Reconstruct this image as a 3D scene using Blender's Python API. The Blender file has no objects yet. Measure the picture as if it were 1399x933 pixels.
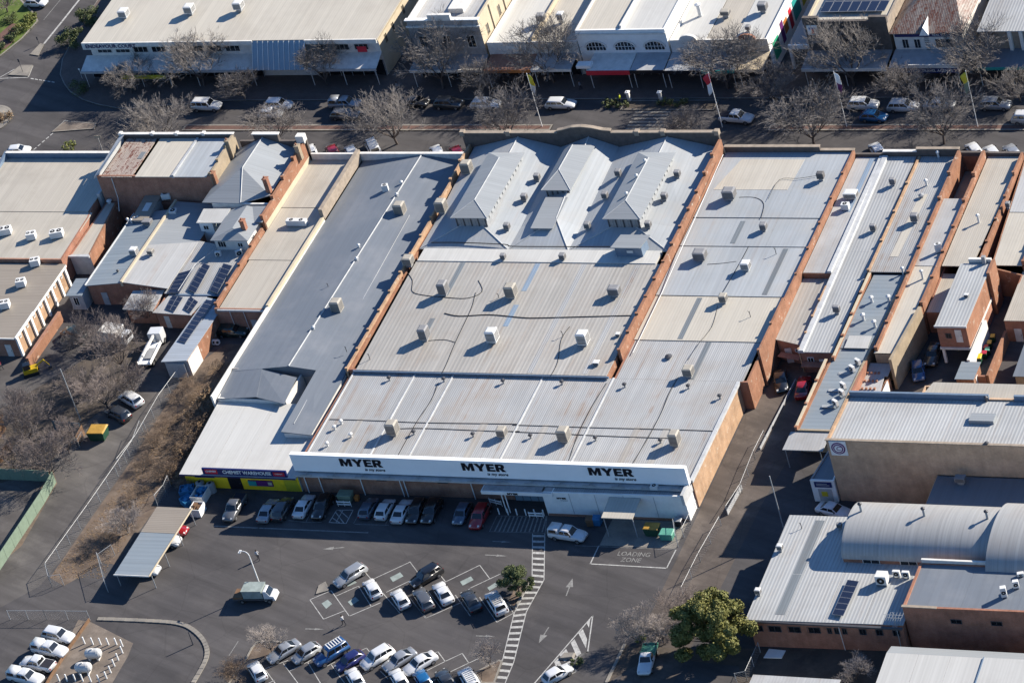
import bpy, bmesh, math, random
from mathutils import Vector, Matrix
scene = bpy.context.scene
col = scene.collection
# ------------------------------------------------------------------ camera
DEP, YAW, ROLL = (math.radians(a) for a in (34.597, -30.515, -17.268))
FPX, DIST = 5450.0, 550.0
cf = Vector((math.sin(YAW)*math.cos(DEP), math.cos(YAW)*math.cos(DEP), -math.sin(DEP)))
_r = cf.cross(Vector((0, 0, 1))).normalized(); _u = _r.cross(cf)
cr = math.cos(ROLL)*_r + math.sin(ROLL)*_u
cu = -math.sin(ROLL)*_r + math.cos(ROLL)*_u
CAM = -cf*DIST
cam = bpy.data.cameras.new('camera'); cam_ob = bpy.data.objects.new('camera', cam); col.objects.link(cam_ob)
cam_ob.matrix_world = Matrix(((cr.x, cu.x, -cf.x, CAM.x), (cr.y, cu.y, -cf.y, CAM.y), (cr.z, cu.z, -cf.z, CAM.z), (0, 0, 0, 1)))
cam.sensor_width = 36.0; cam.lens = FPX/1399.0*36.0; cam.clip_start = 1.0; cam.clip_end = 8000.0
scene.camera = cam_ob
# ------------------------------------------------------------------ light
SUN_AZ, SUN_EL = math.radians(42.5), math.radians(30.0)
sv = Vector((math.cos(SUN_AZ)*math.cos(SUN_EL), math.sin(SUN_AZ)*math.cos(SUN_EL), math.sin(SUN_EL)))
sl = bpy.data.lights.new('sun', 'SUN'); sl.energy = 5.0; sl.angle = math.radians(0.53); sl.color = (1.0, 0.92, 0.80)
so = bpy.data.objects.new('sun', sl); col.objects.link(so); so.location = sv*300
so.rotation_euler = (-sv).to_track_quat('-Z', 'Y').to_euler()
w = bpy.data.worlds.new('World'); scene.world = w; w.use_nodes = True
nt = w.node_tree; nt.nodes.clear()
sky = nt.nodes.new('ShaderNodeTexSky'); sky.sky_type = 'NISHITA'; sky.sun_disc = False
sky.sun_elevation = SUN_EL; sky.sun_rotation = math.pi/2 - SUN_AZ; sky.altitude = 300; sky.air_density = 1.2; sky.dust_density = 0.25; sky.ozone_density = 5.0
bg = nt.nodes.new('ShaderNodeBackground'); bg.inputs[1].default_value = 0.078
wo = nt.nodes.new('ShaderNodeOutputWorld')
wb = nt.nodes.new('ShaderNodeMix'); wb.data_type = 'RGBA'; wb.blend_type = 'MULTIPLY'; wb.inputs[0].default_value = 1.0; wb.inputs[7].default_value = (.67, .83, 1.0, 1)   # clear winter sky, as the camera's daylight balance shows it
nt.links.new(sky.outputs[0], wb.inputs[6]); nt.links.new(wb.outputs[2], bg.inputs[0]); nt.links.new(bg.outputs[0], wo.inputs[0])
scene.view_settings.view_transform = 'Standard'; scene.view_settings.look = 'None'
scene.view_settings.exposure = 1.1; scene.view_settings.gamma = 1.0

# ------------------------------------------------------------------ survey helpers: a point of the photograph on a plane of known height
VIEWS = {'T1': (0, 0, 3.886), 'T2': (350, 0, 3.886), 'T3': (700, 0, 3.886), 'T4': (1039, 0, 3.886), 'L2': (0, 180, 3.886), 'M2': (350, 180, 3.886),
 'R2': (700, 180, 3.886), 'S2': (1039, 180, 3.886), 'L3': (0, 400, 3.886), 'M3': (350, 400, 3.886), 'R3': (700, 400, 3.886), 'S3': (1039, 400, 3.886),
 'a1': (100, 180, 7.772), 'a2': (240, 180, 7.772), 'a3': (100, 290, 7.772), 'a4': (240, 290, 7.772), 'a5': (140, 390, 7.772), 'a6': (1040, 370, 7.772),
 'a7': (1219, 330, 7.772), 'a8': (1219, 430, 7.772), 'b1': (1060, 540, 7.772), 'b2': (1219, 520, 7.772), 'b3': (1060, 640, 7.772), 'b4': (1219, 640, 7.772),
 'b5': (0, 430, 7.772), 'b6': (0, 540, 7.772), 'b7': (820, 640, 7.772), 'b8': (230, 620, 7.772), 'L4': (0, 600, 2.803), 'M4': (240, 600, 3.886),
 'N4': (580, 600, 3.886), 'R4': (800, 600, 2.803), 'S4': (1039, 600, 2.803), 'c6': (300, 740, 4.824), 'c7': (560, 740, 4.824), 'F': (0, 0, 1)}
def U(v, x, y, z=0.0):
    ox, oy, k = VIEWS[v]
    d = cf + cr*((ox + x/k - 699.5)/FPX) - cu*((oy + y/k - 466.5)/FPX)
    return CAM + d*((z - CAM.z)/d.z)
def UZ(v, x, y, zf):
    z = 5.5
    for _ in range(5): p = U(v, x, y, z); z = zf(p)
    return U(v, x, y, z)
# falls of the store roofs
def z_mid(p): return 5.05+(p.y+13.2)/23.6*.7
def z_front(p): return 4.36+(p.y+33.2)/20*.22
def z_rear(p):
    t = min(1, max(0, (p.y-19)/17.7))
    for xl, xr, xn, xf in ((-18, -4.2, -11.1, -10.5), (-4.2, 5.0, 1.6, .6), (5.0, 20, 12.2, 12.8)):
        if xl <= p.x <= xr:
            xm = xn+(xf-xn)*t; e = 5.5+1.1*t; r_ = 7.0+1.4*t; u = (p.x-xl)/(xm-xl) if p.x < xm else (xr-p.x)/(xr-xm); zz = e+(r_-e)*u
            return min(zz, 5.5+(p.y-13.6)/5.2*1.6) if p.y < 19 else zz
    return 5.6
def UL(v, pts, z=0.0): return [U(v, p[0], p[1], z) for p in pts]

# ------------------------------------------------------------------ materials
MATS = {}
def _m(name):
    m = bpy.data.materials.new(name); m.use_nodes = True
    n = m.node_tree.nodes; b = n['Principled BSDF']; MATS[name] = m
    return m, n, m.node_tree.links, b
def c4(c): return (c[0], c[1], c[2], 1.0)
def _mix(n, l, fac, a, b, mode='MIX'):
    x = n.new('ShaderNodeMix'); x.data_type = 'RGBA'; x.blend_type = mode
    for s, v in ((x.inputs[0], fac), (x.inputs[6], a), (x.inputs[7], b)):
        if hasattr(v, 'is_linked'): l.new(v, s)
        elif isinstance(v, (int, float)): s.default_value = v
        else: s.default_value = c4(v)
    return x.outputs[2]
def _ramp(n, l, src, p0, p1, c0=(0, 0, 0), c1=(1, 1, 1)):
    r = n.new('ShaderNodeValToRGB'); l.new(src, r.inputs[0]); e = r.color_ramp.elements
    e[0].position = p0; e[1].position = p1; e[0].color = c4(c0); e[1].color = c4(c1)
    return r.outputs[0]
def _noise(n, l, vec, scale, detail=4, rough=.6, mapscale=None):
    t = n.new('ShaderNodeTexNoise'); t.inputs['Scale'].default_value = scale; t.inputs['Detail'].default_value = detail; t.inputs['Roughness'].default_value = rough
    if mapscale:
        mp = n.new('ShaderNodeMapping'); mp.inputs['Scale'].default_value = mapscale; l.new(vec, mp.inputs[0]); vec = mp.outputs[0]
    l.new(vec, t.inputs['Vector']); return t.outputs['Fac']
FULL = {'white_paint': 1.0, 'off_white': 1.0, 'sign_white': 1.0, 'brick_dark': .95, 'brick_beige': .95, 'roof_cream': .72, 'roof_cream_light': .70, 'grey_paint': .8, 'twig': .58, 'twig_pale': .68, 'twig_pink': .58, 'twig_brown': .7, 'paint_white': .72, 'bark': 1.0, 'yellow_paint': 1.0, 'tyre': 1.0, 'sign_red': .9, 'grey_render': .9, 'brick_red': .8, 'bay_patch': .8, 'gutter_blue': .8, 'unit_white': .8, 'roof_bluegrey': .53, 'roof_lantern': .48, 'roof_pale_blue': .62}
def al(name, c): return [x*FULL.get(name, .64) for x in c]
def plain(name, c, rough=.7, metal=0., var=.25, scale=1.2, spec=.3):
    m, n, l, b = _m(name)
    g = n.new('ShaderNodeNewGeometry')
    f = _noise(n, l, g.outputs['Position'], scale, 5, .65)
    k = _ramp(n, l, f, .3, .7, [1-var]*3, [1+var*.35]*3)
    l.new(_mix(n, l, 1.0, al(name, c), k, 'MULTIPLY'), b.inputs['Base Color'])
    b.inputs['Roughness'].default_value = rough; b.inputs['Metallic'].default_value = metal; b.inputs['Specular IOR Level'].default_value = spec
    return m
def gloss(name, c, rough=.25, coat=.6, metal=0., emit=None):
    m, n, l, b = _m(name); b.inputs['Base Color'].default_value = c4(al(name, c)); b.inputs['Roughness'].default_value = rough
    b.inputs['Coat Weight'].default_value = coat; b.inputs['Coat Roughness'].default_value = .08; b.inputs['Metallic'].default_value = metal
    return m
def sheet(name, c, axis='u', pitch=.3, rough=.5, streak=.25, dirt=(.28, .22, .17), dirt_amt=.25, rib=.5, rust=0., patch=.045, runs=0.):
    """metal roof sheet: ribs, run-off streaks along the fall, slight change from sheet to sheet"""
    m, n, l, b = _m(name)
    uv = n.new('ShaderNodeUVMap'); sp = n.new('ShaderNodeSeparateXYZ'); l.new(uv.outputs[0], sp.inputs[0])
    across = sp.outputs[0 if axis == 'u' else 1]
    st = (3.2, .05, 1) if axis == 'u' else (.05, 3.2, 1)
    f = _noise(n, l, uv.outputs[0], 1.0, 6, .6, st)
    kk = _ramp(n, l, f, .35, .68, [1-streak]*3, [1.06]*3)
    c = al(name, c); dirt = [x*.64 for x in dirt]; base = _mix(n, l, 1.0, c, kk, 'MULTIPLY')
    # whole sheets of 0.76 m differ a little
    fl = n.new('ShaderNodeMath'); fl.operation = 'MULTIPLY'; fl.inputs[1].default_value = 1/.76; l.new(across, fl.inputs[0])
    f2 = n.new('ShaderNodeMath'); f2.operation = 'FLOOR'; l.new(fl.outputs[0], f2.inputs[0])
    wn = n.new('ShaderNodeTexWhiteNoise'); wn.noise_dimensions = '1D'; l.new(f2.outputs[0], wn.inputs['W'])
    base = _mix(n, l, 1.0, base, _ramp(n, l, wn.outputs[0], 0, 1, [1-patch]*3, [1+patch*.4]*3), 'MULTIPLY')
    g = n.new('ShaderNodeNewGeometry')
    d = _noise(n, l, g.outputs['Position'], .16, 6, .62)
    base = _mix(n, l, _mix(n, l, 1.0, _ramp(n, l, d, .48, .75), [dirt_amt]*3, 'MULTIPLY'), base, dirt)
    if runs:   # rust-brown run-off lines along the fall
        rn = _noise(n, l, uv.outputs[0], 1.0, 5, .65, (1.1, .03, 1) if axis == 'u' else (.03, 1.1, 1)); rm = _noise(n, l, g.outputs['Position'], .35, 5, .6)
        base = _mix(n, l, _mix(n, l, 1.0, _mix(n, l, 1.0, _ramp(n, l, rn, .54, .70), _ramp(n, l, rm, .38, .60), 'MULTIPLY'), [runs]*3, 'MULTIPLY'), base, (.235, .155, .10))
        sp_ = _noise(n, l, g.outputs['Position'], .09, 4, .55); base = _mix(n, l, 1.0, base, _ramp(n, l, sp_, .35, .65, [.90]*3, [1.05]*3), 'MULTIPLY')
    if rust:
        r1 = _noise(n, l, uv.outputs[0], 1.0, 7, .7, (1.6, .35, 1) if axis == 'u' else (.35, 1.6, 1))
        r2 = _noise(n, l, g.outputs['Position'], 2.4, 5, .7)
        rf = _ramp(n, l, _mix(n, l, .45, r1, r2), .50-.16*rust, .58)
        base = _mix(n, l, rf, base, (.12, .04, .022))
    # ribs
    wv = n.new('ShaderNodeMath'); wv.operation = 'MULTIPLY'; wv.inputs[1].default_value = 2*math.pi/pitch; l.new(across, wv.inputs[0])
    sn = n.new('ShaderNodeMath'); sn.operation = 'SINE'; l.new(wv.outputs[0], sn.inputs[0])
    base = _mix(n, l, 1.0, base, _ramp(n, l, sn.outputs[0], 0.0, .95, [1.03]*3, [1-.22*rib]*3), 'MULTIPLY')
    bp = n.new('ShaderNodeBump'); bp.inputs['Strength'].default_value = rib*.5; bp.inputs['Distance'].default_value = .03; l.new(sn.outputs[0], bp.inputs['Height'])
    l.new(bp.outputs[0], b.inputs['Normal']); l.new(base, b.inputs['Base Color'])
    b.inputs['Roughness'].default_value = rough; b.inputs['Specular IOR Level'].default_value = .4
    return m
def brick(name, c1, c2, mortar=(.35, .30, .25), stain=.3, wear=0., wearc=(.6, .55, .48)):
    m, n, l, b = _m(name)
    uv = n.new('ShaderNodeUVMap'); t = n.new('ShaderNodeTexBrick'); l.new(uv.outputs[0], t.inputs['Vector'])
    c1, c2, mortar, wearc = al(name, c1), al(name, c2), al(name, mortar), al(name, wearc); t.inputs['Color1'].default_value = c4(c1); t.inputs['Color2'].default_value = c4(c2); t.inputs['Mortar'].default_value = c4(mortar)
    t.inputs['Scale'].default_value = 1.0; t.inputs['Brick Width'].default_value = .24; t.inputs['Row Height'].default_value = .086; t.inputs['Mortar Size'].default_value = .008
    g = n.new('ShaderNodeNewGeometry')
    f = _noise(n, l, g.outputs['Position'], .6, 7, .68)
    o = _mix(n, l, 1.0, t.outputs[0], _ramp(n, l, f, .32, .66, [1-stain]*3, [1.08]*3), 'MULTIPLY')
    f2 = _noise(n, l, uv.outputs[0], 1.0, 4, .6, (2.2, .25, 1))
    o = _mix(n, l, 1.0, o, _ramp(n, l, f2, .4, .75, [1.0]*3, [1-stain*.5]*3), 'MULTIPLY')
    if wear: o = _mix(n, l, _ramp(n, l, _noise(n, l, g.outputs['Position'], .9, 6, .7), .62-wear*.2, .7-wear*.1), o, wearc)
    l.new(o, b.inputs['Base Color']); b.inputs['Roughness'].default_value = .9; b.inputs['Specular IOR Level'].default_value = .15
    return m
def ground_mat(name, c, dark, light, s1=.045, s2=.7, amt=.5, streak=True):
    m, n, l, b = _m(name); g = n.new('ShaderNodeNewGeometry'); P = g.outputs['Position']
    o = _mix(n, l, _ramp(n, l, _noise(n, l, P, s1, 5, .6), .40, .66), c, dark)
    o = _mix(n, l, _mix(n, l, 1.0, _ramp(n, l, _noise(n, l, P, s2*.28, 7, .66), .50, .74), [amt]*3, 'MULTIPLY'), o, light)
    if streak:
        mp = n.new('ShaderNodeMapping'); mp.inputs['Rotation'].default_value = (0, 0, .35); l.new(P, mp.inputs[0])
        o = _mix(n, l, 1.0, o, _ramp(n, l, _noise(n, l, mp.outputs[0], 1.0, 5, .6, (.05, .5, 1)), .36, .66, [.78]*3, [1.12]*3), 'MULTIPLY')
        cr_ = n.new('ShaderNodeTexVoronoi'); cr_.feature = 'DISTANCE_TO_EDGE'; cr_.inputs['Scale'].default_value = .16
        wp = _mix(n, l, .25, P, _noise(n, l, P, .5, 4)); l.new(wp, cr_.inputs['Vector'])
        o = _mix(n, l, 1.0, o, _ramp(n, l, cr_.outputs['Distance'], .0, .012, [.86]*3, [1]*3), 'MULTIPLY')
    o = _mix(n, l, 1.0, o, _ramp(n, l, _noise(n, l, P, 9.0, 4, .7), .3, .7, [.86]*3, [1.1]*3), 'MULTIPLY')
    l.new(o, b.inputs['Base Color']); b.inputs['Roughness'].default_value = .92; b.inputs['Specular IOR Level'].default_value = .18
    return m
def paver(name, c1, c2, bw=.23, rh=.115):
    m, n, l, b = _m(name); g = n.new('ShaderNodeNewGeometry'); t = n.new('ShaderNodeTexBrick'); l.new(g.outputs['Position'], t.inputs['Vector'])
    t.inputs['Color1'].default_value = c4(c1); t.inputs['Color2'].default_value = c4(c2); t.inputs['Mortar'].default_value = c4([x*.6 for x in c1])
    t.inputs['Scale'].default_value = 1; t.inputs['Brick Width'].default_value = bw; t.inputs['Row Height'].default_value = rh; t.inputs['Mortar Size'].default_value = .006
    o = _mix(n, l, 1.0, t.outputs[0], _ramp(n, l, _noise(n, l, g.outputs['Position'], .5, 6, .7), .3, .7, [.7]*3, [1.1]*3), 'MULTIPLY')
    l.new(o, b.inputs['Base Color']); b.inputs['Roughness'].default_value = .9
    return m
def leafmat(name, c1, c2, trans=.15):
    m, n, l, b = _m(name); oi = n.new('ShaderNodeNewGeometry')
    l.new(_mix(n, l, oi.outputs['Random Per Island'], c1, c2), b.inputs['Base Color']); b.inputs['Roughness'].default_value = .65
    b.inputs['Specular IOR Level'].default_value = .25
    return m

ground_mat('asphalt', (.078, .073, .073), (.056, .053, .055), (.108, .100, .097))
ground_mat('asphalt_lane', (.105, .087, .075), (.068, .058, .053), (.17, .142, .12), amt=.8)
ground_mat('asphalt_old', (.105, .097, .091), (.07, .064, .062), (.15, .137, .125), amt=.7)
ground_mat('dirt', (.145, .108, .082), (.075, .058, .047), (.22, .175, .135), s1=.25, s2=1.6, amt=.8, streak=False)
ground_mat('grass_dirt', (.085, .07, .058), (.052, .045, .039), (.13, .104, .083), s1=.3, s2=1.6, amt=.7, streak=False)
ground_mat('gravel', (.17, .14, .115), (.11, .092, .078), (.25, .21, .175), s1=.3, s2=2, amt=.7, streak=False)
ground_mat('concrete', (.23, .21, .18), (.16, .148, .135), (.3, .275, .24), s1=.4, s2=2, amt=.5, streak=False)
ground_mat('lawn', (.09, .13, .03), (.05, .075, .02), (.17, .17, .06), s1=.5, s2=3, amt=.6, streak=False)
paver('paver_red', (.115, .06, .046), (.135, .073, .056)); paver('paver_brown', (.10, .075, .065), (.125, .09, .076))
plain('road_paint', (.62, .61, .58), .7, var=.45, scale=2.2); plain('road_paint_worn', (.34, .335, .32), .8, var=.5, scale=2.5); plain('bay_patch', (.30, .35, .33), .8, var=.3)
sheet('roof_zinc', (.53, .535, .53), 'u', .30, streak=.13, dirt=(.44, .36, .28), dirt_amt=.5, rib=.6, runs=.75)
sheet('roof_zinc_warm', (.545, .52, .475), 'u', .60, streak=.15, dirt=(.40, .34, .28), dirt_amt=.5, rib=.4, runs=.4)
sheet('roof_light', (.57, .57, .56), 'u', .42, streak=.08, dirt_amt=.35, rib=.15, runs=.4)
sheet('roof_pale_blue', (.50, .53, .55), 'u', .60, streak=.07, dirt=(.53, .50, .45), dirt_amt=.6, rib=.08, runs=.25)
sheet('roof_lantern', (.50, .53, .55), 'v', .42, streak=.06, dirt_amt=.12, rib=.08)
sheet('roof_bluegrey', (.255, .285, .325), 'u', 1.5, streak=.05, dirt=(.33, .34, .36), dirt_amt=.6, rib=.03, rough=.5, patch=.01)
sheet('roof_steel', (.30, .35, .39), 'v', .76, streak=.1, dirt=(.42, .41, .38), dirt_amt=.4, rib=.2)
sheet('roof_cream', (.53, .485, .41), 'u', .30, streak=.1, dirt=(.34, .30, .24), dirt_amt=.4, rib=.25)
sheet('roof_cream_light', (.60, .555, .47), 'u', .42, streak=.07, dirt_amt=.2, rib=.15)
sheet('roof_tan', (.38, .33, .27), 'v', .36, streak=.1, dirt_amt=.3, rib=.35)
sheet('roof_white', (.68, .67, .63), 'u', .42, streak=.05, dirt_amt=.2, rib=.03)
sheet('roof_rust', (.60, .50, .42), 'u', .30, streak=.3, dirt_amt=.15, rib=.6, rust=.02, dirt=(.22, .09, .06))
sheet('roof_heritage', (.42, .36, .31), 'u', .26, streak=.35, dirt_amt=.4, rib=.8, rust=.35)
sheet('roof_barrel', (.48, .48, .47), 'u', .5, streak=.16, dirt=(.38, .31, .26), dirt_amt=.35, rib=.06, rough=.45)
sheet('roof_green', (.55, .56, .555), 'u', .45, streak=.07, dirt_amt=.25, rib=.7, runs=.3)
sheet('roof_shed_blue', (.46, .51, .57), 'v', .5, streak=.15, dirt_amt=.25, rib=.4)
sheet('skylight', (.26, .29, .31), 'u', .3, streak=.3, dirt_amt=.3, rib=.3); sheet('skylight_blue', (.33, .43, .55), 'u', .3, streak=.2, dirt_amt=.2, rib=.3)
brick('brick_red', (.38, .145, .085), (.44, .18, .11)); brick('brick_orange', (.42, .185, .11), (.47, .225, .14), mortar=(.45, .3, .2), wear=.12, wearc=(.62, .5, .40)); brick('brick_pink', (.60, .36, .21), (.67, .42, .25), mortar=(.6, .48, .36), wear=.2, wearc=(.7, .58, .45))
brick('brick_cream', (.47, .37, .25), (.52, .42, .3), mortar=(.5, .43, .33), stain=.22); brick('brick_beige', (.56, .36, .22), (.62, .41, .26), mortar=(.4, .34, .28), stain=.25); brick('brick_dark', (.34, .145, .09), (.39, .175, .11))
plain('sign_white', (.88, .88, .87), .45, var=.05, scale=.3); plain('white_paint', (.74, .74, .72), .6, var=.12, scale=.7); plain('cream_paint', (.72, .61, .44), .75, var=.14, scale=.6); plain('off_white', (.62, .60, .56), .7, var=.2)
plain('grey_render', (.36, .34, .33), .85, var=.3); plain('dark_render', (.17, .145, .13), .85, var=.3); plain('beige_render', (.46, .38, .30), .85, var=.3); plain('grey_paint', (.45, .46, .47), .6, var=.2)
plain('yellow_paint', (.82, .56, .02), .55, var=.12); plain('sign_navy', (.025, .035, .16), .4, var=.1); plain('sign_red', (.55, .03, .05), .4, var=.1); plain('sign_black', (.012, .012, .02), .5, var=.1)
plain('sign_teal', (.05, .45, .42), .4, var=.1); plain('sign_green', (.05, .5, .28), .4, var=.1); plain('sign_yellow', (.75, .62, .05), .4, var=.1); plain('sign_purple', (.19, .04, .2), .4, var=.1); plain('sign_blue', (.05, .2, .5), .4, var=.1); plain('sign_orange', (.6, .22, .06), .5, var=.1)
plain('metal_grey', (.42, .43, .44), .45, var=.2); plain('metal_dark', (.10, .10, .11), .5, var=.2); plain('galv', (.50, .52, .53), .4, var=.25); plain('cable', (.035, .033, .033), .8); plain('gutter_blue', (.17, .23, .31), .4, var=.15); plain('flash_white', (.68, .69, .69), .5, var=.2)
plain('cooler_beige', (.52, .48, .41), .65, var=.18); plain('cooler_grey', (.33, .33, .34), .6, var=.15); plain('louvre_dark', (.17, .165, .165), .6, var=.2); plain('unit_white', (.72, .72, .70), .5, var=.1); plain('fan_black', (.02, .02, .022), .6)
plain('fence_green', (.26, .34, .25), .6, var=.15); plain('fence_blue', (.10, .19, .24), .6, var=.15); plain('timber', (.26, .15, .085), .85, var=.35); plain('bark', (.105, .085, .075), .9, var=.3); plain('twig', (.34, .305, .28), .9, var=.3, scale=.5); plain('twig_pale', (.46, .40, .36), .9, var=.3, scale=.5); plain('twig_brown', (.32, .23, .16), .9, var=.35, scale=.8); plain('twig_pink', (.36, .295, .265), .9, var=.3, scale=.5)
plain('skin', (.45, .28, .2), .6); plain('cloth_white', (.65, .65, .66), .9); plain('cloth_dark', (.03, .03, .045), .9); plain('cloth_hivis', (.62, .72, .03), .8); plain('cloth_red', (.5, .03, .07), .9); plain('cloth_grey', (.3, .32, .36), .9); plain('hair', (.05, .035, .025), .8)
gloss('glass', (.015, .018, .022), .06, .5); gloss('glass_blue', (.28, .38, .46), .08, .4); gloss('solar_cell', (.018, .022, .045), .18, .6); plain('solar_frame', (.30, .32, .36), .4); plain('tyre', (.018, .018, .018), .85); gloss('rim', (.35, .35, .36), .35, .2, .6)
gloss('lamp_white', (.75, .75, .72), .2); gloss('lamp_red', (.35, .015, .012), .25); plain('bin_green', (.03, .10, .06), .5); plain('bin_mint', (.16, .48, .36), .5); plain('bin_yellow', (.85, .55, .02), .5); plain('bin_orange', (.62, .36, .07), .6, var=.3); plain('bin_red', (.5, .03, .03), .5); plain('bin_blue', (.04, .22, .46), .5); plain('tarp_blue', (.05, .28, .55), .55, var=.25); plain('tank_white', (.75, .75, .73), .4)
for nm, c in (('white', (.72, .73, .74)), ('silver', (.40, .42, .45)), ('grey', (.15, .155, .165)), ('black', (.012, .013, .016)), ('charcoal', (.045, .05, .058)), ('blue', (.02, .09, .26)), ('navy', (.02, .025, .13)), ('red', (.36, .015, .022)), ('bluegrey', (.10, .14, .20)), ('green_dark', (.02, .05, .045)), ('brightblue', (.015, .13, .33))):
    gloss('paint_'+nm, c, .3, .8, .25 if nm in ('silver', 'grey', 'bluegrey') else 0.)
leafmat('leaf_olive', (.075, .085, .022), (.20, .185, .055)); leafmat('leaf_dark', (.05, .07, .028), (.12, .135, .055)); leafmat('leaf_bright', (.10, .13, .03), (.20, .20, .06)); leafmat('leaf_brown', (.15, .095, .055), (.26, .18, .105))
# ------------------------------------------------------------------ mesh building
def V3(p): return Vector((p[0], p[1], p[2] if len(p) > 2 else 0.0))
class MB:
    def __init__(s): s.v = []; s.f = []; s.m = []
    def face(s, pts, mi=0):
        i = len(s.v); s.v += [V3(p) for p in pts]; s.f.append(list(range(i, i+len(pts)))); s.m.append(mi); return s
    def raw(s, verts, faces, mi=0):
        i = len(s.v); s.v += [V3(p) for p in verts]
        for f in faces: s.f.append([i+k for k in f]); s.m.append(mi)
        return s
    def hexa(s, b, t, mi=0):   # b, t: four points each, counter-clockwise from above
        return s.raw(list(b)+list(t), [(3, 2, 1, 0), (4, 5, 6, 7), (0, 1, 5, 4), (1, 2, 6, 5), (2, 3, 7, 6), (3, 0, 4, 7)], mi)
    def box(s, x0, y0, z0, x1, y1, z1, mi=0):
        return s.hexa([(x0, y0, z0), (x1, y0, z0), (x1, y1, z0), (x0, y1, z0)], [(x0, y0, z1), (x1, y0, z1), (x1, y1, z1), (x0, y1, z1)], mi)
    def prism(s, poly, z0, z1, mi=0, mt=None):
        n = len(poly); a = sum(poly[i][0]*poly[(i+1) % n][1]-poly[(i+1) % n][0]*poly[i][1] for i in range(n))
        if a < 0: poly = poly[::-1]
        vs = [(p[0], p[1], z0) for p in poly]+[(p[0], p[1], z1) for p in poly]
        s.raw(vs, [[i, (i+1) % n, n+(i+1) % n, n+i] for i in range(n)]+[list(range(n-1, -1, -1))], mi)
        return s.face(vs[n:], mi if mt is None else mt)
    def tube(s, p, q, r, n=6, r2=None, mi=0, cap=True):
        p, q = V3(p), V3(q); d = (q-p)
        if d.length < 1e-6: return s
        d.normalize(); a = d.orthogonal().normalized(); b = d.cross(a); r2 = r if r2 is None else r2
        vs = [p+(a*math.cos(2*math.pi*k/n)+b*math.sin(2*math.pi*k/n))*r for k in range(n)]+[q+(a*math.cos(2*math.pi*k/n)+b*math.sin(2*math.pi*k/n))*r2 for k in range(n)]
        fs = [[k, (k+1) % n, n+(k+1) % n, n+k] for k in range(n)]
        if cap: fs += [list(range(n-1, -1, -1)), list(range(n, 2*n))]
        return s.raw(vs, fs, mi)
    def path(s, pts, r, n=5, mi=0):
        for a, b in zip(pts, pts[1:]): s.tube(a, b, r, n, mi=mi)
        return s
    def bar(s, p, q, w, h, mi=0):     # rectangular beam, top face up
        p, q = V3(p), V3(q); d = (q-p); sd = Vector((-d.y, d.x, 0)).normalized()*w/2; up = Vector((0, 0, h))
        return s.hexa([p-sd, q-sd, q+sd, p+sd], [p-sd+up, q-sd+up, q+sd+up, p+sd+up], mi)
    def disc(s, c, r, n=16, nrm=(0, 0, 1), mi=0, h=0.):
        nrm = V3(nrm).normalized(); c = V3(c); return s.tube(c-nrm*h, c, r, n, mi=mi) if h else s.face([c+(nrm.orthogonal().normalized()*math.cos(2*math.pi*k/n)+nrm.cross(nrm.orthogonal().normalized())*math.sin(2*math.pi*k/n))*r for k in range(n)], mi)
    def mesh(s, name, mats, off=(0, 0, 0), smooth=False, bevel=0.):
        me = bpy.data.meshes.new(name); o = V3(off)
        me.from_pydata([tuple(p-o) for p in s.v], [], s.f)
        for m in mats: me.materials.append(MATS[m] if isinstance(m, str) else m)
        me.polygons.foreach_set('material_index', s.m)
        if bevel:
            bm = bmesh.new(); bm.from_mesh(me); bmesh.ops.remove_doubles(bm, verts=bm.verts, dist=1e-4)
            bmesh.ops.bevel(bm, geom=[e for e in bm.edges if len(e.link_faces) == 2 and e.calc_face_angle(0) > .5], offset=bevel, segments=2, affect='EDGES', profile=.6)
            bm.to_mesh(me); bm.free()
        uvl = me.uv_layers.new(name='UVMap')
        dat = [0.0]*(2*len(me.loops)); vs = me.vertices
        for p in me.polygons:
            nn = p.normal
            if abs(nn.z) > .45:
                for li in p.loop_indices:
                    c = vs[me.loops[li].vertex_index].co; dat[2*li] = c.x+o.x; dat[2*li+1] = c.y+o.y
            else:
                t = Vector((-nn.y, nn.x, 0)).normalized()
                for li in p.loop_indices:
                    c = vs[me.loops[li].vertex_index].co; dat[2*li] = (c+o).dot(t); dat[2*li+1] = c.z+o.z
        uvl.data.foreach_set('uv', dat)
        if smooth: me.shade_smooth()
        me.update(); return me
    def build(s, name, mats, parent=None, smooth=False, bevel=0., local=False):
        if isinstance(mats, str): mats = [mats]
        off = (0, 0, 0) if (local or parent is None) else parent_world(parent)
        if parent is None and not local and s.v:
            off = sum(s.v, Vector())/len(s.v); off.z = min(p.z for p in s.v)
        return link(name, s.mesh(name, mats, off, smooth, bevel), parent, off if parent is None else None)
def parent_world(p):
    l = Vector(p.location)
    while p.parent: p = p.parent; l += p.location
    return l
def link(name, me, parent=None, loc=None):
    o = bpy.data.objects.new(name, me); col.objects.link(o)
    if parent is not None: o.parent = parent
    if loc is not None: o.location = loc
    return o
def tag(o, label, cat, group=None, kind=None):
    if label: o['label'] = label
    if cat: o['category'] = cat
    if group: o['group'] = group
    if kind: o['kind'] = kind
    return o
def thing(name, label, cat, loc=(0, 0, 0), rz=0., group=None):
    o = bpy.data.objects.new(name, None); col.objects.link(o); o.location = loc; o.rotation_euler = (0, 0, rz); o.empty_display_size = .3
    return tag(o, label, cat, group)
def struct(o): o['kind'] = 'structure'; return o
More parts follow.
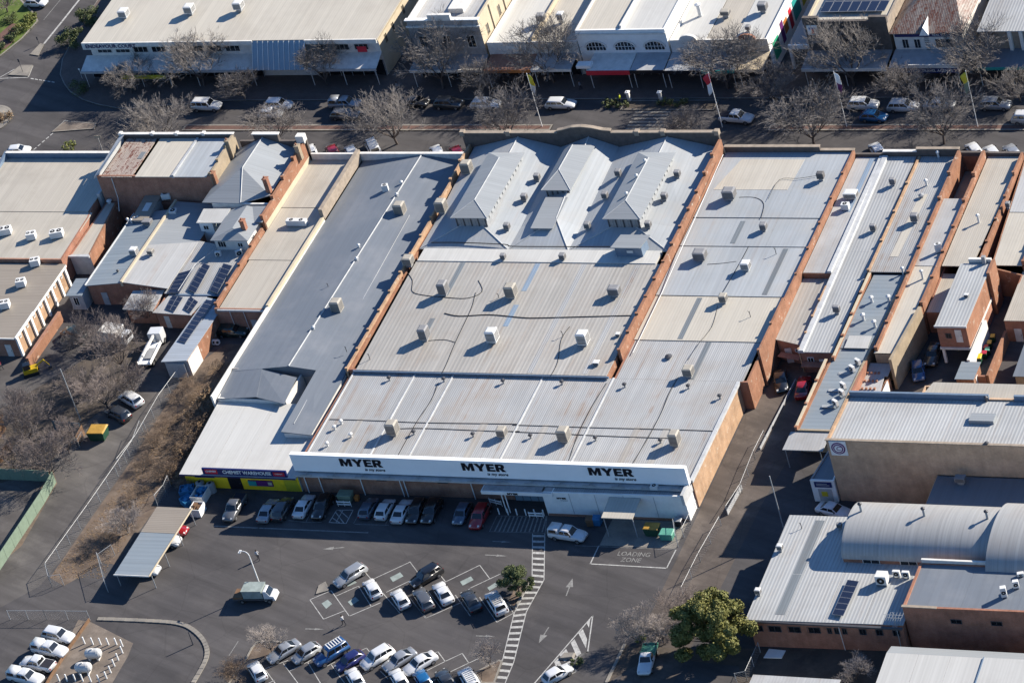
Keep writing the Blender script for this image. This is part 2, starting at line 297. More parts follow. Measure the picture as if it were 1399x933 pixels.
def text_mesh(txt, size, mat, bold=0., ext=.01, sx=1., shear=0.):
    cu_ = bpy.data.curves.new('text', 'FONT'); cu_.body = txt; cu_.size = size; cu_.extrude = ext; cu_.offset = bold; cu_.align_x = 'CENTER'; cu_.align_y = 'CENTER'; cu_.shear = shear; cu_.resolution_u = 2
    ob = bpy.data.objects.new('text', cu_); col.objects.link(ob)
    me = bpy.data.meshes.new_from_object(ob.evaluated_get(bpy.context.evaluated_depsgraph_get())); bpy.data.objects.remove(ob); bpy.data.curves.remove(cu_)
    for v in me.vertices: v.co.x *= sx
    me.materials.clear(); me.materials.append(MATS[mat]); return me
def text(name, txt, size, mat, pos, parent, rot=(math.pi/2, 0, 0), **k):
    o = link(name, text_mesh(txt, size, mat, **k), parent); p = V3(pos)-parent_world(parent); o.location = p; o.rotation_euler = rot; return o

# ------------------------------------------------------------------ building pieces
def roof(par, x0, x1, y0, y1, z, n, mat, th=.14, name='roof_sheet', along='x', gap=.012):
    """z: number or four corner heights sw, se, ne, nw; the field is laid in n strips, each an object"""
    if not isinstance(z, (tuple, list)): z = (z,)*4
    def H(u, v): return (z[0]*(1-u)+z[1]*u)*(1-v)+(z[3]*(1-u)+z[2]*u)*v
    for i in range(n):
        a, b = i/n, (i+1)/n
        q = [(a, 0), (b, 0), (b, 1), (a, 1)] if along == 'x' else [(0, a), (1, a), (1, b), (0, b)]
        g = gap if n > 1 else 0
        P = [Vector((x0+(x1-x0)*u, y0+(y1-y0)*v, H(u, v))) for u, v in q]
        if along == 'x': P[0].x += g; P[3].x += g
        else: P[0].y += g; P[1].y += g
        MB().hexa([p-Vector((0, 0, th)) for p in P], P).build(name, mat, par)
def roofq(par, P, mat, th=.12, name='roof_sheet', n=1):
    """a sloping sheet field given by four 3D corners, split in n strips from P0P3 to P1P2"""
    P = [V3(p) for p in P]; nn = (P[1]-P[0]).cross(P[2]-P[0]).normalized()
    if nn.z < 0: P = [P[1], P[0], P[3], P[2]]
    for i in range(n):
        a, b = i/n+(.002 if i else 0), (i+1)/n
        Q = [P[0].lerp(P[1], a), P[0].lerp(P[1], b), P[3].lerp(P[2], b), P[3].lerp(P[2], a)]
        MB().hexa([p-Vector((0, 0, th)) for p in Q], Q).build(name, mat, par)
def tri(par, P, mat, th=.12, name='roof_sheet'):
    P = [V3(p) for p in P]
    if (P[1]-P[0]).cross(P[2]-P[0]).z < 0: P = P[::-1]
    B = [p-Vector((0, 0, th)) for p in P]
    MB().raw(B+P, [(2, 1, 0), (3, 4, 5), (0, 1, 4, 3), (1, 2, 5, 4), (2, 0, 3, 5)]).build(name, mat, par)
def ring(par, pts, z0, zt, mats, th=.25, name='wall'):
    """closed wall round a plan polygon (counter-clockwise); zt per corner or one number; mats one per edge or one"""
    n = len(pts); zt = [zt]*n if isinstance(zt, (int, float)) else zt
    ml = [mats] if isinstance(mats, str) else list(dict.fromkeys(mats)); idx = [0]*n if isinstance(mats, str) else [ml.index(m) for m in mats]
    inn = []
    for i in range(n):
        p, a, b = V3(pts[i]), V3(pts[i-1]), V3(pts[(i+1) % n]); d1 = (p-a).normalized(); d2 = (b-p).normalized()
        n1 = Vector((-d1.y, d1.x, 0)); n2 = Vector((-d2.y, d2.x, 0)); bis = (n1+n2).normalized(); inn.append(p+bis*(th/max(.3, bis.dot(n1))))
    m = MB()
    for i in range(n):
        j = (i+1) % n; A, B, a, b = pts[i], pts[j], inn[i], inn[j]; zi, zj = zt[i], zt[j]
        m.face([(A[0], A[1], z0), (B[0], B[1], z0), (B[0], B[1], zj), (A[0], A[1], zi)], idx[i])
        m.face([(b.x, b.y, z0), (a.x, a.y, z0), (a.x, a.y, zi), (b.x, b.y, zj)], idx[i])
        m.face([(A[0], A[1], zi), (B[0], B[1], zj), (b.x, b.y, zj), (a.x, a.y, zi)], idx[i])
    return m.build(name, ml, par)
def rect(x0, y0, x1, y1): return [(x0, y0), (x1, y0), (x1, y1), (x0, y1)]
def steps(par, x, y0, y1, zs, mat, th=.3, cap=None, z0=0., name='fire_wall'):
    """brick party wall along the depth of the row, its top stepping down with the roofs"""
    n = len(zs); m = MB(); k = MB()
    for i, zz in enumerate(zs):
        a, b = y0+(y1-y0)*i/n, y0+(y1-y0)*(i+1)/n
        lo, hi = min(a, b), max(a, b)
        m.box(x-th/2, lo+(.0 if i else 0), z0, x+th/2, hi, zz)
        if cap: k.box(x-th/2-.04, lo+.02, zz, x+th/2+.04, hi-.02, zz+.07)
        nb = .16
        m.box(x-th/2-.05, lo, zz-.02, x+th/2+.05, lo+.35, zz+nb)
    w = m.build(name, mat, par)
    if cap: k.build('coping', cap, w)
    return w
def wallbox(par, name, x0, y0, z0, x1, y1, z1, mat, **k): return MB().box(x0, y0, z0, x1, y1, z1).build(name, mat, par, **k)
def window(par, c, w, h, n=(0, -1), frame='white_paint', pane='glass', d=.06, name='window', mull=1):
    """window set on a wall; c centre, n outward direction"""
    n = V3((n[0], n[1], 0)).normalized(); t = Vector((-n.y, n.x, 0)); c = V3(c); up = Vector((0, 0, 1))
    def bx(m, a0, a1, b0, b1, d0, d1, mi=0):
        P = lambda a, b, dd: c+t*a+up*b+n*dd
        b_ = [P(a0, b0, d0), P(a1, b0, d0), P(a1, b0, d1), P(a0, b0, d1)]; t_ = [P(a0, b1, d0), P(a1, b1, d0), P(a1, b1, d1), P(a0, b1, d1)]
        m.hexa(b_, t_, mi)
    m = MB(); f = .07
    bx(m, -w/2, w/2, -h/2, -h/2+f, -.02, d); bx(m, -w/2, w/2, h/2-f, h/2, -.02, d); bx(m, -w/2, -w/2+f, -h/2+f, h/2-f, -.02, d); bx(m, w/2-f, w/2, -h/2+f, h/2-f, -.02, d)
    for k in range(mull): 
        q = -w/2+w*(k+1)/(mull+1); bx(m, q-.025, q+.025, -h/2+f, h/2-f, -.02, d-.01)
    o = m.build(name, frame, par)
    g = MB(); bx(g, -w/2+f, w/2-f, -h/2+f, h/2-f, -.02, .02); g.build('pane', pane, o)
    return o
def door(par, c, w, h, n=(0, -1), mat='grey_paint'):
    n = V3((n[0], n[1], 0)).normalized(); t = Vector((-n.y, n.x, 0)); c = V3(c)
    def q(a, zz, d): return c+t*a+Vector((0, 0, zz))+n*d
    o = MB().hexa([q(-w/2, 0, -.02), q(w/2, 0, -.02), q(w/2, 0, .05), q(-w/2, 0, .05)], [q(-w/2, h, -.02), q(w/2, h, -.02), q(w/2, h, .05), q(-w/2, h, .05)]).build('door', mat, par)
    MB().hexa([q(w*.33, 1, .05), q(w*.4, 1, .05), q(w*.4, 1, .1), q(w*.33, 1, .1)], [q(w*.33, 1.15, .05), q(w*.4, 1.15, .05), q(w*.4, 1.15, .1), q(w*.33, 1.15, .1)]).build('handle', 'metal_dark', o)
    return o
# ------------------------------------------------------------------ roof plant
CACHE = {}
def cached(key, fn):
    if key not in CACHE: CACHE[key] = fn()
    return CACHE[key]
def put(name, key, fn, parent): return link(name, cached(key, fn), parent)
COOL = 'evaporative coolers on the roofs'
def cooler(v, x, y, z, label, sx=1.45, sy=1.4, sz=1.75, c='cooler_beige', stand=.4, rz=0., group=COOL):
    if callable(z):
        zf = z
        for _ in range(4): p = U(v, x, y, (z if not callable(z) else 5.6)+stand+sz*.5); z = zf(p)
    p = U(v, x, y, z+stand+sz*.5); t = thing('evaporative_cooler', label, 'air cooler', (p.x, p.y, z), rz, group); k = (sx, sy, sz, c, stand)
    put('body', ('cb',)+k, lambda: MB().box(-sx/2, -sy/2, stand, sx/2, sy/2, stand+sz*.92).mesh('body', [c], bevel=.03), t)
    put('lid', ('cl',)+k, lambda: MB().hexa([(-sx/2-.03, -sy/2-.03, stand+sz*.92), (sx/2+.03, -sy/2-.03, stand+sz*.92), (sx/2+.03, sy/2+.03, stand+sz*.92), (-sx/2-.03, sy/2+.03, stand+sz*.92)], [(-sx*.38, -sy*.38, stand+sz), (sx*.38, -sy*.38, stand+sz), (sx*.38, sy*.38, stand+sz), (-sx*.38, sy*.38, stand+sz)]).mesh('lid', [c]), t)
    def lou(side):
        m = MB(); n = 6
        for i in range(n):
            za = stand+sz*(.12+.76*i/n); zb = za+sz*.07
            if side == 0: m.hexa([(-sx*.42, -sy/2-.03, za), (sx*.42, -sy/2-.03, za), (sx*.42, -sy/2+.01, za), (-sx*.42, -sy/2+.01, za)], [(-sx*.42, -sy/2-.01, zb), (sx*.42, -sy/2-.01, zb), (sx*.42, -sy/2+.01, zb), (-sx*.42, -sy/2+.01, zb)])
            else: m.hexa([(sx/2-.01, -sy*.42, za), (sx/2+.03, -sy*.42, za), (sx/2+.03, sy*.42, za), (sx/2-.01, sy*.42, za)], [(sx/2-.01, -sy*.42, zb), (sx/2+.01, -sy*.42, zb), (sx/2+.01, sy*.42, zb), (sx/2-.01, sy*.42, zb)])
        return m.mesh('louvre', ['louvre_dark'])
    put('louvre', ('c0',)+k, lambda: lou(0), t); put('louvre', ('c1',)+k, lambda: lou(1), t)
    put('duct', ('cd',)+k, lambda: MB().box(-sx*.3, -sy*.3, -.15, sx*.3, sy*.3, stand+.01).mesh('duct', ['metal_grey']), t)
    return t
def condenser(v, x, y, z, label, w=.95, d=.4, h=.85, rz=0., fans=1, top=False, name='air_conditioner', group='air conditioners on the roofs'):
    p = U(v, x, y, z+.15+h*.5); t = thing(name, label, 'air conditioner', (p.x, p.y, z), rz, group); k = (w, d, h, fans, top)
    put('case', ('kb',)+k, lambda: MB().box(-w/2, -d/2, .15, w/2, d/2, .15+h).mesh('case', ['unit_white'], bevel=.03), t)
    for i in range(fans):
        q = -w/2+w*(i+.5)/fans; r = min(w/fans, d if top else h)*.38
        put('fan', ('kf', i)+k, lambda: (MB().tube((q, 0, .13+h), (q, 0, .17+h), r, 14) if top else MB().tube((q, -d/2+.02, .15+h*.5), (q, -d/2-.025, .15+h*.5), r, 14)).mesh('fan', ['fan_black']), t)
        put('fan', ('kh', i)+k, lambda: (MB().tube((q, 0, .17+h), (q, 0, .185+h), r*.3, 8) if top else MB().tube((q, -d/2-.02, .15+h*.5), (q, -d/2-.035, .15+h*.5), r*.3, 8)).mesh('fan', ['unit_white']), t)
    put('stand', ('ks',)+k, lambda: MB().box(-w/2+.05, -d/2, -.08, -w/2+.12, d/2, .16).box(w/2-.12, -d/2, -.08, w/2-.05, d/2, .16).mesh('stand', ['metal_grey']), t)
    return t
def whirly(v, x, y, z, label, c='metal_dark', s=1., group='spinning roof vents'):
    p = U(v, x, y, z+.45*s); t = thing('roof_vent', label, 'roof vent', (p.x, p.y, z), 0, group)
    put('stem', ('ws', c, s), lambda: MB().tube((0, 0, -.1), (0, 0, .4*s), .14*s, 10).mesh('stem', ['metal_grey' if c != 'unit_white' else c]), t)
    def head():
        m = MB(); R_ = [(.0, .10), (.1, .24), (.22, .30), (.34, .24), (.42, .06)]
        for (z0, r0), (z1, r1) in zip(R_, R_[1:]): m.tube((0, 0, .36*s+z0*s), (0, 0, .36*s+z1*s), r0*s, 12, r1*s)
        for k in range(10):
            a = k*math.pi/5; m.bar((.29*s*math.cos(a), .29*s*math.sin(a), .42*s), (.31*s*math.cos(a+.2), .31*s*math.sin(a+.2), .68*s), .02, .03)
        return m.mesh('turbine', [c])
    put('turbine', ('wh', c, s), head, t); return t
def flue(v, x, y, z, label, h=1.1, r=.13, c='galv', group='pipe vents on the roofs'):
    p = U(v, x, y, z+h*.5); t = thing('flue', label, 'flue', (p.x, p.y, z), 0, group)
    put('pipe', ('fp', h, r, c), lambda: MB().tube((0, 0, -.2), (0, 0, h), r, 10).mesh('pipe', [c]), t)
    put('cowl', ('fc', h, r, c), lambda: MB().tube((0, 0, h), (0, 0, h+.12), r*1.7, 10, r*1.7).tube((0, 0, h+.12), (0, 0, h+.3), r*1.7, 10, r*.3).mesh('cowl', ['metal_dark' if c == 'galv' else c]), t)
    return t
def antenna(v, x, y, z, label, h=1.4):
    p = U(v, x, y, z); t = thing('roof_vent_pipe', label, 'vent pipe', (p.x, p.y, z), 0, 'thin vent pipes on the roofs')
    put('pipe', ('ap', h), lambda: MB().tube((0, 0, -.1), (0, 0, h), .05, 6).mesh('pipe', ['metal_dark']), t)
    put('bracket', ('ab', h), lambda: MB().bar((0, 0, h*.8), (-.25, .1, h*.95), .05, .05).mesh('bracket', ['metal_dark']), t); return t
def cable(label, v, pts, z, r=.04):
    P = [(UZ if callable(z) else U)(v, *p, z) if len(p) == 2 else (UZ if callable(z) else U)(p[2], p[0], p[1], z) for p in pts]
    Q = []
    for i in range(len(P)-1):
        a = P[max(i-1, 0)]; b = P[i]; c = P[i+1]; d = P[min(i+2, len(P)-1)]
        for k in range(4):
            t = k/4; Q.append(.5*((2*b)+(c-a)*t+(2*a-5*b+4*c-d)*t*t+(3*b-a-3*c+d)*t**3))
    Q.append(P[-1]); Q = [q+Vector((0, 0, .04)) for q in Q]
    return tag(MB().path(Q, r, 4).build('conduit', 'cable'), label, 'cable', 'conduits lying on the roofs')
def panel(par, P, n, m, name='solar_panel', lift=.12):
    """solar array of n x m panels over the quad P (p0->p1 = n side)"""
    P = [V3(p)+Vector((0, 0, lift)) for p in P]
    for i in range(n):
        for j in range(m):
            def B(u, v): return P[0].lerp(P[1], u).lerp(P[3].lerp(P[2], u), v)
            e = .02
            Q = [B((i+a)/n, (j+b)/m) for a, b in ((e, e), (1-e, e), (1-e, 1-e), (e, 1-e))]
            if (Q[1]-Q[0]).cross(Q[3]-Q[0]).z < 0: Q = Q[::-1]
            up = Vector((0, 0, .05))
            o = MB().hexa([q-up for q in Q], Q).build(name, 'solar_frame', par)
            c_ = sum(Q, Vector())/4; I = [c_+(q-c_)*.94+Vector((0, 0, .004)) for q in Q]
            D = [q-Vector((0, 0, .003)) for q in I]
            MB().hexa(D, I).build('cells', 'solar_cell', o)

# ------------------------------------------------------------------ cars
CARS = dict(
 sedan=dict(L=4.7, W=1.82, H=1.45, b=.95, ws=.98, rf=.28, rr=-.95, rb=-1.7, zt=.97), hatch=dict(L=4.1, W=1.75, H=1.48, b=.95, ws=1.0, rf=.3, rr=-1.3, rb=-1.85, zt=.92),
 wagon=dict(L=4.8, W=1.82, H=1.5, b=.97, ws=1.0, rf=.35, rr=-1.85, rb=-2.2, zt=.95), suv=dict(L=4.65, W=1.86, H=1.68, b=1.06, ws=1.05, rf=.4, rr=-1.75, rb=-2.15, zt=1.03),
 fourwd=dict(L=4.9, W=1.92, H=1.88, b=1.16, ws=1.0, rf=.5, rr=-2.15, rb=-2.35, zt=1.12), ute=dict(L=5.25, W=1.86, H=1.78, b=1.12, ws=1.15, rf=.55, rr=-.65, rb=-.85, zt=1.1),
 canopy=dict(L=5.25, W=1.86, H=1.78, b=1.12, ws=1.15, rf=.55, rr=-.6, rb=-.85, zt=1.1), tray=dict(L=5.2, W=1.84, H=1.72, b=1.06, ws=1.0, rf=.45, rr=-.25, rb=-.4, zt=.75),
 van=dict(L=4.9, W=1.85, H=1.98, b=1.2, ws=1.55, rf=.9, rr=-2.2, rb=-2.38, zt=1.1))
def car_meshes(kind):
    P = CARS[kind]; L, W, H, b, ws, rf, rr, rb, zt = (P[k] for k in 'L W H b ws rf rr rb zt'.split()); w = W/2
    m = MB(); hi = .08 if kind in ('fourwd', 'ute', 'canopy', 'tray') else 0
    st = [(L/2, b*.60, .74), (L/2-.10, b*.70, .88), (L/2-.38, b*.80, .97), (L/2-.85, b*.90, 1.), (ws, b*.975, 1.), (.2, b, 1.), (rb, b, 1.), (-L/2+.32, (b+zt)/2 if kind != 'tray' else b*.7, .985), (-L/2+.10, zt*.95 if kind != 'tray' else b*.66, .95), (-L/2, zt*.84 if kind != 'tray' else b*.6, .86)]
    if kind == 'tray': st = [s for s in st if s[0] > rb-.05] + [(-.55, b*.62, .9), (-L/2, b*.6, .9)]
    rings = []
    for x, zt_, ww in st:
        z0 = .24+hi+(.06 if abs(x) > L/2-.15 else 0)
        rings.append([(x, -w*ww*.90, z0), (x, -w*ww, z0+.18), (x, -w*ww*1.0, zt_-.14), (x, -w*ww*.90, zt_), (x, w*ww*.90, zt_), (x, w*ww*1.0, zt_-.14), (x, w*ww, z0+.18), (x, w*ww*.90, z0)])
    vs = [p for r in rings for p in r]; fs = []
    for i in range(len(rings)-1):
        for k in range(8): fs.append([8*i+k, 8*i+(k+1) % 8, 8*(i+1)+(k+1) % 8, 8*(i+1)+k])
    fs += [[7, 6, 5, 4, 3, 2, 1, 0], [8*(len(rings)-1)+k for k in range(8)]]
    m.raw(vs, fs)
    ra = [(ws, w*.90, b*.96), (rf+.06, w*.76, H-.12), (rf-.10, w*.69, H-.02), (rf-.3, w*.6, H)]; rc = [(rb, b*.98), (rr-.05, H-.12), (rr+.1, H-.02), (rr+.3, H)]
    gr = []
    for (xa, hw, z0), (xc, z1) in zip(ra, rc): gr.append([(xa, -hw, z0), (xa, hw, z0), (xc, hw, z1), (xc, -hw, z1)])
    vs = [p for r in gr for p in r]; fs = [[4*i+k, 4*i+(k+1) % 4, 4*(i+1)+(k+1) % 4, 4*(i+1)+k] for i in range(3) for k in range(4)]+[[12, 13, 14, 15]]
    m.raw(vs, fs)
    ins = MB()
    if kind == 'canopy':
        m.hexa([(-2.55, -w*.93, 1.08), (-.95, -w*.93, 1.08), (-.95, w*.93, 1.08), (-2.55, w*.93, 1.08)], [(-2.45, -w*.78, 1.76), (-1.0, -w*.78, 1.78), (-1.0, w*.78, 1.78), (-2.45, w*.78, 1.76)])
    out = {}
    if kind == 'ute':
        ins.box(-2.5, -w*.84, 1.0, -.98, w*.84, 1.125); out['tub_liner'] = (ins, 'cloth_dark')
    if kind == 'tray':
        ins.box(-2.62, -.95, .82, -.5, .95, .90).box(-2.62, -.95, .9, -2.57, .95, 1.12).box(-2.57, -.95, .9, -.5, -.9, 1.12).box(-2.57, .9, .9, -.5, .95, 1.12).box(-.56, -.9, .9, -.5, .9, 1.5); out['tray_bed'] = (ins, 'galv')
    body = m.mesh('body', ['paint_white'])
    bm = bmesh.new(); bm.from_mesh(body); bmesh.ops.recalc_face_normals(bm, faces=bm.faces); bm.to_mesh(body); bm.free(); body.shade_smooth()
    def glass(a, b_, c_, d_, e=.09, off=.012, e2=None):
        a, b_, c_, d_ = map(V3, (a, b_, c_, d_)); e2 = e if e2 is None else e2
        f = lambda u, v: a.lerp(b_, u).lerp(d_.lerp(c_, u), v)
        Q = [f(e, e2), f(1-e, e2), f(1-e, 1-e2*.6), f(e, 1-e2*.6)]; n = (Q[1]-Q[0]).cross(Q[3]-Q[0]).normalized()
        ctr = Vector((0, 0, .9))
        if n.dot(sum(Q, Vector())/4-ctr) < 0: n = -n
        g = MB(); g.hexa([q-n*.02 for q in Q], [q+n*off for q in Q]); return g
    g0, g1 = gr[0], gr[1]
    out['windscreen'] = (glass(g0[0], g0[1], g1[1], g1[0], .07), 'glass')
    if kind not in ('canopy',): out['rear_window'] = (glass(g0[3], g0[2], g1[2], g1[3], .1), 'glass')
    sw = []
    for side in (0, 1):
        A0, B0, A1, B1 = ((g0[0], g0[3], g1[0], g1[3]), (g0[1], g0[2], g1[1], g1[2]))[side]
        A0, B0, A1, B1 = map(V3, (A0, B0, A1, B1))
        cuts = {'tray': [(0.03, 1)], 'ute': [(.03, .55), (.55, 1)], 'canopy': [(.03, .55), (.55, 1)], 'sedan': [(.03, .5), (.5, .97)], 'hatch': [(.03, .52), (.52, .97)]}.get(kind, [(.03, .38), (.38, .70), (.70, .98)])
        for u0, u1 in cuts: sw.append(glass(A0.lerp(B0, u0), A0.lerp(B0, u1), A1.lerp(B1, u1), A1.lerp(B1, u0), .05, .012, .12))
        if kind == 'canopy':
            s_ = -1 if side == 0 else 1
            sw.append(glass((-2.5, s_*w*.93, 1.1), (-1.0, s_*w*.93, 1.1), (-1.05, s_*w*.785, 1.76), (-2.4, s_*w*.785, 1.75), .12, .012, .25))
    wr = .36 if hi else .32
    def wheel():
        q = MB().tube((0, -.11, 0), (0, .11, 0), wr, 18); q.tube((0, .105, 0), (0, .125, 0), wr*.66, 14, mi=1); q.tube((0, -.125, 0), (0, -.105, 0), wr*.66, 14, mi=1); return q.mesh('wheel', ['tyre', 'rim'])
    wm = wheel(); wx = (L/2-.85, -L/2+(.95 if kind not in ('ute', 'canopy', 'tray') else 1.05))
    wheels = [(x, s_*(w-.10), wr) for x in wx for s_ in (-1, 1)]
    hl = MB().hexa([(L/2-.30, -.0, b*.60), (L/2-.02, 0, b*.55), (L/2-.02, .26, b*.55), (L/2-.30, .26, b*.60)], [(L/2-.32, 0, b*.80), (L/2-.08, 0, b*.70), (L/2-.10, .24, b*.70), (L/2-.32, .26, b*.80)])
    tl = MB().box(-L/2-.005, 0, b*.62, -L/2+.25, .2, b*.86)
    mi = MB().box(ws-.32, 0, b*.98, ws-.2, .2, b*.98+.13)
    out2 = {k: (m_.mesh(k, [mt]), mt) for k, (m_, mt) in out.items()}
    rack = None
    if kind == 'fourwd':
        rk = MB()
        for i in range(6): rk.bar((rf-.35-i*.38, -w*.62, H+.10), (rf-.35-i*.38, w*.62, H+.10), .14, .03)
        for s_ in (-1, 1): rk.bar((rf-.25, s_*w*.62, H+.07), (rr+.1, s_*w*.62, H+.07), .05, .06)
        rack = rk.mesh('roof_rack', ['metal_dark'])
    return dict(body=body, parts=out2, side=[g.mesh('side_window', ['glass']) for g in sw], wheel=wm, wheels=wheels, hl=hl.mesh('headlight', ['lamp_white']), tl=tl.mesh('tail_light', ['lamp_red']), mir=mi.mesh('mirror', ['fan_black']), w=w, L=L, rack=rack, b=b)
def car(kind, colr, p, ang, label, group, rack=None, tray=None, z=0., name=None):
    M_ = cached(('car', kind), lambda: car_meshes(kind))
    nm = name or {'ute': 'parked_ute', 'canopy': 'parked_ute', 'tray': 'parked_ute', 'van': 'parked_van'}.get(kind, 'parked_car')
    t = thing(nm, label, 'ute' if kind in ('ute', 'canopy', 'tray') else ('van' if kind == 'van' else 'car'), (p[0], p[1], z), ang, group)
    def bd():
        b = M_['body'].copy(); b.materials.clear(); b.materials.append(MATS['paint_'+colr]); return b
    link('body', cached(('bd', kind, colr), bd), t)
    for k, (me, mt) in M_['parts'].items():
        if k == 'tray_bed' and tray:
            me = cached(('tray', tray), lambda: me.copy()); me.materials.clear(); me.materials.append(MATS[tray])
        link(k, me, t)
    for me in M_['side']: link('side_window', me, t)
    for wx in M_['wheels']: link('wheel', M_['wheel'], t, wx)
    for s_ in (-1, 1):
        link('headlight', M_['hl'], t, (0, M_['w']*.62*s_-.12, 0)); link('tail_light', M_['tl'], t, (0, M_['w']*.72*s_-.1, 0)); link('mirror', M_['mir'], t, (0, M_['w']*.98*s_-.1, 0))
    if rack and M_['rack']: 
        def rk():
            r = M_['rack'].copy(); r.materials.clear(); r.materials.append(MATS[rack]); return r
        link('roof_rack', cached(('rk', kind, rack), rk), t)
    return t
def carp(kind, colr, v, x, y, hx, hy, label, group, **k):
    """centre of the car in a view of the photograph and the way its nose points there"""
    a = U(v, x, y, .75); b = U(v, x+hx, y+hy, .75); return car(kind, colr, a, math.atan2(b.y-a.y, b.x-a.x), label, group, **k)

# ------------------------------------------------------------------ trees
def bare_meshes(seed, h, spread, nl=8, depth=5, mats=('bark', 'twig'), up=.16, tr=.15, trunk=.16, dens=1.0):
    R = random.Random(seed); T = MB(); K = []
    def grow(p, d, ln, r, dep):
        segs = 3 if dep < 2 else 2; q = p
        for i in range(segs):
            d = (d+Vector((R.gauss(0, .13), R.gauss(0, .13), R.gauss(0, .10)+up*.45))).normalized(); n = q+d*(ln/segs); r2 = r*(.86 if dep < depth else .7)
            if dep <= 1: T.tube(q, n, r, 6, r2, cap=False)
            else: K.append((q, n, r, r2))
            if dep >= 1 and dep < depth and R.random() < .97*dens: side(n, d, ln, r2, dep)
            q, r = n, r2
        if dep < depth:
            for i in range(2 if dep > 2 else 3): side(q, d, ln, r, dep, True)
    def side(q, d, ln, r, dep, tip=False):
        a = d.orthogonal().normalized(); a.rotate(Matrix.Rotation(R.uniform(0, 6.28), 3, d)); ang = R.uniform(.28, .85)
        nd = (d*math.cos(ang)+a*math.sin(ang)).normalized(); nd.z += up*.3; nd.normalize()
        grow(q, nd, ln*R.uniform(.52, .74), max(r*.62, .0165), dep+1)
    p = Vector((0, 0, -.2)); th = h*trunk
    T.tube(p, (0.02*h, 0, th), tr, 8, tr*.8, cap=False)
    for i in range(nl):
        a = 2*math.pi*(i+R.uniform(-.3, .3))/nl; tl = R.uniform(.45, 1.0)*spread
        d = Vector((math.cos(a)*tl, math.sin(a)*tl, R.uniform(.75, 1.15))).normalized()
        grow(Vector((.02*h, 0, th*R.uniform(.8, 1.0))), d, h*.36*R.uniform(.85, 1.15), tr*.55, 1)
    vs = []; fs = []
    for a, b, r, r2 in K:
        d = (b-a).normalized(); o = d.orthogonal().normalized(); c = d.cross(o); i = len(vs)
        for (pp, rr_) in ((a, r), (b, r2)):
            for k in range(3): vs.append(tuple(pp+(o*math.cos(k*2.094)+c*math.sin(k*2.094))*rr_))
        for k in range(3): fs.append((i+k, i+(k+1) % 3, i+3+(k+1) % 3, i+3+k))
    cm = bpy.data.meshes.new('crown'); cm.from_pydata(vs, [], fs); cm.materials.append(MATS[mats[1]])
    mz = max(v[2] for v in vs); mr = sorted(math.hypot(v[0], v[1]) for v in vs)[int(len(vs)*.97)]
    return T.mesh('trunk', [mats[0]]), cm, mz, mr
def bare_tree(p, h, rad, var, label, group, name='bare_tree', cat='tree', **k):
    key = ('tree', var, k.get('spread', .8), k.get('mats'), k.get('depth'), k.get('nl'))
    tm, cm, mz, mr = cached(key, lambda: bare_meshes(var, 8.0, **{'spread': .8, **k}))
    t = thing(name, label, cat, (p[0], p[1], 0), (var*1.7+p[0]*.37) % 6.28, group); s = (rad/mr, rad/mr, h/mz)
    for n, me in (('trunk', tm), ('crown', cm)): link(n, me, t).scale = s
    return t
def leafy(seed, n, lobes, size, mat, name='crown'):
    R = random.Random(seed); vs = []; fs = []
    for i in range(n):
        c, r = R.choice(lobes); d = Vector((R.gauss(0, 1), R.gauss(0, 1), R.gauss(0, 1))).normalized(); q = V3(c)+Vector((d.x*r[0], d.y*r[0], d.z*r[1]))*(R.random()**.5)*1.1
        nrm = (d+Vector((R.gauss(0, .6), R.gauss(0, .6), R.gauss(0, .6)))).normalized(); a = nrm.orthogonal().normalized(); a.rotate(Matrix.Rotation(R.uniform(0, 6.28), 3, nrm)); b = nrm.cross(a); s = size*R.uniform(.6, 1.3); j = len(vs)
        for u, v in ((-1, -.1), (0, -.5), (1, .1), (0, .5)): vs.append(tuple(q+a*(u*s)+b*(v*s)))
        fs.append((j, j+1, j+2, j+3))
    me = bpy.data.meshes.new(name); me.from_pydata(vs, [], fs); me.materials.append(MATS[mat]); return me
def block_letters(word, h, ext, mat):
    G_ = {'M': (1.36, [[(0, 0), (0, 1), (.42, 1), (.68, .45), (.94, 1), (1.36, 1), (1.36, 0), (1.02, 0), (1.02, .60), (.75, 0), (.61, 0), (.34, .60), (.34, 0)]]), 'Y': (1.3, [[(.48, 0), (.48, .38), (0, 1), (.42, 1), (.66, .66), (.9, 1), (1.3, 1), (.84, .38), (.84, 0)]]),
     'E': (.95, [[(0, 0), (0, 1), (.92, 1), (.92, .78), (.36, .78), (.36, .61), (.85, .61), (.85, .40), (.36, .40), (.36, .22), (.95, .22), (.95, 0)]]),
     'R': (1.1, [[(0, 0), (.36, 0), (.36, 1), (0, 1)], [(.36, .79), (.6, .79), (.7, 1), (.36, 1)], [(.6, .79), (.66, .68), (.6, .57), (.78, .40), (.95, .48), (1.02, .7), (.95, .92), (.7, 1)], [(.36, .36), (.44, .36), (.78, .40), (.6, .57), (.36, .57)], [(.44, .36), (.68, 0), (1.1, 0), (.78, .40)]])}
    gap = .09; tw = sum(G_[c][0] for c in word)+gap*(len(word)-1); m = MB(); x = -tw/2
    for c in word:
        for pl in G_[c][1]: m.prism([((x+p[0])*h, (p[1]-.5)*h) for p in pl], 0, ext)
        x += G_[c][0]+gap
    return m.mesh('letters', [mat])
def letters(word, h, mat, pos, parent, ext=.05):
    o = link('sign_lettering', cached(('bl', word, h, mat), lambda: block_letters(word, h, ext, mat)), parent); o.location = V3(pos)-parent_world(parent); o.rotation_euler = (math.pi/2, 0, 0); return o
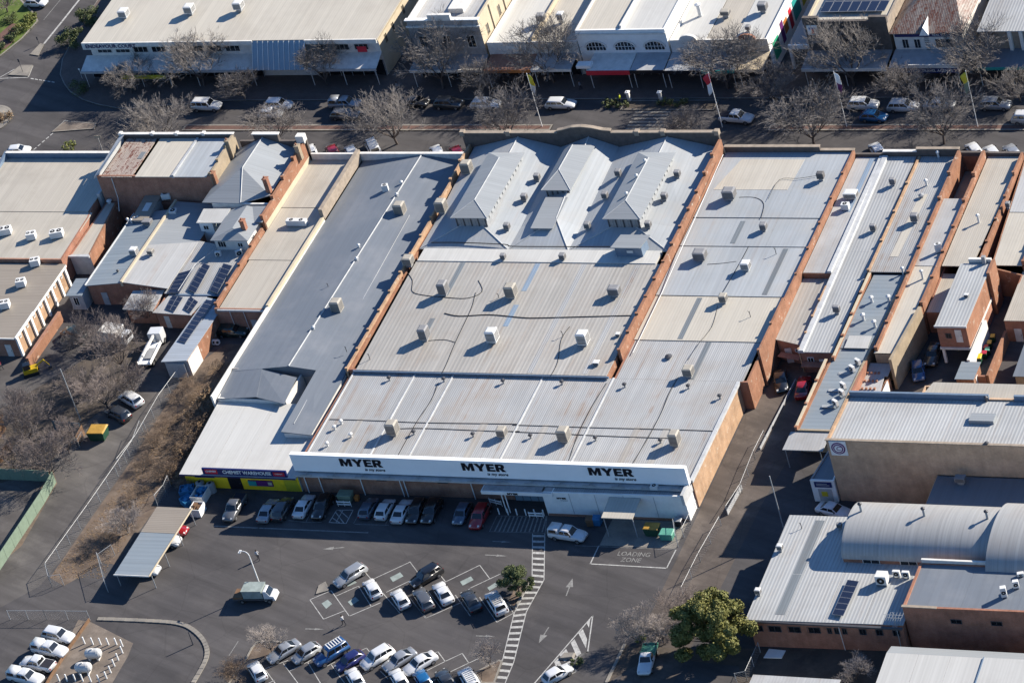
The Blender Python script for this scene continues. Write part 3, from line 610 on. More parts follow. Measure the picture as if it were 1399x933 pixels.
def evergreen(p, h, rad, seed, label, mat='leaf_olive', n=9000, size=.2, trunk=.25, name='evergreen_tree', nl=26, cat='tree'):
    R = random.Random(seed); t = thing(name, label, cat, (p[0], p[1], 0)); lob = []
    for i in range(nl):
        f = R.random(); a = R.uniform(0, 6.28); zz = h*(.22+.68*f); rr = rad*math.sqrt(max(0, 1-((f-.30)/.74)**2))*R.uniform(.25, .92); s = R.uniform(.18, .34)*rad*(26/nl)**.28
        lob.append(((math.cos(a)*rr*1.1, math.sin(a)*rr*.95, zz), (s*R.uniform(.6, 1.15), s*R.uniform(.5, .95))))
    link('crown', leafy(seed, n, lob, size, mat), t)
    m = MB(); m.tube((0, 0, -.2), (0, 0, h*.5), trunk, 8, trunk*.5)
    for c, _ in lob[::3]: m.tube((0, 0, h*.22), V3(c)*.85+Vector((0, 0, h*.02)), trunk*.4, 5, trunk*.12)
    m.build('trunk', 'bark', t, local=True); return t
# ------------------------------------------------------------------ people
def person(v, x, y, ang, label, top, legs, hair='hair', step=.25, hold=None):
    p = U(v, x, y, 0)
    J = dict(pel=(0, 0, .95), ch=(.02, 0, 1.25), nk=(.02, 0, 1.45), hd=(.04, 0, 1.56), ht=(.03, 0, 1.68), sl=(.01, .17, 1.40), sr=(.01, -.17, 1.40), el=(-.06, .24, 1.13), er=(.10, -.24, 1.14), wl=(-.02, .26, .90), wr=(.24, -.22, .97), hl=(0.0, .26, .83), hr=(.30, -.21, .93),
             hpl=(0, .09, .90), hpr=(0, -.09, .90), kl=(step*.6, .10, .50), kr=(-step*.35, -.10, .49), al=(step, .10, .09), ar=(-step*1.1, -.10, .12), fl=(step+.16, .11, .05), fr=(-step*1.1+.16, -.11, .05))
    Rr = dict(pel=.15, ch=.16, nk=.06, hd=.085, ht=.075, sl=.07, sr=.07, el=.047, er=.047, wl=.032, wr=.032, hl=.035, hr=.035, hpl=.095, hpr=.095, kl=.065, kr=.065, al=.045, ar=.045, fl=.04, fr=.04)
    E = [('pel', 'ch'), ('ch', 'nk'), ('nk', 'hd'), ('hd', 'ht'), ('ch', 'sl'), ('ch', 'sr'), ('sl', 'el'), ('el', 'wl'), ('wl', 'hl'), ('sr', 'er'), ('er', 'wr'), ('wr', 'hr'), ('pel', 'hpl'), ('pel', 'hpr'), ('hpl', 'kl'), ('kl', 'al'), ('al', 'fl'), ('hpr', 'kr'), ('kr', 'ar'), ('ar', 'fr')]
    for s_, hn in ((1, 'hl'), (-1, 'hr')):
        h = V3(J[hn])
        for i in range(5):
            a = h+Vector((.012*(i-2), (.02 if i else -.045)*s_, -.03 if i else 0)); b = a+Vector((.01*(i-1.5), -.012*s_, -.055-.008*(2-abs(i-2)) if i else -.035))
            J[hn+'a%d' % i] = tuple(a); J[hn+'b%d' % i] = tuple(b); Rr[hn+'a%d' % i] = .01; Rr[hn+'b%d' % i] = .008; E += [(hn, hn+'a%d' % i), (hn+'a%d' % i, hn+'b%d' % i)]
    ks = list(J); me = bpy.data.meshes.new('body'); me.from_pydata([J[k] for k in ks], [(ks.index(a), ks.index(b)) for a, b in E], [])
    ob = bpy.data.objects.new('tmp', me); col.objects.link(ob); md = ob.modifiers.new('s', 'SKIN'); sd = me.skin_vertices[0].data
    for i, k in enumerate(ks): sd[i].radius = (Rr[k], Rr[k]*(1.25 if k in ('ch', 'pel') else 1)); sd[i].use_root = (k == 'pel')
    ob.modifiers.new('u', 'SUBSURF').levels = 1
    bm_ = bpy.data.meshes.new_from_object(ob.evaluated_get(bpy.context.evaluated_depsgraph_get())); bpy.data.objects.remove(ob)
    for mt in (top, legs, 'skin', 'cloth_dark'): bm_.materials.append(MATS[mt])
    for q in bm_.polygons:
        z = q.center.z; r_ = abs(q.center.y); q.material_index = 3 if z < .11 else (1 if z < .94 and r_ < .2 else (2 if z > 1.46 or (z < 1.02 and r_ > .17) else 0))
    bm_.shade_smooth(); bm_.name = 'body'
    t = thing('person', label, 'person', (p.x, p.y, 0), ang, 'people on foot'); link('body', bm_, t)
    m = MB(); 
    for z0, r0, z1, r1 in ((1.60, .103, 1.68, .105), (1.68, .105, 1.75, .07), (1.75, .07, 1.775, .02)): m.tube((.015, 0, z0), (.02, 0, z1), r0, 12, r1)
    m.build('hair', hair, t, local=True)
    f = MB(); f.box(.115, .025, 1.60, .128, .05, 1.615).box(.115, -.05, 1.60, .128, -.025, 1.615).box(.115, -.012, 1.555, .145, .012, 1.59).box(.11, -.03, 1.525, .125, .03, 1.533); f.build('face', ['hair'], t, local=True)
    if hold: MB().box(.26, -.33, .62, .36, -.08, .88).build('shopping_bag', hold, t, local=True)
    return t
# ================================================================== the setting: ground
def flat(name, pts, z, mat, par=None):
    P = [(p[0], p[1], z) for p in pts]; a = sum(P[i][0]*P[(i+1) % len(P)][1]-P[(i+1) % len(P)][0]*P[i][1] for i in range(len(P)))
    if a < 0: P = P[::-1]
    o = MB().face(P).build(name, mat, par)
    if par is None: struct(o)
    return o
def slab(name, pts, z, mat, kerb='concrete', kw=.18):
    """raised footpath or island: top sheet inside a concrete kerb ring"""
    pts = [(p[0], p[1]) for p in pts]; n = len(pts); a = sum(pts[i][0]*pts[(i+1) % n][1]-pts[(i+1) % n][0]*pts[i][1] for i in range(n))
    if a < 0: pts = pts[::-1]
    o = struct(MB().prism(pts, -.05, z).build(name, mat)); ring(o, pts, -.05, z+.012, kerb, kw, 'kerb'); return o
G = struct(MB().face([(-1500, -1500, 0), (1500, -1500, 0), (1500, 1500, 0), (-1500, 1500, 0)]).build('ground', 'asphalt'))
flat('service_lane', [(39, -70), (39, 8), (45, 8), (45, -6), (48, -12), (48, -20), (47, -32), (46, -70)], .004, 'asphalt_lane')
flat('rear_yard', UL('F', [(0, 470), (60, 520), (230, 500), (215, 580), (150, 680), (55, 800), (0, 830)]), .004, 'asphalt_old')
flat('verge', UL('F', [(247, 520), (278, 492), (308, 470), (330, 470), (300, 560), (262, 600), (252, 648), (228, 668), (214, 693), (157, 771), (139, 768), (100, 793), (87, 800), (68, 789), (125, 707), (185, 621)]), .008, 'dirt')
flat('garden_bed', UL('F', [(100, 500), (150, 470), (200, 440), (215, 470), (190, 505), (165, 540), (120, 575), (60, 640), (0, 660), (0, 560)]), .010, 'grass_dirt')
flat('verge', UL('F', [(72, 640), (78, 660), (30, 745), (0, 770), (0, 745)]), .013, 'dirt')
gravel_yard = flat('gravel_yard', UL('L4', [(300, 690), (350, 700), (510, 780), (490, 830), (430, 933), (200, 960), (180, 930)]), .008, 'gravel')
flat('lane', UL('a8', [(60, 850), (480, 690), (350, 880)]), .004, 'asphalt_lane')
flat('garden_bed', UL('c6', [(155, 800), (230, 665), (330, 655), (400, 660), (310, 760), (200, 770)]), .012, 'dirt')
flat('garden_bed', UL('R4', [(140, 785), (360, 800), (640, 800), (600, 870), (250, 830), (90, 930), (70, 930)]), .006, 'grass_dirt')
flat('yard', UL('S4', [(-60, 800), (560, 795), (560, 900), (440, 940), (-100, 940)]), .011, 'grass_dirt')
# footpaths and islands of the shopping street
slab('footpath_north', UL('T1', [(330, 320), (318, 400), (340, 450), (370, 490), (440, 535), (520, 560), (640, 583)])+[(-70, 58.2), (120, 57.6), (120, 66), (-100, 66), (-104, 120), (-110, 120)]+UL('T1', [(520, 0), (400, 190)]), .13, 'paver_brown')
slab('footpath_south', [(-78, 37.3), (120, 37.3), (120, 41.5), (-76, 41.5)], .13, 'paver_brown')
slab('median_strip', [(-75, 50.2), (-12.5, 50.0), (-12.5, 51.5), (-75, 51.8)], .13, 'paver_red', kw=.3)
slab('median_strip', [(22, 49.8), (120, 49.6), (120, 51.1), (22, 51.3)], .13, 'paver_red', kw=.3)
slab('splitter_island', UL('T1', [(275, 705), (345, 645), (515, 658), (500, 688)]), .13, 'gravel')
slab('splitter_island', UL('T1', [(45, 402), (110, 350), (175, 350), (150, 408)]), .13, 'concrete')
slab('splitter_island', UL('T1', [(160, 293), (215, 235), (235, 240), (205, 300)]), .13, 'concrete')
rc = U('T1', -70, 645); slab('roundabout_island', [(rc.x+4.3*math.cos(a*math.pi/14), rc.y+4.3*math.sin(a*math.pi/14)) for a in range(28)], .15, 'concrete', kw=.4)
gar = slab('corner_garden', UL('T1', [(-120, 420), (0, 305), (120, 210), (205, 115), (190, 80), (150, 40), (60, -60), (-300, -60)]), .14, 'lawn', kw=.3)
flat('brick_path', UL('T1', [(0, 180), (60, 125), (105, 130), (60, 195), (30, 210), (80, 215), (30, 260), (0, 265)], .16), .16, 'paver_red')
cross_p = slab('crossing_refuge', [(-3, 55.2), (12, 55.0), (12, 57.6), (-3, 57.6)], .13, 'grass_dirt')
for i in range(6): MB().box(-.5, 50.3+i*.85, .006, 5.2, 50.72+i*.85, .012).build('crossing_stripe', 'concrete', G)
def line(v, pts, w=.11, mat='road_paint', name='parking_line', z=.012):
    P = UL(v, pts, z)
    for a, b in zip(P, P[1:]):
        d = (b-a).normalized(); s_ = Vector((-d.y, d.x, 0))*w/2; e = d*w*.3
        MB().face([a-s_-e, b-s_+e, b+s_+e, a+s_-e]).build(name, mat, G)
line('T1', [(235, 232), (330, 115), (425, -5)], .35, name='lane_line'); line('T1', [(232, 108), (325, -5)], .12, name='lane_line', mat='road_paint_worn')
line('T1', [(0, 418), (150, 412), (175, 352)], .16, name='lane_line'); line('T1', [(0, 412), (75, 370)], .16, name='lane_line')
line('T1', [(280, 700), (345, 640), (405, 655)], .18, name='lane_line')
for k in range(6): line('T1', [(180+k*22, 795-k*19), (192+k*22, 785-k*19)], .2, name='give_way_dash'); line('T1', [(165+k*22, 418+k*3.5), (178+k*22, 421+k*3.5)], .2, name='give_way_dash')
# car park markings
for pl in ([(595, 380), (685, 508), (830, 450)], [(595, 380), (735, 320), (855, 488), (1060, 400)], [(770, 355), (915, 290), (1000, 425)], [(960, 200), (1070, 330), (1190, 470)], [(1015, 243), (1255, 132), (1312, 208)], [(1100, 330), (1255, 255)], [(1255, 370), (1360, 500), (1400, 482)],
  [(300, 840), (370, 935)], [(305, 832), (450, 780)], [(420, 800), (520, 935)], [(465, 848), (600, 780)], [(580, 790), (668, 935)], [(660, 842), (760, 790)], [(730, 800), (828, 935)], [(765, 860), (900, 795)], [(940, 872), (1060, 810)], [(930, 715), (968, 698), (988, 722)], [(320, 931), (360, 912)], [(1060, 850), (1110, 900)]): line('c6', pl)
for pl in ([(0, 130), (55, 205)], [(0, 370), (105, 502), (345, 395)], [(115, 318), (212, 447)], [(230, 265), (460, 153), (525, 240)], [(185, 200), (235, 262)], [(400, 302), (597, 210)], [(300, 350), (398, 487)], [(460, 365), (572, 527)], [(575, 527), (683, 468), (640, 402)], [(105, 850), (232, 786), (185, 722), (150, 738)], [(232, 786), (345, 733), (388, 797)], [(388, 797), (500, 745)], [(250, 862), (388, 797)], [(250, 860), (300, 935)], [(420, 862), (470, 935)], [(150, 915), (250, 862)], [(425, 862), (610, 775)]): line('c7', pl)
line('M4', [(600, 430), (690, 440), (775, 440)], .1, 'road_paint_worn'); line('M4', [(950, 450), (1130, 455)], .1, 'road_paint_worn'); line('M4', [(205, 460), (440, 470), (1020, 495)], .22, 'road_paint_worn'); line('M4', [(690, 440), (715, 395)], .1, 'road_paint_worn'); line('M4', [(945, 445), (975, 390)], .1, 'road_paint_worn'); line('M4', [(1115, 450), (1140, 400)], .1, 'road_paint_worn')
line('c6', [(62, 748), (122, 655)], .12, 'road_paint_worn', 'lane_line')
for q in ([(672, 405), (712, 380), (742, 408), (702, 440)], [(845, 395), (895, 362), (920, 385), (868, 420)], [(1122, 235), (1190, 200), (1212, 226), (1142, 264)], [(828, 278), (885, 252), (905, 268), (845, 294)]): flat('bay_patch', UL('c6', q), .016, 'bay_patch', G)
for q in ([(330, 262), (402, 227), (420, 250), (348, 288)], [(510, 302), (568, 265), (582, 288), (525, 322)]): flat('bay_patch', UL('c7', q), .016, 'bay_patch', G)
# loading zone
line('N4', [(925, 565), (880, 660), (1285, 683), (1335, 585)], .16); line('N4', [(800, 563), (1340, 585)], .08, 'road_paint_worn')
flat('loading_bay', [(27.7, -36.0), (38.2, -36.0), (38.2, -41.2), (27.7, -41.2)], .006, 'concrete', None)
for tx, x, y in (('LOADING', 1112, 610), ('ZONE', 1095, 641)):
    p = U('N4', x, y, .014); o = text('pavement_lettering', tx, 1.15, 'road_paint_worn', p, G, rot=(0, 0, 0), ext=.002, sx=.88, bold=.004)
# walkway from the doors through the car park
W = [((17.7, -39.5), (19.4, -39.4)), ((20.8, -48.1), (22.5, -48.2)), ((20.75, -54.7), (22.3, -54.3)), ((22.4, -63.4), (24.0, -63.5)), ((22.8, -69.5), (24.4, -69.5))]
for (a, b), (c, d) in zip(W, W[1:]):
    a, b, c, d = map(V3, (a, b, c, d)); n = max(2, round((c-a).length/1.12))
    for A, B in ((a, c), (b, d)):
        dd = (B-A).normalized(); s_ = Vector((-dd.y, dd.x, 0))*.06; MB().face([A-s_+Vector((0, 0, .012)), B-s_+Vector((0, 0, .012)), B+s_+Vector((0, 0, .012)), A+s_+Vector((0, 0, .012))]).build('walkway_edge', 'road_paint', G)
    for i in range(n):
        t0, t1 = (i+.25)/n, (i+.62)/n; z = Vector((0, 0, .017)); MB().face([a.lerp(c, t0)+z, a.lerp(c, t1)+z, b.lerp(d, t1)+z, b.lerp(d, t0)+z][::-1]).build('walkway_stripe', 'road_paint', G)
# hatched strip at the doors and the accessible bay
line('N4', [(385, 405), (650, 410), (640, 497), (345, 489), (385, 405)], .1, 'road_paint_worn')
for i in range(12): line('N4', [(372+i*23, 489), (412+i*21.5, 407)], .2, 'road_paint_worn', 'hatch_stripe')
line('M4', [(855, 375), (942, 375), (905, 446), (815, 440), (855, 375)], .12)
for a, b in (((850, 442), (888, 376)), ((830, 415), (870, 442)), ((870, 376), (920, 420)), ((848, 385), (893, 444))): line('M4', [a, b], .12)
# painted chevron island and arrows
line('c7', [(820, 931), (1205, 485), (1172, 722), (1040, 800), (1100, 850), (950, 931)], .16); line('c7', [(1172, 722), (1000, 815)], .16)
for q in ([(1165, 535), (1190, 505), (1180, 565)], [(1110, 600), (1140, 575), (1168, 640), (1160, 700)], [(1060, 665), (1085, 640), (1130, 735), (1100, 755)], [(985, 745), (1030, 705), (1060, 760), (1020, 790)], [(950, 790), (975, 765), (1000, 810), (965, 825)]): flat('chevron_stripe', UL('c7', q), .017, 'road_paint', G)
def arrow(v, tail, tip, w=.5):
    a, b = U(v, *tail, .015), U(v, *tip, .015); d = (b-a).normalized(); s_ = Vector((-d.y, d.x, 0)); L = (b-a).length; m_ = a+d*L*.5
    MB().face([a-s_*.08, m_-s_*.08, m_-s_*w, b, m_+s_*w, m_+s_*.08, a+s_*.08]).build('lane_arrow', 'road_paint_worn', G)
arrow('c7', (1030, 355), (1072, 240)); arrow('c7', (915, 560), (850, 665)); arrow('M4', (895, 573), (780, 582), .35); arrow('c7', (495, 85), (645, 93), .2); arrow('c7', (435, 618), (562, 622), .2); arrow('c6', (565, 572), (690, 575), .2); arrow('N4', (360, 540), (460, 545), .2)
# kerbs in the car park
def kerb(v, pts, w=.22, mat='concrete', name='kerb'):
    P = UL(v, pts)
    m = MB()
    for a, b in zip(P, P[1:]): m.bar(a+(a-b).normalized()*.03-Vector((0, 0, .04)), b, w, .16)
    return struct(m.build(name, mat))
def smooth(pts, n=5):
    P = [Vector(p) for p in pts]; Q = []
    for i in range(len(P)-1):
        a, b, c, d = P[max(i-1, 0)], P[i], P[i+1], P[min(i+2, len(P)-1)]
        for k in range(n):
            t = k/n; Q.append(tuple(.5*((2*b)+(c-a)*t+(2*a-5*b+4*c-d)*t*t+(3*b-a-3*c+d)*t**3)))
    return Q+[tuple(P[-1])]
kerb('L4', smooth([(375, 688), (560, 695), (680, 705), (740, 730), (785, 780), (790, 840), (740, 933)]), .6)
kerb('c6', [(160, 800), (215, 700), (250, 660), (330, 655), (405, 662)]); kerb('c6', [(60, 935), (150, 800)])
kerb('c7', [(640, 400), (690, 440), (800, 245)]); kerb('R4', [(150, 785), (80, 933)], .4)
flat('garden_bed', UL('c7', [(645, 398), (692, 436), (795, 260), (720, 250)]), .014, 'dirt')
slab('tree_island', UL('c7', [(425, 862), (590, 778), (612, 790), (560, 935), (470, 935)]), .12, 'dirt', kw=.25)
slab('kerb_nib', UL('c6', [(635, 348), (655, 290), (700, 265), (722, 312), (715, 325)]), .13, 'concrete')
# ================================================================== the department store
rx = random.Random(3)
st = thing('department_store', 'large department store with white sheet roofs and a long pale MYER sign fascia', 'building', (10, 0, 0))
# outer walls
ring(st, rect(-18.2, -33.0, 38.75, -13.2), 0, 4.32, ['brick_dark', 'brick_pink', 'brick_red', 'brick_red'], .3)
ring(st, rect(-18.4, -13.15, 20.2, 36.95), 0, [5.0, 5.0, 5.5, 5.5], ['brick_red', 'brick_orange', 'dark_render', 'brick_orange'], .3)
# front roof: bays between white flashings
xs = [-17.6, -8.25, -2.5, 10.75, 20.95, 38.6]
for a, b, n in zip(xs, xs[1:], (2, 1, 3, 2, 4)):
    roof(st, a+.12, b-.12, -33.2, -22.8, (4.36, 4.36, 4.46, 4.46), n, 'roof_zinc'); roof(st, a+.12, b-.12, -22.8, -13.1, (4.41, 4.41, 4.58, 4.58), n, 'roof_zinc')
    MB().hexa([(a-.13, -33.2, 4.3), (a+.13, -33.2, 4.3), (a+.13, -13.0, 4.5), (a-.13, -13.0, 4.5)], [(a-.1, -33.2, 4.45), (a+.1, -33.2, 4.45), (a+.1, -13.0, 4.67), (a-.1, -13.0, 4.67)]).build('flashing', 'flash_white', st)
wallbox(st, 'flashing', 38.5, -33.2, 4.2, 38.95, -13.1, 4.62, 'flash_white')
for x0, x1 in ((-13, -12.2), (5.3, 6.3), (14.3, 15.2), (31.5, 32.4), (27.4, 28.2)): MB().hexa([(x0, -32.9, 4.38), (x1, -32.9, 4.38), (x1, -22.9, 4.48), (x0, -22.9, 4.48)], [(x0, -32.9, 4.385), (x1, -32.9, 4.385), (x1, -22.9, 4.49), (x0, -22.9, 4.49)]).build('roof_light', 'roof_zinc_warm', st)
# middle roof with its gutter step
roof(st, -17.2, 20.1, -13.2, 10.4, (5.05, 5.05, 5.75, 5.75), 6, 'roof_zinc_warm')
wallbox(st, 'gutter', -17.6, -13.40, 4.72, 20.4, -13.2, 5.0, 'gutter_blue')
wallbox(st, 'ridge_cap', -17.0, 10.4, 5.3, 19.3, 13.3, 5.86, 'roof_white')
for x in (-10.2, 1.3, 8.4, 16.4): 
    wd = .8
    for ya, yb, mt in (((4.2, 10.2, 'skylight_blue'), (-3.4, 1.2, 'skylight_blue')) if x == 1.3 else ((3.0, 10.2, 'skylight'), (-6.0, -2.0, 'skylight')) if x == -10.2 else ((-12.9, 10.2, 'roof_zinc'),)):
        za, zb = 5.05+(ya+13.2)/23.6*.7, 5.05+(yb+13.2)/23.6*.7; MB().hexa([(x, ya, za), (x+wd, ya, za), (x+wd, yb, zb), (x, yb, zb)], [(x, ya, za+.015), (x+wd, ya, za+.015), (x+wd, yb, zb+.015), (x, yb, zb+.015)]).build('roof_light', mt, st)
# rear: three gables with lanterns
Y0, Y1 = 13.6, 36.7
def gable(xl, xr, xn, xf, hipy=19.0):
    e0, e1, r0z, r1z = 5.5, 6.6, 7.0, 8.4
    a, b = (xl, Y0, e0), (xr, Y0, e0); r0, r1 = (xn, hipy, r0z), (xf, Y1, r1z)
    roofq(st, [(xl, hipy, e0), r0, r1, (xl, Y1, e1)], 'roof_pale_blue'); roofq(st, [r0, (xr, hipy, e0), (xr, Y1, e1), r1], 'roof_pale_blue')
    tri(st, [a, r0, (xl, hipy, e0)], 'roof_pale_blue'); tri(st, [b, (xr, hipy, e0), r0], 'roof_pale_blue'); tri(st, [a, b, r0], 'roof_pale_blue')
    up = Vector((0, 0, .03)); MB().path([V3(r0)+up, V3(r1)+up], .09, 6).path([V3(a)+up, V3(r0)+up, V3(b)+up], .07, 6).build('ridge_cap', 'flash_white', st)
gable(-18.0, -4.2, -11.1, -10.5); gable(-4.2, 5.0, 1.6, .6); gable(5.0, 20.0, 12.2, 12.8)
def lantern(x0, x1, y0, y1, xm, ra, rb_, ze, zr, wz):
    body = wallbox(st, 'lantern', x0+.45, y0+.45, wz, x1-.45, y1-.45, ze+.05, 'metal_grey')
    for k in range(9):
        x = x0+.6+(x1-x0-1.2)*k/8; MB().box(x-.09, y0+.36, wz+.35, x+.09, y0+.45, ze-.08).build('louvre', 'metal_grey' if k % 2 else 'metal_dark', body)
    nY = 14
    for k in range(nY):
        y = y0+.7+(y1-y0-1.4)*k/(nY-1); MB().box(x1-.45, y-.3, wz+1.1, x1-.36, y+.3, ze-.1).build('louvre', 'galv', body)
    p = {}
    A, B, C, D = (x0, y0, ze), (x1, y0, ze), (x1, y1, ze), (x0, y1, ze); r0, r1 = (xm, ra, zr), (xm, rb_, zr)
    def lq(P): roofq(body, P, 'roof_lantern', .1)
    roofq(body, [A, r0, r1, D], 'roof_lantern', .1); roofq(body, [r0, B, C, r1], 'roof_lantern', .1); tri(body, [A, B, r0], 'roof_lantern', .1); tri(body, [D, r1, C], 'roof_lantern', .1)
    MB().path([V3(q)+Vector((0, 0, .02)) for q in (r0, r1)], .07).path([V3(q)+Vector((0, 0, .02)) for q in (A, r0, B)], .05).build('ridge_cap', 'flash_white', body)
    return body
lantern(-13.8, -8.1, 17.2, 33.0, -11.0, 20.4, 30.6, 8.3, 9.15, 6.2); lantern(9.6, 15.3, 17.2, 33.0, 12.2, 20.4, 30.6, 8.3, 9.15, 6.2)
lantern(-2.4, 2.1, 24.3, 35.2, -.9, 28.2, 34.2, 8.0, 8.8, 5.9)
roofq(st, [(-1.6, 16.8, 6.9), (1.8, 16.8, 6.9), (1.8, 23.6, 7.35), (-1.6, 23.6, 7.35)], 'roof_lantern', .12); wallbox(st, 'lantern', -1.4, 17.1, 5.6, 1.5, 23.5, 6.8, 'metal_grey')
lb = wallbox(st, 'plant_box', 13.0, 11.9, 5.6, 17.0, 14.2, 7.35, 'gutter_blue'); roofq(lb, [(12.5, 11.7, 7.5), (16.9, 11.7, 7.5), (17.6, 14.4, 7.75), (13.2, 14.4, 7.75)], 'roof_lantern', .12)
window(lb, (15.2, 11.88, 6.7), 1.1, .6, (0, -1), 'gutter_blue', 'unit_white', mull=0)
# party walls and street parapet
steps(st, 20.75, 36.6, -9.2, [8.0, 7.6, 7.2, 7.0, 6.8, 6.7, 6.5, 6.5, 6.4, 6.4, 6.3, 6.2], 'brick_orange', .42, None)
steps(st, -18.55, 36.6, -13.4, [7.2, 6.9, 6.6, 6.3, 6.1, 6.0, 5.9, 5.75, 5.6, 5.5, 5.4, 5.25], 'brick_pink', .30, None)
pm = MB(); prof = [(-19.4, 9.0), (-4.2, 9.0), (-4.2, 9.35), (-3.2, 9.55), (-1.8, 9.95), (-.2, 10.05), (1.4, 9.85), (3.0, 9.45), (4.2, 9.35), (4.2, 9.0), (20.6, 9.0)]
n = len(prof); vs = [(x, 36.75, 0) for x, z in prof]+[(x, 36.75, z) for x, z in prof]+[(x, 37.2, 0) for x, z in prof]+[(x, 37.2, z) for x, z in prof]
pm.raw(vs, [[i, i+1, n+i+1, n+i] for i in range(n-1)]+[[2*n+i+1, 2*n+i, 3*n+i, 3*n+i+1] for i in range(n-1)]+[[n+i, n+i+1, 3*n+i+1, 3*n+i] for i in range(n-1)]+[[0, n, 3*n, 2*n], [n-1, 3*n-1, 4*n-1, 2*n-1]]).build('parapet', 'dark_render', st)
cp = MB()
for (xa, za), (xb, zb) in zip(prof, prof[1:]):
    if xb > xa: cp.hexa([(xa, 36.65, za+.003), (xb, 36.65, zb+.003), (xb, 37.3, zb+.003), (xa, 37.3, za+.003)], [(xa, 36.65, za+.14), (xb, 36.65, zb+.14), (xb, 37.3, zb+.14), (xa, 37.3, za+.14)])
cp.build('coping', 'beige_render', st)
for x in (-19.3, -12, 8.2, 12.2, 20.4): wallbox(st, 'parapet_pier', x-.35, 36.6, 8.6, x+.35, 37.35, 9.35, 'beige_render')
# front: sign fascia, awnings, white box, loading canopy
sg = wallbox(st, 'sign_fascia', -17.9, -34.05, 4.45, 38.75, -33.4, 7.25, 'sign_white', bevel=.04)
for x in (U('F', 495.5, 628, 6.25).x, U('F', 662.5, 634.5, 6.25).x, U('F', 836, 641.5, 6.25).x):
    letters('MYER', 1.25, 'sign_black', (x, -34.06, 6.25), sg); text('sign_lettering', 'is my store', .66, 'sign_black', (x+1.75, -34.09, 5.15), sg, bold=.006, ext=.02, shear=.2)
wallbox(st, 'sign_support', -17.6, -33.45, 4.0, 38.5, -33.05, 6.8, 'metal_grey')
lt = MB()
for k in range(14): 
    x = -16+k*4.1; MB().box(x-.9, -34.75, 4.25, x+.9, -34.6, 4.36).box(x-.04, -34.7, 4.3, x+.04, -34.05, 4.42).build('sign_light', 'galv', sg)
    MB().tube((x+1.5, -33.7, 7.2), (x+1.5, -33.7, 7.45), .03, 6).build('sign_bracket', 'galv', sg)
aw = wallbox(st, 'awning', -17.8, -34.7, 3.95, 38.5, -33.02, 4.2, 'flash_white'); 
for x in (-17.4, -15.2, -9, -3.2, -2.6, 7.2): MB().tube((x, -33.25, 0), (x, -33.25, 3.95), .07, 8).build('downpipe', 'white_paint', st)
for x in (-14, -6, 3): window(st, (x, -33.0, 2.6), 1.5, .5, (0, -1), 'metal_dark', 'glass')
ec = wallbox(st, 'entrance_canopy', 10.0, -36.0, 3.35, 20.1, -34.72, 3.85, 'white_paint'); wallbox(ec, 'canopy_top', 10.15, -35.85, 3.85, 19.95, -34.72, 3.9, 'grey_render'); letters('MYER', .3, 'sign_black', (14.5, -36.01, 3.6), ec)
for x in (12.6, 13.1): MB().tube((x, -35.6, 0), (x, -35.6, 3.35), .08, 8).build('post', 'white_paint', st)
dr = wallbox(st, 'entrance_door', 13.0, -33.2, 0, 17.5, -33.0, 2.7, 'metal_dark')
for k in range(4): wallbox(dr, 'pane', 13.1+k*1.1, -33.24, .1, 14.1+k*1.1, -33.2, 2.6, 'glass_blue')
bx = ring(st, rect(18.6, -35.8, 38.5, -33.05), 0, [3.9, 4.1, 4.1, 3.9], 'white_paint', .2); roof(st, 18.7, 38.4, -35.7, -33.2, 3.8, 5, 'roof_zinc'); letters('MYER', .26, 'sign_black', (21.2, -35.81, 3.0), bx); text('sign_lettering', 'is my store', .22, 'sign_black', (21.5, -35.83, 2.65), bx)
for x in (22.4, 26.0, 30.0, 34.2): wallbox(bx, 'cover_strip', x-.03, -35.83, .1, x+.03, -35.8, 3.8, 'grey_paint')
wallbox(bx, 'skirting', 18.7, -35.86, 0, 38.4, -35.8, .35, 'brick_dark')
wallbox(st, 'side_parapet', 38.2, -36.2, 2.9, 38.62, -33.1, 4.6, 'flash_white')
ac = condenser('b7', 575, 195, 3.85, 'grey condenser on the flat roof under the right-hand MYER sign', 1.0, .7, .6, 0, 1, True)
lc = thing('loading_canopy', 'cream flat canopy on two posts over the loading bay', 'canopy', (30.3, -37.8, 0))
roofq(lc, [(28.2, -39.6, 3.3), (32.5, -39.6, 3.3), (32.5, -35.9, 3.6), (28.1, -35.9, 3.6)], 'roof_cream_light', .12, 'canopy_roof')
for x in (28.4, 32.4): MB().tube((x, -39.4, 0), (x, -39.4, 3.25), .07, 8).build('post', 'galv', lc)
# ================================================================== the extension east of the fire wall
ex = thing('rear_store_extension', 'white roofed extension between the stepped brick walls, right of the three lanterns', 'building', (30, 12, 0))
ring(ex, rect(21.0, -13.1, 40.05, 37.0), 0, [4.5, 4.5, 5.5, 5.5], ['brick_red', 'brick_orange', 'dark_render', 'brick_red'], .28)
roof(ex, 21.1, 39.9, 21.7, 36.7, (5.4, 5.4, 5.65, 5.65), 3, 'roof_pale_blue'); roof(ex, 21.1, 39.9, 15.4, 21.6, (5.2, 5.2, 5.3, 5.3), 3, 'roof_pale_blue'); roof(ex, 21.1, 39.9, 4.6, 15.3, (4.95, 4.95, 5.12, 5.12), 4, 'roof_pale_blue')
roof(ex, 21.1, 39.6, -4.9, 4.5, (4.72, 4.72, 4.86, 4.86), 4, 'roof_cream_light'); roof(ex, 21.3, 39.3, -13.0, -4.95, (4.52, 4.52, 4.62, 4.62), 4, 'roof_zinc')
roofq(ex, [(22, 28, 5.53), (33, 28, 5.53), (33.5, 35, 5.655), (24, 35, 5.655)], 'roof_cream_light', .03, 'roof_patch')
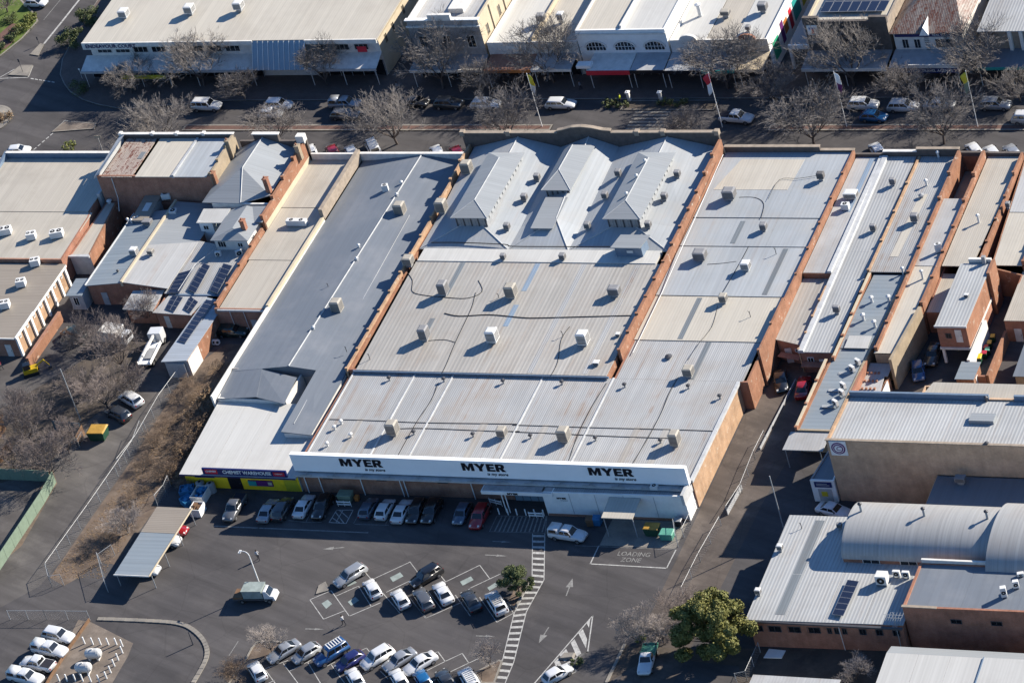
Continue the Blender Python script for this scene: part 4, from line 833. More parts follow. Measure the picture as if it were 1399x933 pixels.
for x, y0, y1, z0, z1 in ((31.6, -12.8, -5, 4.53, 4.63), (36.4, 5, 15, 4.97, 5.13), (28.3, 16, 21, 5.22, 5.3), (27.3, -4.6, 4.2, 4.73, 4.86)): MB().hexa([(x, y0, z0), (x+.75, y0, z0), (x+.75, y1, z1), (x, y1, z1)], [(x, y0, z0+.02), (x+.75, y0, z0+.02), (x+.75, y1, z1+.02), (x, y1, z1+.02)]).build('roof_light', 'skylight', ex)
steps(ex, 40.25, 36.8, -8.2, [6.0, 5.9, 5.8, 5.7, 5.6, 5.6, 6.0, 5.9], 'brick_orange', .28, None)
wallbox(ex, 'parapet', 21.0, 36.72, 0, 35.3, 37.2, 6.5, 'dark_render'); wallbox(ex, 'parapet', 35.32, 36.74, 0, 40.3, 37.18, 5.9, 'dark_render')
wallbox(ex, 'coping', 20.95, 36.66, 6.503, 35.3, 37.26, 6.62, 'beige_render'); wallbox(ex, 'coping', 35.32, 36.68, 5.903, 40.35, 37.24, 6.02, 'beige_render')
MB().path([(21.9, 34, 7.2), (22.0, 5, 5.2), (22.05, -8, 4.9)], .06).build('drain_pipe', 'flash_white', ex)
# ================================================================== chemist building
ch = thing('chemist_shop', 'blue-grey roofed shop with yellow front and a CHEMIST WAREHOUSE sign', 'building', (-27, 0, 0))
ring(ch, rect(-37.2, -12.6, -19.0, 36.9), 0, [4.2, 3.6, 4.2, 4.2], ['grey_render', 'grey_render', 'grey_render', 'off_white'], .2)
roofq(ch, [(-36.9, -13.0, 4.05), (-27.6, -13.0, 5.2), (-26.9, 36.6, 5.2), (-36.9, 36.6, 4.05)], 'roof_bluegrey', .12, n=1); roofq(ch, [(-27.6, -13.0, 5.2), (-19.3, -13.0, 4.0), (-19.3, 36.6, 4.0), (-26.9, 36.6, 5.2)], 'roof_bluegrey', .12)
MB().raw([(-36.9, -12.93, 3.4), (-19.3, -12.93, 3.4), (-19.3, -12.93, 3.88), (-27.6, -12.93, 5.07), (-36.9, -12.93, 3.92)], [(0, 1, 2, 3, 4)]).build('gable', 'roof_bluegrey', ch)
MB().path([(-27.6, -13, 5.26), (-26.9, 36.5, 5.26)], .1, 6).build('ridge_cap', 'flash_white', ch); MB().path([(-23.4, 22.6, 4.72), (-22.4, -24, 4.2)], .04, 4).build('flashing', 'flash_white', ch)
roofq(ch, [(-23.6, -25.8, 4.2), (-19.15, -25.9, 3.85), (-19.2, -12.9, 4.0), (-23.5, -12.9, 4.66)], 'roof_bluegrey', .12); wallbox(ch, 'wall', -23.4, -25.6, 0, -19.1, -12.9, 3.75, 'off_white')
roofq(ch, [(-36.9, -18.6, 3.6), (-30.6, -18.4, 4.05), (-31.9, -12.95, 4.66), (-36.9, -12.95, 4.02)], 'roof_bluegrey', .12); roofq(ch, [(-32.4, -12.9, 4.62), (-30.7, -18.4, 4.0), (-25.9, -19.6, 3.95), (-26.1, -14.3, 4.3)], 'roof_bluegrey', .1)
ring(ch, [(-36.8, -18.5), (-26.1, -18.7), (-26.1, -12.7), (-36.8, -12.7)], 0, 3.7, 'off_white', .2)
wallbox(ch, 'side_wall', -37.35, -19.2, 0, -37.05, 1.0, 4.55, 'off_white'); wallbox(ch, 'side_wall', -37.45, 1.05, 0, -37.05, 22.0, 4.75, 'cream_paint'); wallbox(ch, 'side_wall', -37.6, 22.05, 0, -37.0, 37.0, 6.0, 'beige_render')
for x0, x1 in ((-37.2, -26.7), (-26.65, -19.0)): wallbox(ch, 'parapet', x0, 36.72, 0, x1, 37.1, 5.35, 'off_white'); wallbox(ch, 'coping', x0, 36.66, 5.353, x1, 37.16, 5.45, 'off_white')
ring(ch, [(-36.0, -33.0), (-18.5, -33.1), (-18.6, -18.8), (-36.6, -18.8)], 0, [2.75, 2.75, 2.75, 2.75], ['yellow_paint', 'white_paint', 'white_paint', 'grey_render'], .2)
roofq(ch, [(-36.1, -33.9, 2.95), (-18.3, -33.9, 2.95), (-18.6, -18.6, 3.15), (-36.8, -18.6, 3.15)], 'roof_white', .12, n=4)
sgc = wallbox(ch, 'sign_board', -32.4, -33.75, 2.96, -19.6, -33.5, 4.0, 'sign_navy'); text('sign_lettering', 'CHEMIST WAREHOUSE', .78, 'white_paint', (-25.6, -33.78, 3.5), sgc, bold=.02, sx=.92)
wallbox(sgc, 'sign_panel', -32.0, -33.77, 3.1, -30.1, -33.75, 3.9, 'sign_red'); text('sign_lettering', 'CHEMIST', .4, 'white_paint', (-31.05, -33.79, 3.55), sgc, bold=.01); wallbox(sgc, 'sign_panel', -21.6, -33.77, 3.15, -19.9, -33.75, 3.8, 'sign_red'); text('sign_lettering', 'CHEMIST', .3, 'white_paint', (-20.75, -33.79, 3.5), sgc)
wallbox(ch, 'fascia', -36.1, -33.95, 2.7, -18.4, -33.85, 2.92, 'sign_navy'); wallbox(ch, 'sign_board', -34.3, -33.2, 1.9, -31.3, -33.02, 2.55, 'sign_navy')
pst = wallbox(ch, 'poster', -26.3, -33.2, .75, -22.6, -33.02, 1.7, 'sign_purple'); wallbox(pst, 'poster_panel', -26.3, -33.22, .8, -25.1, -33.2, 1.6, 'sign_teal'); wallbox(pst, 'poster_panel', -23.3, -33.22, 1.0, -22.7, -33.2, 1.5, 'cream_paint')
door(ch, (-28.4, -33.05, 0), 2.0, 2.2, (0, -1), 'sign_black'); wallbox(ch, 'roller_shutter', -20.8, -33.12, 0, -18.8, -33.06, 2.4, 'sign_yellow')
# ================================================================== buildings west of the chemist
def bld(name, label, x, y): return thing(name, label, 'building', (x, y, 0))
# cream roofed hall beside the chemist
b = bld('cream_roof_shop', 'long narrow shop with cream sheet roof between brick wall and pale parapet', -41, 18)
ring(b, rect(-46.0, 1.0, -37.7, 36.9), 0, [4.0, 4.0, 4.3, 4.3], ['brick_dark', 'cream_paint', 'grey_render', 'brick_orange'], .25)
roof(b, -45.7, -37.8, 25.0, 36.6, (4.2, 4.2, 4.3, 4.3), 2, 'roof_cream'); roof(b, -45.5, -37.8, 12.5, 24.9, (4.05, 4.05, 4.15, 4.15), 2, 'roof_cream'); roof(b, -45.3, -37.7, 1.1, 12.4, (3.9, 3.9, 4.02, 4.02), 2, 'roof_cream')
steps(b, -45.85, 19, 1.5, [4.9, 4.75, 4.6, 4.45], 'brick_orange', .4, None); wallbox(b, 'parapet', -46.2, 36.72, 0, -37.6, 37.1, 5.35, 'off_white'); wallbox(b, 'gutter', -45.4, .75, 3.7, -37.6, 1.0, 3.95, 'flash_white')
for x in (-43.5, -41.3): MB().tube((x, .8, 3.8), (x+.1, .8, 0), .05, 6).build('downpipe', 'off_white', b)
door(b, (-40.2, .98, 0), 1.0, 2.1)
# two storey house with hipped grey roof
b = bld('two_storey_shop', 'two storey shop with grey hipped roof, chimneys and orange brick side wall', -50, 27)
ring(b, [(-55.6, 23.2), (-45.6, 23.2), (-45.6, 36.9), (-56.4, 36.9)], 0, [6.1, 6.1, 6.6, 6.6], ['off_white', 'brick_orange', 'grey_render', 'brick_cream'], .3)
roofq(b, [(-57.3, 23.4, 6.2), (-52.3, 29.0, 8.4), (-52.3, 36.7, 8.4), (-57.3, 36.7, 6.2)], 'roof_lantern', .12); roofq(b, [(-52.3, 29.0, 8.4), (-46.8, 25.2, 6.2), (-46.8, 36.7, 6.2), (-52.3, 36.7, 8.4)], 'roof_lantern', .12)
tri(b, [(-57.3, 23.4, 6.2), (-50.8, 23.2, 6.2), (-52.3, 29.0, 8.4)], 'roof_lantern'); tri(b, [(-50.8, 23.2, 6.2), (-46.8, 25.2, 6.2), (-52.3, 29.0, 8.4)], 'roof_lantern')
MB().path([(-52.3, 29.0, 8.45), (-52.3, 36.6, 8.45)], .08).path([(-52.3, 29.0, 8.45), (-50.8, 23.3, 6.25)], .06).build('ridge_cap', 'flash_white', b)
steps(b, -45.7, 36.6, 19.6, [7.7, 7.3, 6.9, 6.5], 'brick_orange', .45, None, 3.0); wallbox(b, 'whitewash_band', -45.46, 19.8, 4.2, -45.40, 36.5, 5.1, 'cream_paint')
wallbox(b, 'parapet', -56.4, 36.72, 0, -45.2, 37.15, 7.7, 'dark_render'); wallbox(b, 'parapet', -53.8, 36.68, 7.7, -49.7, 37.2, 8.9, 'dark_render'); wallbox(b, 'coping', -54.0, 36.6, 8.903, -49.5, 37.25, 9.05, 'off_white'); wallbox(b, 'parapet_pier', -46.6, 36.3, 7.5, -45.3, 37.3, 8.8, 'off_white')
for x, y, z0, z1, m in ((-47.1, 25.9, 5.9, 8.7, 'brick_red'), (-56.8, 27.7, 5.6, 8.4, 'brick_orange'), (-56.8, 34.2, 6.4, 9.6, 'brick_cream'), (-47.6, 17.4, 5.6, 7.4, 'brick_red'), (-45.3, 34.0, 6.4, 8.8, 'brick_cream')):
    o = wallbox(b, 'chimney', x-.35, y-.35, z0, x+.35, y+.35, z1, m); wallbox(o, 'chimney_cap', x-.42, y-.42, z1, x+.42, y+.42, z1+.15, m); MB().tube((x-.1, y, z1+.1), (x-.1, y, z1+.45), .12, 8).build('chimney_pot', 'brick_red', o)
roofq(b, [(-50.4, 19.2, 5.6), (-45.6, 19.2, 5.8), (-45.6, 22.5, 6.3), (-50.4, 22.5, 6.1)], 'roof_lantern', .1)
w_ = ring(b, rect(-52.0, 15.4, -46.6, 22.5), 0, 5.6, 'off_white', .2); roofq(b, [(-52.4, 15.0, 5.55), (-49.3, 17.0, 6.4), (-49.3, 22.4, 6.4), (-52.4, 22.4, 5.55)], 'roof_lantern', .1); roofq(b, [(-49.3, 17.0, 6.4), (-46.2, 15.0, 5.55), (-46.2, 22.4, 5.55), (-49.3, 22.4, 6.4)], 'roof_lantern', .1); tri(b, [(-52.4, 15.0, 5.55), (-46.2, 15.0, 5.55), (-49.3, 17.0, 6.4)], 'roof_lantern', .1)
window(w_, (-50.9, 15.4, 4.6), 1.3, 1.1, (0, -1), 'off_white', 'glass', mull=2); window(w_, (-47.9, 15.4, 4.5), .9, .8, (0, -1)); window(w_, (-46.6, 17.2, 4.5), .8, .7, (1, 0))
w2 = ring(b, rect(-56.6, 19.8, -54.4, 22.5), 0, 5.4, 'white_paint', .15); roofq(b, [(-56.8, 19.5, 5.35), (-52.3, 19.5, 5.4), (-52.3, 22.5, 5.75), (-56.8, 22.5, 5.7)], 'roof_white', .1); window(w2, (-55.6, 19.8, 4.3), .9, .8, (0, -1)); window(b, (-53.4, 23.18, 4.6), .9, .8, (0, -1)); 
# single storey rear wing carrying the solar panels
b = bld('solar_roof_wing', 'low rear wing with grey sheet roof carrying rows of solar panels', -52, 9)
ring(b, [(-56.3, 1.6), (-50.2, 1.2), (-47.0, 4.6), (-46.4, 15), (-56.3, 17.5)], 0, [2.7, 2.7, 3.0, 3.3, 3.3], 'brick_dark', .2)
roofq(b, [(-56.5, 5.5, 3.1), (-47.3, 5.2, 3.1), (-46.6, 15.2, 3.6), (-56.5, 17.6, 3.6)], 'roof_zinc', .12, n=3); roofq(b, [(-56.7, 1.4, 2.75), (-50.2, 1.0, 2.75), (-49.2, 5.1, 3.0), (-55.6, 5.3, 3.0)], 'roof_light', .1, n=2)
wallbox(b, 'gutter', -54.5, 5.15, 2.95, -47.4, 5.45, 3.12, 'gutter_blue')
panel(b, [(-53.8, 10.6, 3.55), (-53.8, 5.4, 3.2), (-55.9, 5.4, 3.2), (-55.9, 9.6, 3.5)], 5, 1); panel(b, [(-52.7, 11.9, 3.7), (-52.9, 6.2, 3.3), (-51.1, 5.3, 3.3), (-51.2, 11.2, 3.7)], 6, 1); panel(b, [(-49.4, 11.9, 3.7), (-49.2, 6, 3.3), (-47.5, 5.2, 3.3), (-47.6, 11.3, 3.7)], 6, 1)
panel(b, [(-54.9, 5.0, 3.05), (-54.8, 2.1, 2.85), (-53.0, 1.5, 2.85), (-52.9, 4.6, 3.05)], 3, 2); panel(b, [(-51.9, 4.9, 3.05), (-51.9, 2.2, 2.85), (-50.3, 1.4, 2.85), (-50.0, 3.6, 3.0)], 3, 2)
door(b, (-54.6, 1.5, 0), .95, 2.1, (0.05, -1), 'off_white'); MB().path([(-53.9, 5.3, 3.75), (-53.8, 11.5, 3.9), (-51.8, 15.5, 4.0)], .05, 5).build('pipe', 'flash_white', b)
# blue roofed brick shed with a row of panels
b = bld('brick_shed', 'narrow brick shed with pale blue roof and a strip of solar panels', -47.6, -3)
ring(b, [(-49.6, -9.7), (-46.1, -9.4), (-45.8, 3.0), (-49.3, 4.6)], 0, 2.85, ['grey_paint', 'brick_orange', 'brick_red', 'brick_red'], .2)
wallbox(b, 'roller_door', -49.3, -9.8, 0, -46.5, -9.62, 2.5, 'grey_paint'); MB().hexa([(-46.09, -9.3, .0), (-46.0, -9.3, 0), (-45.97, -5.8, 0), (-46.07, -5.8, 0)], [(-46.09, -9.3, 2.7), (-46.0, -9.3, 2.7), (-45.97, -5.8, 2.7), (-46.07, -5.8, 2.7)]).build('cladding', 'off_white', b)
roofq(b, [(-50.0, -9.9, 2.9), (-46.0, -9.6, 3.0), (-45.7, 4.0, 3.0), (-49.4, 5.0, 2.9)], 'roof_shed_blue', .12)
panel(b, [(-49.1, 4.3, 2.95), (-49.4, -5.3, 2.95), (-47.8, -5.8, 3.0), (-47.4, 3.9, 3.0)], 10, 1)
# low double roof in front of the rusty one
b = bld('double_roof_store', 'low store with two long parallel sheet roofs behind the rusty roofed shop', -63, 15)
ring(b, rect(-69.7, 6.6, -56.3, 27.0), 0, [3.4, 3.4, 3.6, 3.6], ['brick_red', 'brick_red', 'brick_red', 'off_white'], .25)
roofq(b, [(-70.0, 6.4, 3.55), (-63.9, 6.6, 4.05), (-63.9, 24.5, 4.05), (-70.0, 24.0, 3.55)], 'roof_steel', .12); wallbox(b, 'party_wall', -63.95, 6.5, 3.5, -63.6, 26.5, 4.4, 'cream_paint')
roofq(b, [(-63.6, 6.6, 4.15), (-56.0, 6.0, 3.6), (-56.0, 17.2, 3.6), (-63.6, 15.6, 4.15)], 'roof_light', .12); roofq(b, [(-63.6, 15.65, 4.12), (-56.0, 17.25, 3.55), (-56.0, 26.4, 3.55), (-63.6, 26.4, 4.12)], 'roof_lantern', .12)
MB().raw([(-69.6, 6.58, 3.3), (-56.4, 6.58, 3.3), (-63.9, 6.58, 3.95)], [(0, 1, 2)]).build('gable', 'brick_red', b); MB().path([(-70.0, 6.4, 3.62), (-70.0, 24.0, 3.62)], .12, 5).build('gutter', 'flash_white', b)
roofq(b, [(-61.9, 2.0, 2.8), (-56.8, 1.7, 2.8), (-56.8, 6.4, 3.1), (-61.9, 6.0, 3.1)], 'roof_light', .1); wallbox(b, 'lean_to', -61.5, 2.4, 0, -57.0, 6.4, 2.7, 'brick_dark'); door(b, (-67.4, 6.57, 0), 1.0, 2.2, (0, -1), 'grey_paint')
lt = wallbox(b, 'lean_to', -72.6, 5.3, 0, -70.3, 8.6, 2.7, 'grey_paint'); roofq(lt, [(-72.9, 5.0, 2.7), (-70.2, 5.0, 2.8), (-70.2, 8.8, 3.1), (-72.9, 8.8, 3.0)], 'roof_steel', .08); window(lt, (-71.6, 5.3, 1.5), .9, 1.5, (0, -1))
# rusty roofed shop
b = bld('rusty_roof_shop', 'two storey brick shop whose roof is one third rust, two thirds cream sheets', -66, 32)
ring(b, rect(-76.4, 27.2, -57.0, 36.9), 0, [8.2, 8.2, 8.4, 8.4], ['brick_dark', 'brick_cream', 'dark_render', 'flash_white'], .25)
roof(b, -75.5, -70.3, 27.0, 36.6, (8.15, 8.15, 8.3, 8.3), 4, 'roof_rust'); roof(b, -69.7, -63.4, 27.0, 36.6, (8.2, 8.2, 8.35, 8.35), 3, 'roof_cream_light'); roof(b, -63.0, -57.6, 27.0, 36.6, (8.2, 8.2, 8.35, 8.35), 2, 'roof_pale_blue')
wallbox(b, 'flashing', -63.38, 26.95, 8.0, -63.02, 36.5, 8.55, 'grey_paint'); MB().hexa([(-77.2, 27.4, 7.4), (-75.9, 27.4, 8.3), (-75.9, 37.2, 8.9), (-77.0, 37.2, 8.2)], [(-77.0, 27.4, 7.9), (-75.7, 27.4, 8.75), (-75.7, 37.2, 9.1), (-76.8, 37.2, 8.7)]).build('side_parapet', 'flash_white', b)
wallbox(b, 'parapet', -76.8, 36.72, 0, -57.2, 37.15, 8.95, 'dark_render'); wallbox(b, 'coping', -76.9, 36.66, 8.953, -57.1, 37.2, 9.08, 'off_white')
for x in (-76.5, -71.0, -66.8, -62.2): wallbox(b, 'parapet_pier', x-.25, 36.6, 8.8, x+.25, 37.25, 9.25, 'off_white')
steps(b, -57.1, 36.4, 27.3, [9.1, 8.8, 8.5], 'brick_cream', .35, None, 3.0); roofq(b, [(-71.4, 31.5, 8.27), (-70.6, 31.5, 8.27), (-70.6, 33.2, 8.3), (-71.4, 33.2, 8.3)], 'skylight', .05, 'roof_light')
sk = wallbox(b, 'rear_lobby', -68.9, 21.8, 0, -66.6, 27.1, 4.2, 'grey_render'); roofq(sk, [(-69.2, 21.5, 4.2), (-66.4, 21.5, 4.2), (-66.4, 27.1, 4.7), (-69.2, 27.1, 4.7)], 'roof_tan', .08); roofq(sk, [(-68.2, 23.6, 4.42), (-67.2, 23.6, 4.42), (-67.2, 25.4, 4.59), (-68.2, 25.4, 4.59)], 'unit_white', .04, 'roof_light')
MB().path([(-73.8, 27.0, 7.9), (-73.8, 26.8, 4.4), (-72.4, 24.0, 4.0)], .06, 6).build('drain_pipe', 'off_white', b)
# flat beige building at the left edge
b = bld('beige_flat_shop', 'flat beige sheet roof with blue-grey parapet at the left edge', -88, 24)
ring(b, [(-102, 11.6), (-76.3, 11.6), (-76.6, 22), (-79.6, 36.9), (-102, 36.9)], 0, [4.3, 4.3, 4.4, 4.6, 4.6], ['brick_dark', 'brick_red', 'brick_red', 'grey_render', 'grey_render'], .25)
roof(b, -101.5, -77.3, 23.2, 36.5, (4.45, 4.45, 4.65, 4.65), 4, 'roof_cream'); roof(b, -101.5, -76.5, 11.7, 23.1, (4.25, 4.25, 4.4, 4.4), 4, 'roof_cream')
wallbox(b, 'parapet', -98.0, 36.72, 0, -79.8, 37.15, 5.5, 'gutter_blue'); wallbox(b, 'coping', -98.1, 36.66, 5.503, -79.7, 37.2, 5.6, 'off_white'); MB().hexa([(-98.4, 33, 0), (-98.0, 33, 0), (-98.0, 37.15, 0), (-98.4, 37.15, 0)], [(-98.4, 33, 4.9), (-98.0, 33, 4.9), (-98.0, 37.15, 5.6), (-98.4, 37.15, 5.6)]).build('parapet', 'gutter_blue', b)
an = ring(b, [(-76.2, 13.7), (-72.8, 13.8), (-74.4, 27.0), (-76.2, 27.0)], 0, 3.5, ['flash_white', 'brick_orange', 'brick_red', 'brick_red'], .25); roofq(an, [(-76.15, 13.8, 3.4), (-73.2, 13.9, 3.4), (-74.7, 26.8, 3.5), (-76.15, 26.8, 3.5)], 'roof_cream', .12); MB().bar((-76.3, 13.6, 3.2), (-72.8, 13.6, 3.2), .3, .3).build('gutter', 'flash_white', an)
wallbox(b, 'side_parapet', -77.4, 26.9, 0, -76.9, 29.5, 5.0, 'flash_white')
b = bld('tan_roof_hall', 'tan ribbed roof hall with white pilasters on its sunlit brick side', -86, 3)
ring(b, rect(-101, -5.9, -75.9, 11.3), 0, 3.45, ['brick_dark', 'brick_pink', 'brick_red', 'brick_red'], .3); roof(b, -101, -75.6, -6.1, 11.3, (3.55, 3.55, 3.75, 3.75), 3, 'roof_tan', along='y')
for k in range(8): wallbox(b, 'pilaster', -75.9, -5.9+k*2.35, 0, -75.6, -5.45+k*2.35, 3.4, 'white_paint')
wallbox(b, 'fascia', -75.75, -6.15, 3.35, -75.5, 11.2, 3.62, 'white_paint'); wallbox(b, 'fascia', -101, -6.3, 3.35, -75.76, -6.12, 3.55, 'off_white'); door(b, (-77.6, -5.9, 0), 1.0, 2.1, (0, -1), 'off_white')
for k in range(7): window(b, (-75.87, -4.5+k*2.35, 2.7), .5, .5, (1, 0), 'white_paint')
fw = thing('brick_fence', 'low brick boundary wall beside the tan roofed hall', 'wall', (-73.1, -2, 0)); wallbox(fw, 'wall', -73.3, -8.5, 0, -72.95, 2.5, 1.7, 'brick_orange'); wallbox(fw, 'coping', -73.38, -8.5, 1.702, -72.87, 2.5, 1.78, 'brick_dark')
# ================================================================== row east of the store
b = bld('cream_strip_shop', 'narrow shop with cream sheet roof next to the tall brick fire wall', 42.5, 22)
ring(b, rect(40.5, 10.4, 44.35, 36.9), 0, [4.5, 4.5, 4.9, 4.9], 'brick_orange', .15); roof(b, 40.5, 43.9, 10.5, 36.6, (4.55, 4.55, 4.9, 4.9), 1, 'roof_light'); roofq(b, [(42.6, 24, 4.75), (43.3, 24, 4.75), (43.3, 36.3, 4.92), (42.6, 36.3, 4.92)], 'skylight_blue', .03, 'roof_light')
wallbox(b, 'parapet', 40.4, 36.72, 0, 44.4, 37.15, 5.3, 'dark_render'); MB().hexa([(43.9, 10.5, 4.5), (44.6, 10.5, 4.5), (44.6, 36.5, 4.9), (43.9, 36.5, 4.9)], [(44.0, 10.5, 4.85), (44.55, 10.5, 4.85), (44.55, 36.5, 5.2), (44.0, 36.5, 5.2)]).build('box_gutter', 'flash_white', b)
ring(b, [(40.5, -2.6), (44.3, -3.6), (44.3, 10.3), (40.5, 10.3)], 0, [3.3, 3.2, 3.6, 3.6], 'brick_dark', .2); roofq(b, [(40.4, -2.6, 3.4), (44.3, -3.7, 3.4), (44.3, 10.3, 3.7), (40.4, 10.3, 3.7)], 'roof_zinc_warm', .1, n=1); door(b, (42.3, -3.12, 0), 1.4, 2.4, (.24, -1), 'off_white'); window(b, (43.5, -3.42, 2.3), .6, .5, (.24, -1))
MB().bar((41.0, -3.9, 1.9), (44.2, -4.6, 1.9), 1.0, .08).build('door_awning', 'brick_dark', b)
b = bld('ribbed_white_shop', 'long narrow shop with bright ribbed white roof and white box gutter', 46.8, 16)
ring(b, rect(44.7, -5.2, 49.5, 36.9), 0, [3.5, 3.5, 5.0, 5.0], ['brick_red', 'brick_orange', 'brick_orange', 'brick_orange'], .2); roof(b, 44.75, 49.3, -5.4, 36.6, (3.6, 3.6, 5.0, 5.0), 2, 'roof_green', along='y'); MB().hexa([(44.4, -5.4, 3.4), (45.3, -5.4, 3.4), (45.3, 36.5, 4.9), (44.4, 36.5, 4.9)], [(44.5, -5.4, 3.85), (45.2, -5.4, 3.85), (45.2, 36.5, 5.3), (44.5, 36.5, 5.3)]).build('box_gutter', 'flash_white', b)
wallbox(b, 'parapet', 44.5, 36.72, 0, 49.5, 37.15, 5.7, 'dark_render'); wallbox(b, 'coping', 44.5, 36.66, 5.703, 49.5, 37.2, 5.82, 'off_white'); door(b, (47.6, -5.2, 0), 1.1, 2.3, (0, -1), 'off_white'); window(b, (45.9, -5.2, 2.2), .9, .8, (0, -1)); MB().bar((44.8, -5.9, 1.9), (48.6, -5.9, 1.9), 1.1, .08).build('door_awning', 'brick_dark', b)
steps(b, 44.5, 8, -5.2, [4.35, 4.15, 3.95, 3.75], 'brick_pink', .2, None)
b = bld('steel_blue_shop', 'long shop with steel blue sheet roof dotted with vents and condensers', 53, 8)
ring(b, [(49.2, -21.4), (54.0, -21.4), (55.2, 10), (55.6, 36.9), (49.6, 36.9), (49.9, 10)], 0, [3.6, 3.6, 4.4, 5.0, 5.0, 4.4], ['brick_cream', 'brick_cream', 'brick_cream', 'brick_orange', 'brick_cream', 'brick_orange'], .3)
roof(b, 50.0, 55.5, 10.7, 36.6, (4.7, 4.7, 5.0, 5.0), 3, 'roof_zinc'); roofq(b, [(49.9, -4.8, 3.95), (54.8, -4.8, 3.95), (55.4, 10.5, 4.4), (50.6, 10.5, 4.4)], 'roof_steel', .12, n=1); roofq(b, [(49.3, -21.2, 3.5), (54.0, -21.2, 3.5), (54.6, -4.9, 3.85), (49.8, -4.9, 3.85)], 'roof_steel', .12)
roofq(b, [(50.9, -5.0, 4.15), (54.1, -5.0, 4.15), (54.1, -2.7, 4.4), (51.0, -2.7, 4.4)], 'roof_white', .1, 'skylight_cover')
steps(b, 50.1, 10.4, -7.4, [4.75, 4.6, 4.45, 4.3], 'brick_orange', .3, 'cream_paint'); steps(b, 49.15, -7.45, -21.4, [4.15, 4.05, 3.95], 'brick_orange', .3, 'cream_paint'); roofq(b, [(51.9, 14, 4.77), (53.0, 14, 4.77), (53.4, 28, 4.92), (52.3, 28, 4.92)], 'roof_cream_light', .03, 'roof_patch')
steps(b, 49.85, 36.4, 10.6, [5.25, 5.15, 5.05, 4.95], 'brick_pink', .3, None); wallbox(b, 'parapet', 49.5, 36.72, 0, 55.6, 37.15, 6.1, 'dark_render'); wallbox(b, 'coping', 49.4, 36.66, 6.103, 55.7, 37.2, 6.25, 'beige_render')
cn = roofq(b, [(48.2, -24.8, 3.1), (53.7, -24.8, 3.1), (53.8, -21.5, 3.4), (48.4, -21.5, 3.4)], 'roof_light', .1, 'canopy_roof')
for x in (48.5, 53.2): MB().tube((x, -24.6, 0), (x, -24.6, 3.1), .06, 6).build('post', 'galv', b)
b = bld('brick_passage_shop', 'slim shop with pale concrete roof between orange stepped brick walls', 57.3, 16)
ring(b, [(55.6, -6.4), (58.3, -6.4), (59.4, 2), (59.4, 36.9), (55.7, 36.9)], 0, [4.5, 4.5, 4.6, 5, 5], ['brick_cream', 'brick_cream', 'brick_orange', 'brick_orange', 'brick_orange'], .25); roofq(b, [(55.5, -6.4, 4.5), (58.2, -6.4, 4.5), (59.2, 12, 4.7), (55.8, 12, 4.7)], 'roof_cream_light', .12); roofq(b, [(55.8, 12.1, 4.75), (59.2, 12.1, 4.75), (59.2, 27, 4.9), (55.8, 27, 4.9)], 'roof_light', .12); roofq(b, [(55.8, 27.1, 2.5), (59.2, 27.1, 2.5), (59.2, 36.6, 2.5), (55.8, 36.6, 2.5)], 'roof_tan', .12)
steps(b, 55.75, 36.4, -6.0, [6.2, 5.8, 5.5, 5.4, 5.3, 5.2, 5.1, 5.0], 'brick_orange', .4, None); steps(b, 59.3, 36.4, 3.5, [6.2, 5.7, 5.4, 5.3, 5.2, 5.1], 'brick_orange', .4, None); wallbox(b, 'parapet', 55.4, 36.72, 0, 59.8, 37.15, 5.6, 'dark_render')
MB().hexa([(58.1, -8.2, 0), (58.5, -8.2, 0), (59.6, 2.6, 0), (59.2, 2.6, 0)], [(58.1, -8.2, 4.9), (58.5, -8.2, 4.9), (59.6, 2.6, 5.3), (59.2, 2.6, 5.3)]).build('side_wall', 'brick_cream', b)
ct = thing('paved_court', 'small brick walled court paved in pale concrete below the slim shop', 'courtyard', (54.5, -12, 0)); roofq(ct, [(54.6, -20.2, .12), (57.6, -20.2, .12), (57.6, -7.4, .12), (54.4, -7.4, .12)], 'gravel', .1, 'court_floor'); P4 = UL('S3', [(482, 576), (622, 576), (668, 405), (560, 402)], 2.6); roofq(ct, P4, 'roof_light', .12, 'flat_roof')
for r_ in range(4):
    for c_ in range(4): q = P4[0].lerp(P4[1], .25+.17*c_).lerp(P4[3].lerp(P4[2], .2+.17*c_), .13+.24*r_); MB().box(q.x-.13, q.y-.15, 2.58, q.x+.13, q.y+.15, 2.85).build('roof_vent', 'brick_dark', ct)
roofq(ct, [(54.6, -20.2, .14), (57.6, -20.2, .14), (57.6, -19, .14), (54.6, -19, .14)], 'gravel', .1, 'court_step'); wallbox(ct, 'wall', 54.35, -20.4, 0, 54.7, -7.2, 3.9, 'brick_red'); wallbox(ct, 'wall', 57.4, -17, 0, 57.75, -8.3, 2.2, 'brick_orange'); roofq(ct, [(54.7, -8.8, 2.6), (57.7, -8.8, 2.6), (57.9, -6.5, 2.9), (54.7, -6.5, 2.9)], 'roof_light', .08, 'porch_roof'); wallbox(ct, 'sign_board', 57.76, -13, .6, 57.9, -9.5, 2.4, 'off_white')
b = bld('tan_terrace_shop', 'shop with tan flat roof beside the ribbed roof brick tower', 62, 24)
